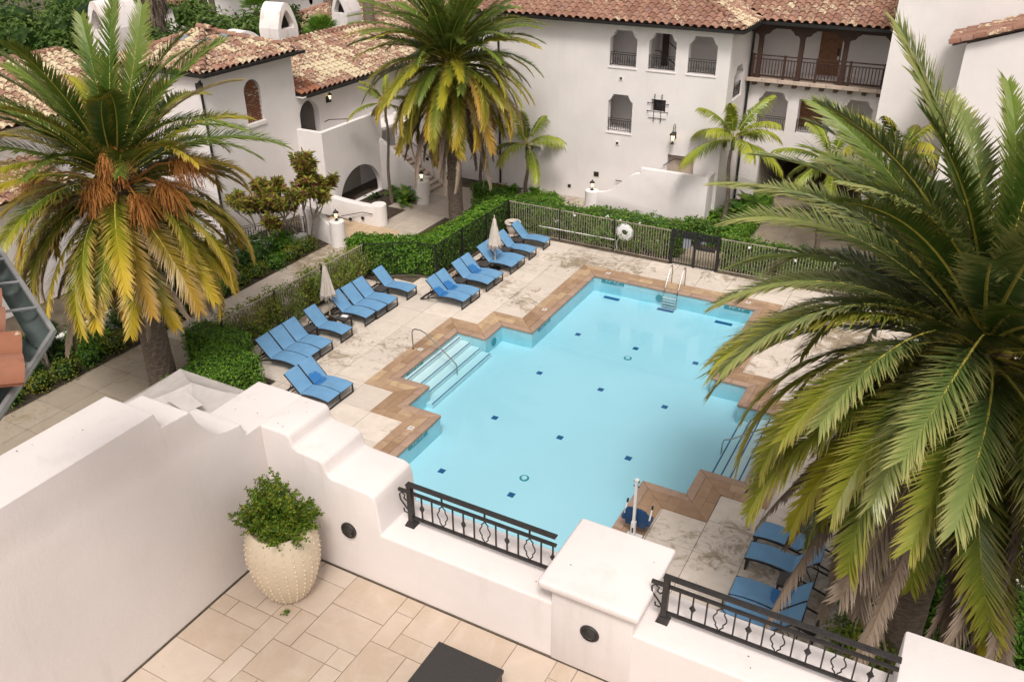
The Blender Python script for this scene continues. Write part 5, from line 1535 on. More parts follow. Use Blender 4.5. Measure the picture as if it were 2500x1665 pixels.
def parasol(label, x, y, lean):
    t_ = thing('folded_parasol', label, 'parasol', (x, y, 0), 0, 'folded beige parasols among the loungers')
    MB().tube([(x, y, 0.03), (x + lean * 0.03, y, 2.36)], 0.021, 8).build('pole', 'stone_trim', t_)
    MB().lathe([(0.0, 0.0), (0.24, 0.0), (0.24, 0.035), (0.06, 0.05), (0.04, 0.22), (0.0, 0.22)], 20, (x, y, 0.002)).build('base', 'lounger_frame', t_)
    rng = random.Random(int(x * 10)); mb = MB(); seg = 40; lev = [(2.27, 0.035), (2.2, 0.07), (2.02, 0.095), (1.8, 0.13), (1.55, 0.165), (1.3, 0.20), (1.12, 0.235), (1.0, 0.26)]
    ph = rng.uniform(0, 6)
    for z, r in lev:
        for k in range(seg):
            a = 2 * PI * k / seg; f = 1 + 0.28 * math.cos(8 * a + ph + 0.6 * math.sin(z * 2)) * min(1, (2.3 - z) * 1.4) + 0.10 * math.cos(3 * a + ph * 2)
            dz = -0.06 * math.cos(8 * a + ph) if z < 1.05 else 0
            mb.v.append((x + r * f * math.cos(a), y + r * f * math.sin(a), z + dz))
    for i in range(len(lev) - 1):
        for k in range(seg):
            mb.f.append((i * seg + k, (i + 1) * seg + k, (i + 1) * seg + (k + 1) % seg, i * seg + (k + 1) % seg)); mb.m.append(1 if i >= len(lev) - 2 else 0)
    mb.f.append(tuple(range(seg))); mb.m.append(0)
    mb.build('canopy', ['canvas', 'canvas_trim'], t_, smooth=True, angle=80)
    c = MB()
    for k in range(8):
        a = 2 * PI * k / 8 + ph; c.add([(x + 0.05 * math.cos(a), y + 0.05 * math.sin(a), 2.29), (x + 0.11 * math.cos(a + .3), y + 0.11 * math.sin(a + .3), 2.02 + rng.uniform(-.03, .03)), (x + 0.11 * math.cos(a - .3), y + 0.11 * math.sin(a - .3), 2.02)], [(0, 1, 2)])
    c.build('vent_flap', 'canvas', t_)
    MB().lathe([(0.0, 2.42), (0.02, 2.40), (0.028, 2.36), (0.018, 2.30), (0.0, 2.29)], 10, (x, y, 0)).build('finial', 'stone_trim', t_)
parasol('folded beige parasol standing among the left loungers', -19.95, 22.05, 1)
parasol('folded beige parasol standing in the far lounger row near the urn', -16.80, 29.10, 0)

urn = thing('stone_urn', 'pale round stone urn behind the far folded parasol', 'urn', (-17.95, 32.78, 0))
MB().lathe([(0.20, 0.0), (0.22, 0.05), (0.17, 0.10), (0.24, 0.22), (0.31, 0.42), (0.30, 0.52), (0.36, 0.58), (0.385, 0.63), (0.36, 0.68), (0.27, 0.67), (0.24, 0.60), (0.22, 0.52)], 28, (-17.95, 32.78, 0.002)).build('bowl', 'urn', urn, smooth=True)
MB().lathe([(0.0, 0.0), (0.235, 0.0)], 20, (-17.95, 32.78, 0.555)).build('opening', 'dark_void', urn)

# stainless hand rails, ladder, lift
hr = thing('stair_handrail', 'stainless handrail over the left pool steps', 'handrail', (-15.92, 21.66, 0), 0, 'stainless rails at the pool steps')
MB().tube([(-15.92, 21.66, 0.03), (-15.92, 21.66, 0.70), (-15.88, 21.66, 0.80), (-15.78, 21.66, 0.86), (-15.55, 21.66, 0.87), (-15.35, 21.66, 0.80), (-14.25, 21.66, -0.02), (-14.14, 21.66, -0.12), (-14.11, 21.66, -0.25), (-14.11, 21.66, -0.66)], 0.022, 8).build('rail', 'steel', hr, smooth=True)
MB().lathe([(0.0, 0.02), (0.045, 0.02), (0.05, 0.0)], 14, (-15.92, 21.66, 0.034)).build('flange', 'steel', hr)
hr = thing('stair_handrail', 'stainless handrail over the right pool steps under the palm', 'handrail', (-2.9, 21.6, 0), 0, 'stainless rails at the pool steps')
MB().tube([(-2.85, 21.6, 0.03), (-2.85, 21.6, 0.70), (-2.9, 21.6, 0.80), (-3.0, 21.6, 0.86), (-3.2, 21.6, 0.87), (-3.4, 21.6, 0.80), (-4.45, 21.6, 0.0), (-4.66, 21.6, -0.1), (-4.70, 21.6, -0.25), (-4.70, 21.6, -0.66)], 0.022, 8).build('rail', 'steel', hr, smooth=True)
MB().lathe([(0.0, 0.02), (0.045, 0.02), (0.05, 0.0)], 14, (-2.85, 21.6, 0.034)).build('flange', 'steel', hr)
ld = thing('pool_ladder', 'stainless pool ladder with two looped rails at the far edge', 'ladder', (-9.42, 30.9, 0))
for x in (-9.70, -9.15):
    MB().tube([(x, 31.18, 0.03), (x, 31.18, 0.72), (x, 31.10, 0.84), (x, 30.95, 0.86), (x, 30.85, 0.80), (x, 30.42, 0.16), (x, 30.31, 0.02), (x, 30.28, -0.12), (x, 30.28, -0.66)], 0.022, 8).build('rail', 'steel', ld, smooth=True)
for k in range(4): MB().box(-9.70, -9.15, 30.18, 30.28, -0.22 - 0.125 * k, -0.195 - 0.125 * k).build('rung', 'white_plastic', ld)
lift = thing('pool_lift', 'white pool lift mast with navy seat and armrests beside the coping', 'pool lift', (-5.42, 16.1, 0))
MB().box(-5.62, -5.22, 15.9, 16.3, 0.034, 0.09).build('base_plate', 'white_plastic', lift, bevel=0.01)
MB().box(-5.475, -5.365, 16.04, 16.15, 0.09, 0.62).build('column', 'white_plastic', lift, bevel=0.008)
m2 = MB(); m2.box(-5.455, -5.385, 16.06, 16.13, 0.62, 1.92); m2.box(-5.47, -5.37, 16.05, 16.14, 1.88, 1.93); m2.build('mast', 'white_plastic', lift, bevel=0.006)
m2 = MB()
for z in (1.72, 1.86): m2.bar((-5.50, 16.10, z), (-5.34, 16.10, z), 0.02)
m2.box(-5.44, -5.40, 16.03, 16.04, 0.3, 0.45); m2.build('bolts', 'lounger_frame', lift)
s_ = MB(); s_.slaby([(-5.70, 0.36), (-5.14, 0.36), (-5.12, 0.80), (-5.18, 0.88), (-5.3, 0.91), (-5.54, 0.91), (-5.66, 0.88), (-5.72, 0.80)], 16.22, 16.29); s_.build('seat_back', 'navy_plastic', lift, bevel=0.02, smooth=True)
MB().box(-5.70, -5.14, 16.29, 16.72, 0.36, 0.43).build('seat', 'navy_plastic', lift, bevel=0.02, smooth=True)
for s__ in (-1, 1):
    x = -5.42 + s__ * 0.33
    MB().box(x - 0.045, x + 0.045, 16.2, 16.5, 0.50, 0.62).build('arm_bracket', 'navy_plastic', lift, bevel=0.01)
    a_ = MB().tube([(x, 16.3, 0.6), (x, 16.45, 0.85)], 0.022, 8).build('armrest', 'white_plastic', lift)
    MB().tube([(x, 16.45, 0.85), (x, 16.5, 0.94)], 0.027, 8).build('grip', 'black_metal', a_)

# ================================================================== FENCES
def fence(label, pts, mat, h=1.5, pitch=0.115, posts=True, group='metal fences round the pool'):
    t_ = thing('pool_fence', label, 'fence', (pts[0][0], pts[0][1], 0), 0, group)
    pm = MB().box(-0.009, 0.009, -0.009, 0.009, 0.12, h - 0.02).mesh('picket', mat)
    po = MB().box(-0.03, 0.03, -0.03, 0.03, 0, h + 0.05).mesh('post', 'black_metal')
    for a, b in zip(pts, pts[1:]):
        a3, b3 = Vector((*a, 0)), Vector((*b, 0)); d = b3 - a3; L = d.length
        MB().bar(a3 + Vector((0, 0, h)), b3 + Vector((0, 0, h)), 0.035, 0.03).build('top_rail', mat, t_)
        MB().bar(a3 + Vector((0, 0, 0.12)), b3 + Vector((0, 0, 0.12)), 0.03, 0.03).build('bottom_rail', mat, t_)
        MB().bar(a3 + Vector((0, 0, 0.02)), b3 + Vector((0, 0, 0.02)), 0.16, 0.07).build('kerb', 'mortar', t_)
        k = int(L / pitch)
        for i in range(1, k):
            p = a3 + d * (i / k); inst('picket', pm, p, (0, 0, math.atan2(d.y, d.x)), parent=t_)
        kk = max(1, int(round(L / 2.4)))
        for i in range(kk + 1):
            p = a3 + d * (i / kk); inst('post', po, p, (0, 0, math.atan2(d.y, d.x)), parent=t_)
    return t_
fence('pale vine grown metal fence left of the near loungers', [(-21.30, 18.1), (-21.12, 25.8)], 'fence_pale')
fence('black metal fence in front of the tall leafy hedge', [(-21.12, 25.8), (-19.45, 26.95), (-18.42, 27.06), (-18.34, 33.12)], 'black_metal')
fence('pale metal fence along the back of the deck left of the gate', [(-18.34, 33.12), (-10.45, 33.08)], 'fence_pale')
fence('pale metal fence along the back of the deck right of the gate', [(-8.40, 33.12), (3.2, 33.35)], 'fence_pale')
MB()
gate = thing('pool_gate', 'black metal pool gate with mesh panels, push bar and grey signs', 'gate', (-9.4, 33.1, 0))
po = MB().box(-0.04, 0.04, -0.04, 0.04, 0, 1.62).mesh('post', 'black_metal')
for x in (-10.40, -9.42, -8.45): inst('post', po, (x, 33.1, 0), parent=gate)
for z in (0.08, 1.28, 1.55): MB().bar((-10.4, 33.1, z), (-8.45, 33.1, z), 0.04, 0.04).build('rail', 'black_metal', gate)
pk = MB().box(-0.01, 0.01, -0.01, 0.01, 0.08, 1.55).mesh('picket', 'black_metal')
for k in range(16):
    if k == 8: continue
    inst('picket', pk, (-10.3 + 0.1155 * k, 33.1, 0), parent=gate)
# expanded mesh over the upper half
def meshpanel(x0, x1, z0, z1):
    mb = MB(); s_ = 0.05
    k = int((x1 - x0 + z1 - z0) / s_)
    for i in range(k):
        a = i * s_
        for flip in (0, 1):
            p0 = (max(0, a - (z1 - z0)), min(a, z1 - z0)); p1 = (min(a, x1 - x0), max(0, a - (x1 - x0)))
            xa, za, xb, zb = x0 + p0[0], z0 + p0[1], x0 + p1[0], z0 + p1[1]
            if flip: xa, xb = x0 + x1 - xa, x0 + x1 - xb
            if abs(xa - xb) > 0.01: mb.bar((xa, 33.085, za), (xb, 33.085, zb), 0.012, 0.012)
    return mb
meshpanel(-10.38, -8.47, 1.30, 1.53).build('mesh_panel', 'black_metal', gate)
MB().box(-9.95, -9.60, 33.12, 33.13, 0.80, 1.50).build('sign_plate', 'silver_sign', gate)
MB().box(-9.22, -8.98, 33.12, 33.13, 1.12, 1.48).build('sign_plate', 'silver_sign', gate)
MB().box(-9.40, -9.20, 32.98, 33.08, 0.95, 1.35).build('latch_box', 'black_metal', gate)
MB().box(-9.40, -8.55, 32.96, 33.06, 0.88, 1.0).build('push_bar', 'black_metal', gate, bevel=0.02)
ring = thing('life_ring', 'white octagonal life ring hung on the back fence', 'life ring', (-12.54, 32.98, 0.7))
mb = MB(); vs = []
for (r, d) in ((0.36, 0.0), (0.36, -0.10), (0.13, -0.12), (0.13, -0.02)):
    for k in range(8): a = PI / 8 + k * PI / 4; vs.append((-12.54 + r * math.cos(a), 33.02 + d, 1.08 + r * math.sin(a)))
fs = []
for i in range(3):
    for k in range(8): fs.append((i * 8 + k, i * 8 + (k + 1) % 8, (i + 1) * 8 + (k + 1) % 8, (i + 1) * 8 + k))
mb.add(vs, fs); mb.build('ring_body', 'white_plastic', ring, recalc=True, bevel=0.015, smooth=True)
mb = MB(); mb.tube([(-12.54 + 0.385 * math.cos(a), 32.97 + 0.01 * math.sin(a * 8), 1.08 + 0.385 * math.sin(a)) for a in [2 * PI * k / 24 for k in range(25)]], 0.012, 5)
mb.tube([(-12.75, 32.95, 0.8), (-12.9, 32.93, 0.55), (-12.85, 32.93, 0.3), (-12.95, 32.93, 0.15)], 0.01, 5); mb.build('rope', 'white_plastic', ring)
MB().lathe([(0.0, 0.02), (0.06, 0.015), (0.07, 0.0)], 12, (0, 0, 0)).build('hook', 'black_metal', ring, loc=(-12.52, 33.0, 1.12))
o = MB().tube([(-16.7, 32.98, 0.62), (-13.0, 32.98, 0.64)], 0.02, 8).build('rescue_pole', 'white_paint')
tag(o, 'long white rescue pole hung level on the back fence', 'pole')

# ================================================================== LANTERNS
def lantern(t_, x, y, z, s=1.0):
    """carriage lantern standing on z"""
    MB().lathe([(0.09 * s, 0.0), (0.09 * s, 0.02 * s), (0.03 * s, 0.05 * s), (0.025 * s, 0.11 * s), (0.07 * s, 0.14 * s)], 12, (x, y, z)).build('lamp_base', 'black_metal', t_)
    gl_ = MB().lathe([(0.055 * s, 0.145 * s), (0.095 * s, 0.36 * s), (0.0, 0.365 * s)], 6, (x, y, z)).build('lamp_glass', 'lamp_glass', t_)
    b = MB()
    for k in range(6):
        a = 2 * PI * k / 6; b.bar((x + 0.062 * s * math.cos(a), y + 0.062 * s * math.sin(a), z + 0.14 * s), (x + 0.102 * s * math.cos(a), y + 0.102 * s * math.sin(a), z + 0.365 * s), 0.012 * s)
    b.build('cage', 'black_metal', t_)
    MB().lathe([(0.13 * s, 0.36 * s), (0.135 * s, 0.38 * s), (0.075 * s, 0.45 * s), (0.03 * s, 0.49 * s), (0.02 * s, 0.53 * s), (0.0, 0.55 * s)], 12, (x, y, z)).build('lamp_roof', 'black_metal', t_)
for (x, y, h, lab) in ((-24.10, 34.50, 1.18, 'white round pillar with lit lantern at the foot of the outside stair'), (-24.32, 28.05, 1.20, 'white round pillar with lit lantern beside the small leafy tree'), (-16.33, 38.05, 0.84, 'short white pillar with lit lantern at the end of the swooping stair wall')):
    t_ = thing('lamp_pillar', lab, 'lamp', (x, y, 0), 0, 'lantern pillars on the paths')
    MB().lathe([(0.34, 0.0), (0.34, h - 0.03), (0.31, h), (0.0, h)], 28, (x, y, 0.001)).build('pillar', 'stucco', t_, smooth=True)
    lantern(t_, x, y, h)
t_ = thing('wall_lantern', 'lit wall lantern under the eave above the arched doorway', 'lamp', (-28.55, 33.4, 5.0), 0, 'wall lanterns')
lantern(t_, -28.5, 33.4, 4.88, 0.85); MB().box(-28.70, -28.5, 33.36, 33.44, 4.84, 4.9).build('bracket', 'black_metal', t_); MB().box(-28.70, -28.66, 33.3, 33.5, 4.8, 5.1).build('back_plate', 'black_metal', t_)
t_ = thing('wall_lantern', 'lit gooseneck wall lantern on the hotel facade left of the slender palm', 'lamp', (-12.57, 38.6, 3.5), 0, 'wall lanterns')
lantern(t_, -12.57, 38.55, 3.52, 1.15)
MB().tube([(-12.57, 38.88, 3.85), (-12.57, 38.85, 4.3), (-12.57, 38.72, 4.42), (-12.57, 38.58, 4.36), (-12.57, 38.55, 4.15)], 0.015, 6).build('gooseneck', 'black_metal', t_)
MB().box(-12.63, -12.51, 38.86, 38.9, 3.7, 4.0).build('back_plate', 'black_metal', t_)

# square canvas awning just below the terrace
can = thing('canvas_canopy', 'pale grey pointed canvas canopy just beyond the terrace wall', 'canopy', (-16.9, 12.9, 0))
PK = Vector((-17.3, 13.35, 2.75)); cs = [(-18.9, 11.8), (-15.8, 11.8), (-15.8, 14.3), (-18.9, 14.3)]
mb = MB(); k = 10
for i in range(4):
    a, b = Vector((*cs[i], 2.25)), Vector((*cs[(i + 1) % 4], 2.25)); base = len(mb.v)
    for u in range(k + 1):
        for v in range(k + 1):
            e = a.lerp(b, v / k); f = u / k
            p = PK.lerp(e, f); p.z -= 0.10 * math.sin(PI * f) - 0.05 * math.sin(PI * v / k) * f * 0; p.z -= 0.06 * f * math.sin(PI * v / k) ** 1
            mb.v.append(tuple(p))
    for u in range(k):
        for v in range(k): q = base + u * (k + 1) + v; mb.f.append((q, q + 1, q + k + 2, q + k + 1)); mb.m.append(0)
mb.build('canvas', 'canvas_grey', can, smooth=True, angle=20)
mb = MB()
for i in range(4):
    a, b = Vector((*cs[i], 2.24)), Vector((*cs[(i + 1) % 4], 2.24)); mb.add([a, b, b - Vector((0, 0, 0.22)), a - Vector((0, 0, 0.22))], [(0, 1, 2, 3)])
mb.build('valance', 'canvas_grey', can)
fl = MB(); fl.add([PK + Vector((0.1, -0.35, 0.0)), PK + Vector((0.95, -0.55, -0.12)), PK + Vector((0.75, -0.95, -0.18)), PK + Vector((-0.2, -0.85, -0.05))], [(0, 1, 2, 3)]); fl.build('vent_flap', 'canvas_grey', can)
for (x, y) in cs: MB().tube([(x * 0.995 - 0.085 + 0, y, 0), (x * 0.995 - 0.085, y, 2.2)], 0.03, 8).build('leg', 'lounger_frame', can)

# ================================================================== PALMS
def frond_mesh(name, L, th0, droop, nl, ll, lw, seed, hang=0.25, vlift=0.30, pw=1.25, bare=0.10, rach=0.028):
    """one feather frond growing along +x from the origin; u runs base to tip, v out along a leaflet"""
    rng = random.Random(seed); mb = MB(); uv = []
    ns = 26; pts = []; ths = []
    x = z = 0.0; side = rng.uniform(-0.06, 0.06)
    for k in range(ns + 1):
        s = k / ns; th = th0 - droop * s ** pw
        pts.append(Vector((x, side * s * s * L, z))); ths.append(th)
        x += math.cos(th) * L / ns; z += math.sin(th) * L / ns
    def at(s):
        f = s * ns; i = min(ns - 1, int(f)); t = f - i
        return pts[i].lerp(pts[i + 1], t), ths[i] + (ths[i + 1] - ths[i]) * t
    # rachis: three sided, tapering
    for k in range(0, ns + 1, 2):
        s = k / ns; r = rach * (1 - 0.88 * s) ; th = ths[k]; up = Vector((-math.sin(th), 0, math.cos(th))); sd = Vector((0, 1, 0)); p = pts[k]
        for q in (p + sd * r, p - up * r * 1.1, p - sd * r, p + up * r * 0.6): mb.v.append(tuple(q)); uv.append((s, 0.0))
    rings = ns // 2
    for k in range(rings):
        a = k * 4
        for j in range(4):
            mb.f.append((a + j, a + (j + 1) % 4, a + 4 + (j + 1) % 4, a + 4 + j)); mb.m.append(1)
    for sgn in (-1, 1):
        for k in range(nl):
            if rng.random() < 0.04: continue
            s = bare + (1 - bare) * (k + rng.uniform(0.1, 0.9)) / nl
            p, th = at(s)
            fwd = Vector((math.cos(th), 0, math.sin(th))); up = Vector((-math.sin(th), 0, math.cos(th))); sd = Vector((0, sgn, 0))
            prof = min(1.0, 0.30 + (s - bare) * 4.2) * (1.0 - 0.50 * max(0.0, (s - 0.62) / 0.38) ** 2.0)
            l = ll * prof * rng.uniform(0.72, 1.14)
            ang = R(58 - 30 * s + rng.uniform(-8, 8))
            d = (fwd * math.cos(ang) + (sd * math.cos(vlift) + up * math.sin(vlift + rng.uniform(-.22, .22))) * math.sin(ang)).normalized()
            g = Vector((0, 0, -1))
            mid = p + d * (l * 0.42) + g * (hang * l * 0.12)
            d2 = (d + g * hang + rvec(rng) * 0.05).normalized()
            tip = mid + d2 * (l * 0.58)
            wv = d.cross(up).normalized() * (lw / 2)
            wv = (wv + up * (lw * 0.18) * sgn)
            b = len(mb.v)
            mb.v += [tuple(p + wv * 0.7), tuple(p - wv * 0.7), tuple(mid - wv), tuple(mid + wv), tuple(tip)]
            uv += [(s, 0.0), (s, 0.0), (s, 0.55), (s, 0.55), (s, 1.0)]
            mb.f += [(b, b + 1, b + 2, b + 3), (b + 3, b + 2, b + 4)]; mb.m += [0, 0]
    mb.uv = uv
    return mb.mesh(name, ['frond_mid', 'rachis'])

def trunk_mesh(h, r0, r1, rows=58, seg=26, amp=0.05):
    mb = MB()
    for j in range(rows + 1):
        t = j / rows; z = h * t
        r = r0 + (r1 - r0) * t + 0.10 * r0 * math.exp(-t * 9)
        for k in range(seg):
            a = 2 * PI * (k + 0.5 * (j % 2)) / seg
            d = amp * (0.5 + 0.5 * math.cos(PI * ((k * 2 + j) % 4) / 2)) * r
            d += 0.03 * r * noise.noise(Vector((math.cos(a) * 3, math.sin(a) * 3, z * 3)))
            mb.v.append(((r + d) * math.cos(a), (r + d) * math.sin(a), z - 0.03))
    for j in range(rows):
        for k in range(seg):
            mb.f.append((j * seg + k, j * seg + (k + 1) % seg, (j + 1) * seg + (k + 1) % seg, (j + 1) * seg + k)); mb.m.append(0)
    mb.f.append(tuple(rows * seg + k for k in range(seg))); mb.m.append(0)
    return mb.mesh('trunk', 'palm_trunk')

def date_palm(label, x, y, h, L, nf, seed, r0, nl, ll, lw, mats, lo_el=-58, n_dead=8, fruit=0, squeeze=1.0, top_el=80, boots=True, curl=1.0, dead_el=(-62, -34), dead_drop=0.75, dead_len=0.92, gaps=(), rach=0.032, tp=0.72):
    """Canary date palm: every frond is its own piece; mats(t, rng) picks the colour for age t"""
    rng = random.Random(seed)
    t_ = thing('date_palm', label, 'palm tree', (x, y, 0), 0, 'big date palms round the pool')
    tr = inst('trunk', trunk_mesh(h + 0.1, r0, r0 * 0.86), (x, y, -0.02), parent=t_)
    # family of frond shapes from upright to hanging
    fam = []
    NV = 12
    for k in range(NV):
        t = k / (NV - 1)
        KEY = [(0.0, top_el, 26), (0.2, 62, 56), (0.45, 34, 80), (0.72, 2, 84), (1.0, lo_el, 48)]
        for (ta, ea, da), (tb, eb, db) in zip(KEY, KEY[1:]):
            if ta <= t <= tb: f_ = (t - ta) / (tb - ta); th0 = R(ea + (eb - ea) * f_); droop = R(da + (db - da) * f_) * curl
        for v in (0, 1):
            fam.append((t, frond_mesh('frond', L * (0.86 + 0.14 * math.sin(PI * min(1, t * 1.5 + 0.2))), th0, droop * rng.uniform(0.85, 1.18), nl, ll, lw, seed * 100 + k * 2 + v, rach=rach, hang=0.05 + 0.20 * t, vlift=0.36 - 0.18 * t)))
    ga = PI * (3 - math.sqrt(5)); a0 = rng.uniform(0, 6)
    for i in range(nf):
        t = ((i + 0.5) / nf) ** tp
        kk = min(NV - 1, int(t * (NV - 1) + rng.uniform(0, 1)))
        me = fam[kk * 2 + (i % 2)][1]
        az = a0 + i * ga + rng.uniform(-0.12, 0.12)
        if 0.36 < t < 0.72 and any(abs((az - R(g_) + PI) % (2 * PI) - PI) < R(w_) for g_, w_ in gaps): continue
        zz = h + 0.30 - 0.75 * t; rr = r0 * (0.15 + 0.75 * t)
        o = inst('frond', me, (x + rr * math.cos(az), y + rr * math.sin(az), zz), (rng.uniform(-0.35, 0.35), R(rng.uniform(-7, 7)), az), (1, 1, 1), t_, mats(t, rng))
        s_ = rng.uniform(0.88, 1.05); o.scale = (s_, s_, s_)
    dead = [frond_mesh('frond', L * dead_len, R(rng.uniform(*dead_el)), R(rng.uniform(30, 46)), int(nl * 0.9), ll * 0.55, lw, seed * 100 + 60 + v, hang=0.8, vlift=-0.15) for v in range(4)]
    for i in range(n_dead):
        az = a0 + 0.4 + i * 2 * PI / n_dead + rng.uniform(-0.25, 0.25)
        o = inst('frond', dead[i % 4], (x + r0 * 0.85 * math.cos(az), y + r0 * 0.85 * math.sin(az), h - dead_drop), (rng.uniform(-0.4, 0.4), 0, az), (1, 1, 1), t_, 'frond_dead')
        o.material_slots[1].link = 'OBJECT'; o.material_slots[1].material = MATS['rachis_dead']
        s_ = rng.uniform(0.75, 1.03); o.scale = (s_, s_, s_)
    if boots:
        mb = MB()
        for i in range(90):
            a = i * ga; zz = h - 0.95 + 1.1 * (i / 90); d = Vector((math.cos(a), math.sin(a), 0)); p = Vector((x, y, zz)) + d * (r0 * 0.82)
            q = p + d * rng.uniform(0.10, 0.24) + Vector((0, 0, rng.uniform(0.15, 0.35))); s_ = Vector((-d.y, d.x, 0))
            mb.add([p + s_ * 0.07, p - s_ * 0.07, q - s_ * 0.04, q + s_ * 0.04, p - d * 0.05 + Vector((0, 0, .2))], [(0, 1, 2, 3), (0, 3, 4), (1, 4, 2), (3, 2, 4)])
        o = mb.build('leaf_bases', 'fibre', t_)
    for i in range(fruit):
        az, reach = [(R(-152), 2.3), (R(-62), 1.1), (R(6), 1.7), (R(-20), 1.5), (R(36), 1.9), (R(-35), 0.6), (R(-140), 1.7)][i % 7]
        mb = MB(); d = Vector((math.cos(az), math.sin(az), 0)); c = Vector((x, y, h - 0.1)) + d * 0.25
        e = c + d * reach + Vector((0, 0, (0.25, 0.35, 0.15, -0.1, 0.6, 1.1, 0.1)[i % 7]))
        mb.tube([c, c.lerp(e, 0.5) + Vector((0, 0, 0.25)), e], [0.04, 0.035, 0.02], 6)
        for k in range(280):
            dd = (d * rng.uniform(-0.2, 0.9) + rvec(rng) * 0.9); p = e.copy() - d * rng.uniform(0, 0.45) + rvec(rng) * 0.06; pts = [p]
            for j in range(4): p = p + (dd * (0.18 - 0.03 * j) + Vector((0, 0, -0.02 - 0.06 * j)) + rvec(rng) * 0.045); pts.append(p)
            w = Vector((-dd.y, dd.x, 0)); w = w.normalized() * 0.008 if w.length > 0.01 else Vector((0.007, 0, 0))
            b = len(mb.v)
            for p in pts: mb.v += [tuple(p + w), tuple(p - w)]
            for j in range(4): mb.f.append((b + j * 2, b + j * 2 + 1, b + j * 2 + 3, b + j * 2 + 2)); mb.m.append(0)
        mb.build('fruit_stalk', 'orange_stalk', t_)
    return t_

def mats_left(t, r):
    if t < 0.22: return 'frond_young'
    if t < 0.45: return r.choice(['frond_young', 'frond_mid', 'frond_mid', 'frond_gold'])
    if t < 0.65: return r.choice(['frond_mid', 'frond_gold', 'frond_gold'])
    return r.choice(['frond_gold', 'frond_gold', 'frond_gold', 'frond_old'])
def mats_mid(t, r):
    if t < 0.35: return 'frond_young'
    if t < 0.68: return r.choice(['frond_young', 'frond_mid', 'frond_mid'])
    return r.choice(['frond_mid', 'frond_gold', 'frond_gold', 'frond_old'])
def mats_right(t, r):
    if t < 0.45: return r.choice(['frond_blue', 'frond_blue', 'frond_young'])
    if t < 0.75: return r.choice(['frond_blue', 'frond_olive', 'frond_olive'])
    return r.choice(['frond_olive', 'frond_olive', 'frond_mid', 'frond_dead'])
date_palm('large golden green date palm with orange fruit stalks at the left', -21.72, 15.72, 7.05, 5.1, 128, 3, 0.42, 138, 0.68, 0.044, mats_left, lo_el=-33, fruit=7, n_dead=12, gaps=((-152, 17), (-62, 15), (-5, 30), (36, 14)))
date_palm('tall date palm with brown hanging skirt in the middle, before the outside stair', -21.06, 32.84, 7.55, 4.8, 150, 7, 0.33, 118, 0.58, 0.050, mats_mid, n_dead=28, lo_el=-54, dead_drop=1.05, dead_len=0.98, tp=0.78)
date_palm('huge near date palm covering the right side of the picture', 0.85, 15.2, 7.75, 5.4, 165, 12, 0.42, 160, 0.70, 0.042, mats_right, n_dead=40, lo_el=-54, top_el=76, tp=0.86, rach=0.040, dead_drop=1.05, dead_len=0.98, dead_el=(-64, -36))

def feather_palm(label, x, y, h, L, nf, seed, mat='frond_king', r=0.09, nl=64, ll=0.78, hang=1.1, lo=-10, top=80, tm='slim_trunk'):
    rng = random.Random(seed)
    t_ = thing('feather_palm', label, 'palm tree', (x, y, 0), 0, 'slender feather palms by the buildings')
    mb = MB(); k = 14
    mb.tube([(x + 0.06 * math.sin(i * 0.5 + seed), y + 0.05 * math.cos(i * 0.4 + seed) - 0.05, -0.03 + h * i / k) for i in range(k + 1)], [r * (1.25 - 0.45 * i / k + (0.5 * math.exp(-i * 0.9))) for i in range(k + 1)], 10)
    mb.build('trunk', tm, t_, smooth=True)
    MB().tube([(x, y, h - 0.05), (x, y, h + 0.3), (x, y, h + 0.55)], [r * 0.9, r * 1.15, r * 0.5], 10).build('crownshaft', 'frond_young', t_, smooth=True)
    for i in range(nf):
        t = i / max(1, nf - 1)
        me = frond_mesh('frond', L * rng.uniform(0.85, 1.08), R(top + (lo - top) * t), R(rng.uniform(55, 85)) * (0.5 + 0.5 * (1 - abs(0.5 - t))), nl, ll, 0.05, seed * 50 + i, hang=hang, vlift=0.05, bare=0.16, rach=0.022)
        az = i * 2.399 + seed
        inst('frond', me, (x, y, h + 0.45), (rng.uniform(-.3, .3), 0, az), (1, 1, 1), t_, mat)
feather_palm('slender bright feather palm in front of the hotel corner', -9.64, 38.25, 3.75, 2.5, 13, 5)
feather_palm('small bright feather palm by the hotel wall right of the middle palm', -19.9, 37.9, 2.2, 2.7, 11, 9, ll=0.7)
feather_palm('feather palm with drooping leaves behind the fronds of the right palm', -5.2, 37.2, 3.5, 2.5, 13, 14, ll=0.6)
feather_palm('feather palm by the white block, mostly behind the right palm', -2.6, 36.5, 4.4, 2.4, 12, 17, mat='frond_mid')
feather_palm('thin palm trunk rising in the bed beside the outside stair', -25.6, 33.95, 4.5, 1.9, 9, 21, r=0.07, ll=0.4)
feather_palm('thin palm in the bed against the hotel wall behind the middle palm', -22.9, 38.4, 5.0, 1.9, 8, 23, r=0.065, ll=0.4)

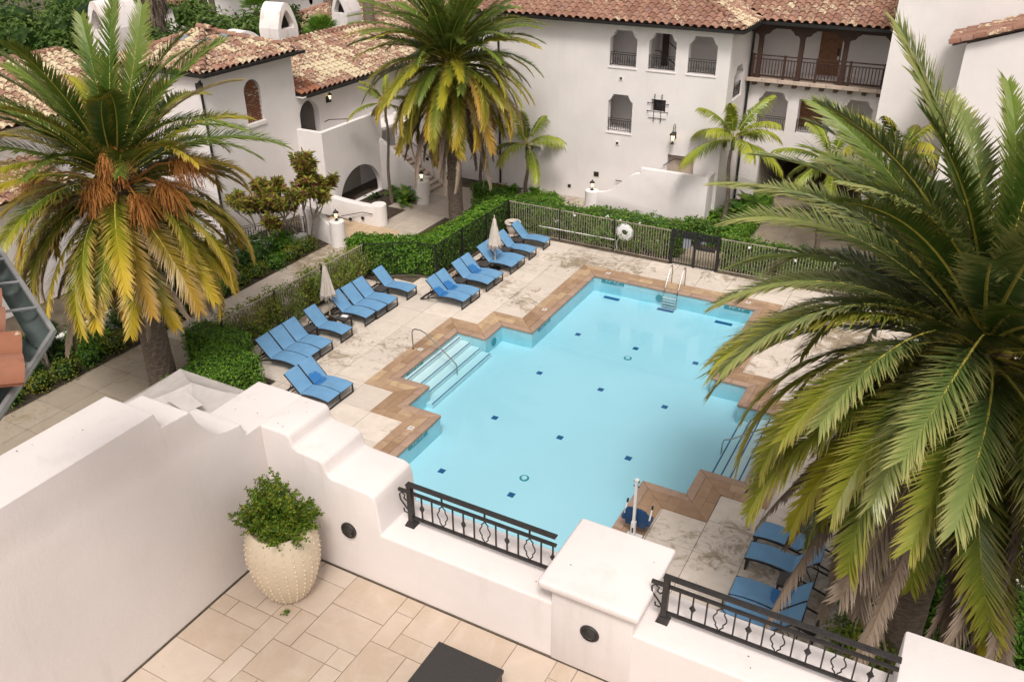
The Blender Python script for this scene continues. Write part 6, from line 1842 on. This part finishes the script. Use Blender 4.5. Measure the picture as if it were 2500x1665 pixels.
# ================================================================== HEDGES, SHRUBS, BEDS
hedge('clipped_hedge', 'dark clipped S-shaped hedge between the left palm and the loungers', [(-22.35, -20.05, 17.25, 18.2, 1.28), (-20.75, -19.9, 16.3, 17.3, 1.24), (-20.3, -18.65, 14.6, 17.15, 1.3)], 0.08, 520, 'hedge_leaf_bright', seed=2, bumpy=0.05)
hedge_path('clipped_hedge', 'thick glossy hedge in the corner behind the black fence', [(-21.95, 26.55), (-20.9, 26.75), (-19.35, 27.45)], 0.95, 1.42, 0.13, 330, 'hedge_leaf', seed=3, bumpy=0.10)
hedge_path('clipped_hedge', 'long clipped hedge behind the far lounger row', [(-19.1, 27.4), (-18.95, 33.4)], 0.95, 1.38, 0.11, 360, 'hedge_leaf_bright', seed=4, bumpy=0.09)
hedge_path('clipped_hedge', 'rounded hedge in the bed between the middle palm and the back fence', [(-20.4, 34.3), (-18.6, 35.9), (-17.9, 36.6)], 1.3, 0.72, 0.10, 330, 'hedge_leaf_bright', seed=5, bumpy=0.14)
hedge_path('clipped_hedge', 'low hedge along the bed below the small feather palm', [(-21.9, 36.6), (-20.2, 35.9)], 0.8, 0.75, 0.10, 330, 'hedge_leaf', seed=6, bumpy=0.14)
hedge_path('flowering_hedge', 'loose green hedge with a few white flowers along the back fence', [(-18.1, 33.75), (-14.5, 33.95), (-10.6, 34.1)], 0.75, 1.42, 0.12, 200, 'vine_leaf_green', seed=7, bumpy=0.22)
hedge_path('flowering_hedge', 'loose green hedge before the swooping white stair wall', [(-14.8, 34.9), (-11.1, 34.95)], 0.9, 1.12, 0.12, 260, 'vine_leaf_green', seed=8, bumpy=0.2)
hedge_path('flowering_hedge', 'loose green hedge with white flowers right of the pool gate', [(-8.1, 33.75), (0.5, 34.1)], 0.7, 1.35, 0.12, 230, 'vine_leaf_green', seed=9, bumpy=0.22)
hedge_path('clipped_hedge', 'bright clipped hedge running back to the garage beside the slender palm', [(-8.55, 35.6), (-8.65, 41.6)], 0.85, 0.85, 0.09, 380, 'hedge_leaf_bright', seed=10, bumpy=0.06)
hedge_path('flowering_hedge', 'short loose hedge behind the pool gate path', [(-10.6, 36.1), (-9.0, 36.2)], 0.8, 0.95, 0.12, 260, 'vine_leaf_green', seed=18, bumpy=0.2)
rng = random.Random(50)
FL = MB().lathe([(0.0, 0.0), (0.03, 0.02), (0.055, 0.055)], 5).mesh('blossom', 'flower')
hosts = [o for o in COL.objects if o.name.startswith('flowering_hedge')]
for (x, y, z, hi) in [(-15.2, 33.6, 1.25, 0), (-13.0, 33.6, 1.35, 0), (-12.1, 33.7, 1.30, 0), (-11.2, 33.65, 0.7, 0), (-16.1, 33.55, 0.8, 0), (-7.2, 33.4, 1.3, 2), (-6.0, 33.45, 1.2, 2), (-5.3, 33.4, 1.05, 2), (-3.8, 33.5, 1.2, 2), (-14.0, 33.6, 0.55, 0), (-13.6, 33.7, 1.42, 0)]:
    for q in range(3):
        o = inst('blossom', FL, (x + rng.uniform(-.07, .07), y - 0.15 + rng.uniform(-.05, .05), z + rng.uniform(-.05, .05)), (rng.uniform(0.4, 1.1), 0, rng.uniform(0, 6)), (1.1, 1.1, 1.1)); adopt(o, hosts[hi])

# thin climbers tangled through the left fence
def climber(name, label, a, b, zlo, zhi, n_stem, n_leaf, mat, seed, size=0.085):
    rng = random.Random(seed); t_ = thing(name, label, 'climber', (*a, 0)); a, b = Vector((*a, 0)), Vector((*b, 0)); d = (b - a); sd = Vector((-d.y, d.x, 0)).normalized()
    st = MB(); lf = MB()
    for k in range(n_stem):
        p = a + d * rng.random() + sd * rng.uniform(-0.2, 0.2); pts = [p]; q = Vector((rng.uniform(-.5, .5), rng.uniform(-.5, .5), 1)).normalized()
        for j in range(6): q = (q + rvec(rng) * 0.5 + Vector((0, 0, 0.15))).normalized(); p = p + q * rng.uniform(0.15, 0.3); pts.append(p)
        st.tube(pts, 0.007, 3, cap=False)
        for c in pts[2:]:
            for _ in range(n_leaf):
                w = c + rvec(rng) * 0.14
                if w.z < zhi + 0.1: leaf(lf, w, (rvec(rng) + Vector((0, 0, 0.9))).normalized(), size, rng)
    for k in range(int(d.length * 240)):
        f = rng.random(); z = zhi - abs(rng.gauss(0, 0.28)); z += 0.12 * noise.noise(Vector((f * 9, 0, 3)))
        dens = 0.5 + 0.9 * noise.noise(Vector((f * 14, z * 2, 1)))
        if rng.random() > dens: continue
        leaf(lf, a + d * f + sd * rng.gauss(0.05, 0.16) + Vector((0, 0, max(zlo, z))), (rvec(rng) + Vector((0, 0, 0.9))).normalized(), size, rng)
    st.build('stems', 'bark', t_); lf.build('foliage', mat, t_)
climber('climbing_vine', 'straggly yellowish vine tangled through the left fence', (-21.45, 17.9), (-21.25, 25.7), 0.1, 1.5, 250, 13, 'vine_leaf', 61, size=0.10)
climber('climbing_vine', 'thin vine in the back fence behind the life ring', (-16.8, 33.3), (-10.8, 33.25), 0.1, 1.45, 110, 6, 'vine_leaf_green', 62)
climber('climbing_vine', 'thin vine in the fence right of the gate', (-8.2, 33.3), (2.0, 33.5), 0.1, 1.45, 120, 6, 'vine_leaf_green', 63)

# low shrubs edging the left walk
rng = random.Random(8)
ORD = 'first second third fourth fifth sixth seventh eighth ninth tenth eleventh twelfth thirteenth fourteenth fifteenth'.split()
for k in range(15):
    y = 12.6 + 1.02 * k; x = -25.25 + rng.uniform(-0.1, 0.1)
    bush('edging_shrub', ORD[k] + ' low shrub edging the left walkway, counted from the close tile eave', (x, y, 0.28), (0.45 + rng.uniform(-.05, .08), 0.62, 0.42 + rng.uniform(-.05, .1)), 620, 0.075, 'shrub_leaf' if k % 3 else 'hedge_leaf', 70 + k, group='low shrubs edging the left walkway', lump=0.45)
for k, (x, y, rx, rz_, m_) in enumerate([(-25.9, 13.6, 0.6, 0.8, 'dark_leaf'), (-26.1, 16.0, 0.7, 0.9, 'broad_leaf'), (-26.0, 19.3, 0.8, 1.0, 'dark_leaf'), (-25.95, 21.8, 0.8, 1.1, 'dark_leaf'), (-26.1, 24.6, 0.9, 1.2, 'dark_leaf'), (-26.0, 26.2, 0.7, 0.9, 'hedge_leaf')]):
    bush('bed_shrub', ['round dark shrub at the near end of the left bed', 'broad leaved plant before the low garden wall', 'dark shrub right of the left palm trunk', 'dark shrub in the left bed under the palm fringe', 'tall dark shrub left of the small leafy tree', 'green shrub at the foot of the small leafy tree'][k], (x, y, rz_ * 0.5), (rx, rx * 1.1, rz_ * 0.62), 1100, 0.13, m_, 90 + k, lump=0.5)

for k, (x, y, rx, rz_) in enumerate([(-26.2, 12.4, 0.7, 1.1), (-26.35, 14.9, 0.6, 0.9), (-26.2, 18.0, 0.7, 1.0), (-26.15, 20.6, 0.7, 1.1), (-26.1, 23.2, 0.8, 1.2)]):
    bush('bed_shrub', ['dark shrub at the start of the left bed beside the close eave', 'dark shrub under the outer fronds of the left palm', 'dark shrub behind the left palm fronds before the low wall', 'dark shrub behind the left palm trunk', 'dark shrub between the grey limbed tree and the small leafy tree'][k], (x, y, rz_ * 0.5), (rx, rx * 1.2, rz_ * 0.62), 1100, 0.12, 'dark_leaf', 130 + k, lump=0.5)

# branching small trees
def small_tree(name, label, x, y, h, spread, seed, mat, leafsize=0.19, nlimb=6, bark='bark', rosette=9, levels=3, aspect=0.30, base_n=3):
    rng = random.Random(seed); t_ = thing(name, label, 'tree', (x, y, 0)); tr = MB(); lf = MB()
    def limb(p, d, L, r, lev):
        pts = [p]; q = p.copy(); dd = d.copy()
        for k in range(5):
            dd = (dd + rvec(rng) * 0.22 + Vector((0, 0, 0.10))).normalized(); q = q + dd * (L / 5); pts.append(q.copy())
        tr.tube(pts, [r * (1 - 0.5 * k / 5) for k in range(6)], 6, cap=False)
        if lev == 0:
            for c in pts[2:]:
                for _ in range(rosette):
                    o = (dd * 0.3 + rvec(rng)).normalized(); n_ = (o.cross(rvec(rng)) + Vector((0, 0, 0.8))).normalized()
                    leaf(lf, c + o * 0.02, n_, leafsize, rng, aspect, axis=o)
            return
        for k in range(3 if lev > 1 else 4):
            a = rng.uniform(0, 2 * PI); o = Vector((math.cos(a), math.sin(a), 0)) * spread
            limb(pts[rng.choice((3, 4, 5))], (dd * 0.7 + o * 0.75 + Vector((0, 0, 0.35))).normalized(), L * rng.uniform(0.5, 0.72), r * 0.55, lev - 1)
    for k in range(base_n):
        a = 2 * PI * k / base_n + rng.uniform(-.4, .4); d = Vector((math.cos(a) * 0.45, math.sin(a) * 0.45, 1)).normalized()
        limb(Vector((x, y, -0.02)) + Vector((d.x, d.y, 0)) * 0.1, d, h * 0.45, 0.075, levels)
    tr.build('trunk', bark, t_, smooth=True); lf.build('crown', mat, t_)
small_tree('ornamental_tree', 'small spreading tree with yellow green leaves and purple tips beside the lamp pillar', -25.65, 27.5, 4.3, 1.0, 5, 'magnolia_leaf', 0.29, levels=3, rosette=17)
small_tree('ornamental_tree', 'yellowish small tree left of the purple tipped tree', -26.5, 26.0, 3.5, 0.9, 17, 'magnolia_leaf', 0.26, levels=3, rosette=12)
small_tree('ornamental_tree', 'grey limbed small tree behind the hanging fronds of the left palm', -26.3, 22.7, 2.3, 0.9, 9, 'dark_leaf', 0.16, levels=2, rosette=14)
small_tree('ornamental_tree', 'grey limbed small tree in the bed behind the left palm trunk', -26.2, 19.5, 2.4, 0.9, 12, 'dark_leaf', 0.16, levels=2, rosette=14)
small_tree('ornamental_tree', 'dark small tree with twisted grey limbs near the close tile eave', -25.95, 14.6, 2.5, 0.9, 14, 'dark_leaf', 0.16, levels=2, rosette=14)

# broad leaved clumps
def broad_plant(name, label, x, y, n, L, seed, mat='broad_leaf', up=0.7, w=0.30, z=0.0, group=None):
    rng = random.Random(seed); mb = MB()
    for i in range(n):
        a = rng.uniform(0, 2 * PI); el = R(rng.uniform(20, 80)); d = Vector((math.cos(a) * math.cos(el), math.sin(a) * math.cos(el), math.sin(el)))
        l = L * rng.uniform(0.6, 1.1); p = Vector((x + rng.uniform(-.12, .12), y + rng.uniform(-.12, .12), z)); s_ = Vector((-math.sin(a), math.cos(a), 0)) * (l * w * 0.5)
        st = p + d * l * 0.35; m1 = st + d * (l * 0.35) ; tip = m1 + (d + Vector((0, 0, -0.9))).normalized() * (l * 0.4)
        mb.add([p, st - s_ * 0.25, m1 - s_, tip, m1 + s_, st + s_ * 0.25], [(0, 1, 5), (1, 2, 4, 5), (2, 3, 4)])
    return tag(mb.build(name, mat), label, 'plant', group)
BP = [(-24.75, 33.9, 46, 0.85, 'bright ginger plant beside the lamp pillar at the stair', 'broad_leaf'), (-25.15, 34.6, 40, 0.9, 'tall ginger plant against the stair wall', 'broad_leaf'), (-26.3, 34.9, 30, 0.6, 'leafy plant in front of the big white arch', 'broad_leaf'), (-26.7, 33.9, 26, 0.5, 'low plant in the dark under the big arch', 'dark_leaf'),
      (-19.3, 37.6, 60, 0.75, 'leafy clump at the foot of the small feather palm', 'hedge_leaf_bright'), (-20.6, 37.5, 50, 0.75, 'leafy clump against the hotel wall left of the small feather palm', 'hedge_leaf'), (-18.2, 37.0, 50, 0.6, 'leafy clump beside the facade path', 'hedge_leaf'),
      (-9.3, 39.2, 110, 1.15, 'tall dark leafy clump behind the slender palm', 'broad_leaf'), (-9.0, 40.2, 110, 1.3, 'tall leafy clump against the garage corner', 'broad_leaf'), (-9.9, 38.7, 60, 0.9, 'leafy clump beside the white stair side wall', 'hedge_leaf_bright'),
      (-26.2, 16.9, 26, 0.7, 'agave like plant before the low garden wall', 'broad_leaf'), (-21.6, 38.2, 20, 0.5, 'dark red leaved plant against the hotel wall', 'magnolia_leaf')]
for k, (x, y, n_, L, lab, m_) in enumerate(BP): broad_plant('leafy_plant', lab, x, y, n_, L, 200 + k, m_)

# grass strips
def grass(name, label, polys, dens, seed, h=0.07):
    rng = random.Random(seed); mb = MB()
    for pl in polys:
        xs = [p[0] for p in pl]; ys = [p[1] for p in pl]; A = (max(xs) - min(xs)) * (max(ys) - min(ys))
        for _ in range(int(A * dens)):
            x, y = rng.uniform(min(xs), max(xs)), rng.uniform(min(ys), max(ys))
            if not in_poly(x, y, pl): continue
            a = rng.uniform(0, 6.3); w = Vector((math.cos(a), math.sin(a), 0)) * 0.014; p = Vector((x, y, -0.01)); t_ = p + Vector((rng.uniform(-.05, .05), rng.uniform(-.05, .05), h * rng.uniform(0.6, 1.3)))
            mb.add([p - w, p + w, t_], [(0, 1, 2)])
    return tag(mb.build(name, 'grass_blade'), label, 'grass', kind='stuff')
grass('lawn', 'mossy grass strip at the foot of the left palm', [[(-22.1, 13.0), (-20.3, 12.6), (-20.0, 16.4), (-21.2, 17.4), (-22.15, 17.3)]], 1500, 31)
grass('lawn', 'short grass verge at the foot of the middle palm', [[(-22.0, 29.3), (-19.6, 28.0), (-19.55, 33.2), (-21.6, 33.3)]], 1300, 32)
grass('lawn', 'small lawn patch by the slender palm', [[(-10.4, 36.4), (-8.9, 35.7), (-9.0, 38.6), (-10.4, 38.6)]], 1300, 33)

# right bed: hedges, ground cover and kerb
hedge('clipped_hedge', 'dark glossy hedge behind the right palm trunk', [(0.5, 2.75, 16.1, 17.55, 1.35)], 0.11, 420, 'hedge_leaf', seed=41, bumpy=0.12)
hedge('clipped_hedge', 'dark round hedge right of the right palm trunk', [(2.5, 4.6, 15.6, 17.2, 1.2)], 0.11, 420, 'hedge_leaf', seed=42, bumpy=0.16)
hedge('clipped_hedge', 'low hedge between the right palm and the end pier', [(1.6, 5.2, 13.6, 15.2, 0.85)], 0.10, 420, 'hedge_leaf', seed=43, bumpy=0.16)
bush('bed_shrub', 'loose reddish green shrub at the foot of the right palm', (0.25, 14.9, 0.45), (0.75, 1.0, 0.75), 2600, 0.085, 'shrub_leaf', 44, lump=0.5)
bush('bed_shrub', 'dark shrub left of the right palm trunk beside the deck', (0.35, 16.2, 0.5), (0.6, 0.8, 0.9), 2200, 0.10, 'hedge_leaf', 45, lump=0.5)
hedge('ground_cover', 'bright ground cover with small white flowers beyond the right deck edge', [(3.05, 5.5, 17.8, 26.0, 0.25)], 0.09, 330, 'hedge_leaf_bright', seed=46, cat='ground cover', bumpy=0.1)
rng = random.Random(9); gc = [o for o in COL.objects if o.name.startswith('ground_cover')][0]
for _ in range(40):
    o = inst('blossom', FL, (rng.uniform(3.1, 4.2), rng.uniform(18.3, 23), 0.30), (rng.uniform(0, .6), 0, rng.uniform(0, 6)), (0.8, 0.8, 0.8)); adopt(o, gc)
MB().box(0.3, 8.0, 12.6, 12.75, -0.02, 0.12).build('bed_kerb', 'walk_dark')
bpy.data.objects['bed_kerb']['kind'] = 'structure'

# ================================================================== BACKGROUND
def chimney(label, x, y, z0, w, d, h, rz, seed):
    """vaulted chimney cowl with pointed opening"""
    t_ = thing('chimney', label, 'chimney', (x, y, z0), rz, 'white vaulted chimney cowls')
    n_ = 14; pl = []
    for k in range(n_ + 1):
        u = -1 + 2 * k / n_
        zz = h * (0.45 + 0.55 * (1 - abs(u) ** 2.1)); pl.append((u * w / 2, zz))
    pl = [(w / 2, -0.9), *reversed(pl), (-w / 2, -0.9)]
    inner = []
    for k in range(9):
        u = -1 + 2 * k / 8; inner.append((u * w * 0.33, h * (0.50 + 0.34 * (1 - abs(u) ** 1.4))))
    def ring(y): return [(a, y, b) for a, b in pl]
    mb = MB(); m_ = len(pl)
    mb.add(ring(-d / 2) + ring(d / 2), [(k, (k + 1) % m_, m_ + (k + 1) % m_, m_ + k) for k in range(m_)])
    # end faces with the opening cut out: strip between outer and inner outlines
    io = [(w * 0.33, h * 0.42), *reversed(inner), (-w * 0.33, h * 0.42)]
    for y_, s_ in ((-d / 2, 1), (d / 2, -1)):
        vs = [(a, y_, b) for a, b in pl] + [(a, y_, b) for a, b in io]
        K = len(io); fs = []
        idx = [round(1 + (m_ - 3) * k / (K - 3)) for k in range(K - 2)]
        fs.append((0, 1, m_ + 1, m_))
        for k in range(1, K - 2):
            a, b = idx[k - 1], idx[k]
            fs.append(tuple(list(range(a, b + 1)) + [m_ + k + 1, m_ + k]))
        fs.append((idx[-1], m_ - 1, m_ + K - 1, m_ + K - 2)); fs.append((0, m_, m_ + K - 1, m_ - 1))
        mb.add(vs, fs)
        q = [(a, y_, b) for a, b in io] + [(a, y_ + s_ * d * 0.35, b) for a, b in io]
        mb.add(q, [(k, (k + 1) % K, K + (k + 1) % K, K + k) for k in range(K)])
        m2 = MB(); m2.add([(a, y_ + s_ * d * 0.3, b) for a, b in io], [tuple(range(K))])
        m2.build('flue_opening', 'dark_void', t_, world=False)
    mb.build('cowl', 'cowl_stucco', t_, world=False)
    m2 = MB(); rng = random.Random(seed)
    return t_
chimney('big white vaulted chimney with rust stained top behind the tower roof', -33.6, 35.9, 6.7, 1.5, 1.3, 2.2, R(90), 1)
chimney('white vaulted chimney farther back behind the tiled arcade roof', -36.6, 45.3, 6.2, 1.2, 1.4, 2.0, R(0), 2)
chimney('tall white vaulted chimney behind the left palm fronds', -36.4, 28.2, 7.6, 1.3, 2.0, 2.2, R(0), 3)
chimney('low rounded white chimney hood left of the big chimney', -34.9, 34.3, 6.9, 1.7, 1.2, 0.75, R(80), 4)

def far_house(label, x0, x1, y0, y1, h, pitch, seed, mat='tile_far', front='x'):
    t_ = thing('far_house', label, 'house', ((x0 + x1) / 2, (y0 + y1) / 2, 0))
    MB().box(x0, x1, y0, y1, 0, h).build('wall', 'stucco', t_)
    hx, hy = (x1 - x0) / 2 + 0.4, (y1 - y0) / 2 + 0.4; cx, cy = (x0 + x1) / 2, (y0 + y1) / 2; m_ = min(hx, hy)
    r = MB(); zz = h + m_ * pitch
    dx, dy = max(0, hx - m_), max(0, hy - m_)
    r.add([(cx - hx, cy - hy, h), (cx + hx, cy - hy, h), (cx + hx, cy + hy, h), (cx - hx, cy + hy, h), (cx - dx, cy - dy, zz), (cx + dx, cy - dy, zz), (cx + dx, cy + dy, zz), (cx - dx, cy + dy, zz)], [(0, 1, 5, 4), (1, 2, 6, 5), (2, 3, 7, 6), (3, 0, 4, 7), (4, 5, 6, 7)])
    ro = r.build('roof', 'roof_deck', t_)
    roof_slope(ro, (cx + hx + 0.03, cy - hy, h + 0.03), (0, 1, 0), (-1, 0, 0), 2 * hy, m_, pitch, mat, lambda us, hv: us > hv and us < 2 * hy - hv, seed=seed, limit=60)
    roof_slope(ro, (cx - hx, cy - hy - 0.03, h + 0.03), (1, 0, 0), (0, 1, 0), 2 * hx, m_, pitch, mat, lambda us, hv: us > hv and us < 2 * hx - hv, seed=seed + 1, limit=60)
    for sx, sy in ((1, -1), (1, 1), (-1, -1)): ridge_line(ro, (cx + sx * hx, cy + sy * hy, h + 0.06), (cx + sx * dx, cy + sy * dy, zz + 0.06), 'tile_far')
    if dx + dy > 0.3: ridge_line(ro, (cx - dx, cy - dy, zz + 0.08), (cx + dx, cy + dy, zz + 0.08), 'tile_far')
    return t_
far_house('distant tile roofed house behind the arcade ridge', -46.0, -38.5, 46.5, 60.0, 5.0, 0.35, 301)
far_house('distant tiled roof between the chimney and the middle palm', -37.5, -27.0, 45.5, 60.0, 5.6, 0.35, 303)
fh = far_house('distant white tower house with oval window above the shrubs', -52.0, -46.6, 48.5, 55.0, 7.3, 0.35, 305)
MB().lathe([(0.0, 0.0), (0.26, 0.0)], 18, (0, 0, 0)).build('oval_window', 'dark_void', fh, loc=(-46.585, 53.6, 6.2)).rotation_euler = (PI / 2, 0, PI / 2)
o = [c for c in fh.children if c.name.startswith('oval_window')][0]; o.scale = (0.75, 1.2, 1)
far_house('distant tiled roof at the top left behind the dead palm skirts', -68.0, -55.0, 48.0, 62.0, 6.0, 0.35, 307)

def far_tree(label, x, y, r, h, n_, seed, mat, size=0.28):
    rng = random.Random(seed); t_ = thing('broadleaf_tree', label, 'tree', (x, y, 0), 0, 'trees behind the roofs')
    tr = MB(); tr.tube([(x, y, -0.03), (x + rng.uniform(-.3, .3), y, h * 0.5), (x, y, h * 0.8)], [0.22, 0.16, 0.06], 7)
    for k in range(5):
        a = k * 1.26 + seed; tr.tube([(x, y, h * 0.4), (x + r * 0.35 * math.cos(a), y + r * 0.35 * math.sin(a), h * 0.6), (x + r * 0.6 * math.cos(a), y + r * 0.6 * math.sin(a), h * 0.75)], [0.1, 0.07, 0.03], 5)
    tr.build('trunk', 'bark', t_)
    mb = MB()
    for k in range(11):
        d = rvec(rng); c = (x + d.x * r * 0.62, y + d.y * r * 0.62, h * 0.68 + d.z * h * 0.22); rr = r * rng.uniform(0.38, 0.58)
        bush_mb(mb, rng, c, (rr, rr, rr * 0.85), n_ // 11, size, 0, 0.5)
        mb.ico(c, 1.0, 1, 1, (rr * 0.6, rr * 0.6, rr * 0.5))
    mb.build('crown', [mat, 'dark_leaf'], t_)
FT = [(-47.5, 26.5, 3.3, 8.6, 'tree_leaf'), (-49.5, 30.5, 3.4, 9.0, 'tree_leaf'), (-46.0, 31.5, 3.0, 8.2, 'tree_leaf'), (-44.5, 35.0, 2.8, 7.8, 'tree_leaf'), (-43.0, 38.5, 2.8, 7.6, 'tree_leaf_light'), (-46.8, 41.8, 3.0, 7.4, 'tree_leaf_light'), (-41.5, 41.5, 2.4, 7.0, 'tree_leaf_light'), (-52, 37.0, 3.5, 8.0, 'tree_leaf'), (-56, 42.0, 3.6, 8.2, 'tree_leaf'), (-43.5, 24.5, 2.8, 8.4, 'tree_leaf'), (-52.0, 24.0, 3.5, 8.8, 'tree_leaf'), (-41.0, 45.5, 2.0, 7.4, 'dark_leaf'), (-61, 46, 3.8, 8, 'tree_leaf'), (-40.5, 29.5, 2.4, 7.6, 'tree_leaf')]
FTL = ['leftmost dark tree at the top left corner', 'tall tree behind the left palm tip', 'tree between the left chimney and the dead palm skirt', 'tree right under the shaggy grey palm trunk', 'lighter tree left of the big vaulted chimney', 'light green tree behind the low chimney hood', 'pale bushy tree just left of the big chimney', 'dark tree behind the shaggy palm trunk', 'tree at the top edge left of the distant tiled roof', 'tree directly behind the tall left chimney', 'tree at the far left edge behind the tile roof', 'dark narrow tree right of the big chimney', 'farthest tree at the top left', 'tree behind the ridge left of the tower roof']
for k, (x, y, r_, h_, m_) in enumerate(FT):
    far_tree(FTL[k], x, y, r_, h_, 3600, 400 + k, m_)
far_tree('green tree seen between the far roofs above the middle palm', -31, 62, 3.2, 7.5, 2600, 450, 'tree_leaf')
# fan palms with dead skirts; their crowns stand above the picture
def fan_palm(label, x, y, h, skirt0, skirt_r, seed, crown=True, r=0.2):
    rng = random.Random(seed); t_ = thing('fan_palm', label, 'palm tree', (x, y, 0), 0, 'fan palms behind the roofs')
    MB().tube([(x, y, -0.03), (x, y, h)], [r * 1.2, r * 0.9], 12).build('trunk', 'slim_trunk', t_, smooth=True)
    if skirt0 is not None:
        mb = MB()
        for _ in range(900):
            z = rng.uniform(skirt0, h); a = rng.uniform(0, 2 * PI); rr = r + (skirt_r - r) * min(1, (z - skirt0) / 2.2) * rng.uniform(0.6, 1)
            p = Vector((x + rr * math.cos(a), y + rr * math.sin(a), z)); q = p + Vector((math.cos(a) * 0.1, math.sin(a) * 0.1, -rng.uniform(0.5, 1.0))); s_ = Vector((-math.sin(a), math.cos(a), 0)) * 0.06
            mb.add([p - s_, p + s_, q], [(0, 1, 2)])
        mb.build('dead_skirt', 'skirt', t_)
    if crown:
        mb = MB()
        for k in range(34):
            a = k * 2.4; el = R(75 - 115 * k / 34); d = Vector((math.cos(a) * math.cos(el), math.sin(a) * math.cos(el), math.sin(el))); c = Vector((x, y, h)) + d * 0.7
            sx = Vector((-math.sin(a), math.cos(a), 0)); up = d.cross(sx)
            for j in range(13):
                b = R(-75 + 150 * j / 12); dd = (d * math.cos(b) + sx * math.sin(b)); l = 0.85 * (0.75 + 0.25 * math.cos(b)); w = (d * -math.sin(b) + sx * math.cos(b)) * 0.045
                mb.add([c, c + dd * l * 0.6 + w + up * .02, c + dd * l + Vector((0, 0, -0.12)), c + dd * l * 0.6 - w + up * .02], [(0, 1, 2, 3)])
            mb.bar(Vector((x, y, h)), c, 0.03)
        mb.build('crown', 'broad_leaf', t_)
fan_palm('shaggy palm trunk with grey dead skirt at the top left', -43.6, 36.6, 13.0, 6.6, 1.0, 1)
fan_palm('second shaggy palm trunk right of the first at the top left', -47.0, 44.2, 13.0, 8.2, 0.8, 2)
fan_palm('rough palm trunk left of the farther chimney', -40.5, 49.0, 13.5, None, 0, 3, r=0.26)
fan_palm('rough palm trunk right of the farther chimney', -35.4, 46.0, 13.5, None, 0, 4, r=0.34)
fan_palm('rough palm trunk behind the top of the middle palm', -36.0, 55.5, 13.5, None, 0, 5, r=0.2)
fan_palm('small bright fan palm behind the arcade ridge', -35.6, 41.6, 6.2, None, 0, 6, r=0.12)
fan_palm('dark agave like palm above the shrubs at the top', -45.2, 46.4, 6.4, None, 0, 7, r=0.2)

gw = thing('planter_wall', 'low white wall with small black railing behind the yellowish small tree', 'wall', (-26.3, 26.8, 0))
q = [(-27.6, 25.2), (-27.35, 25.05), (-25.6, 27.45), (-25.85, 27.6)]
MB().prism(q, 0.0, 0.55).build('wall_body', 'stucco', gw, bevel=0.02)
iron_railing('railing', gw, (-27.4, 25.25), (-25.75, 27.5), 0.56, 0.75)
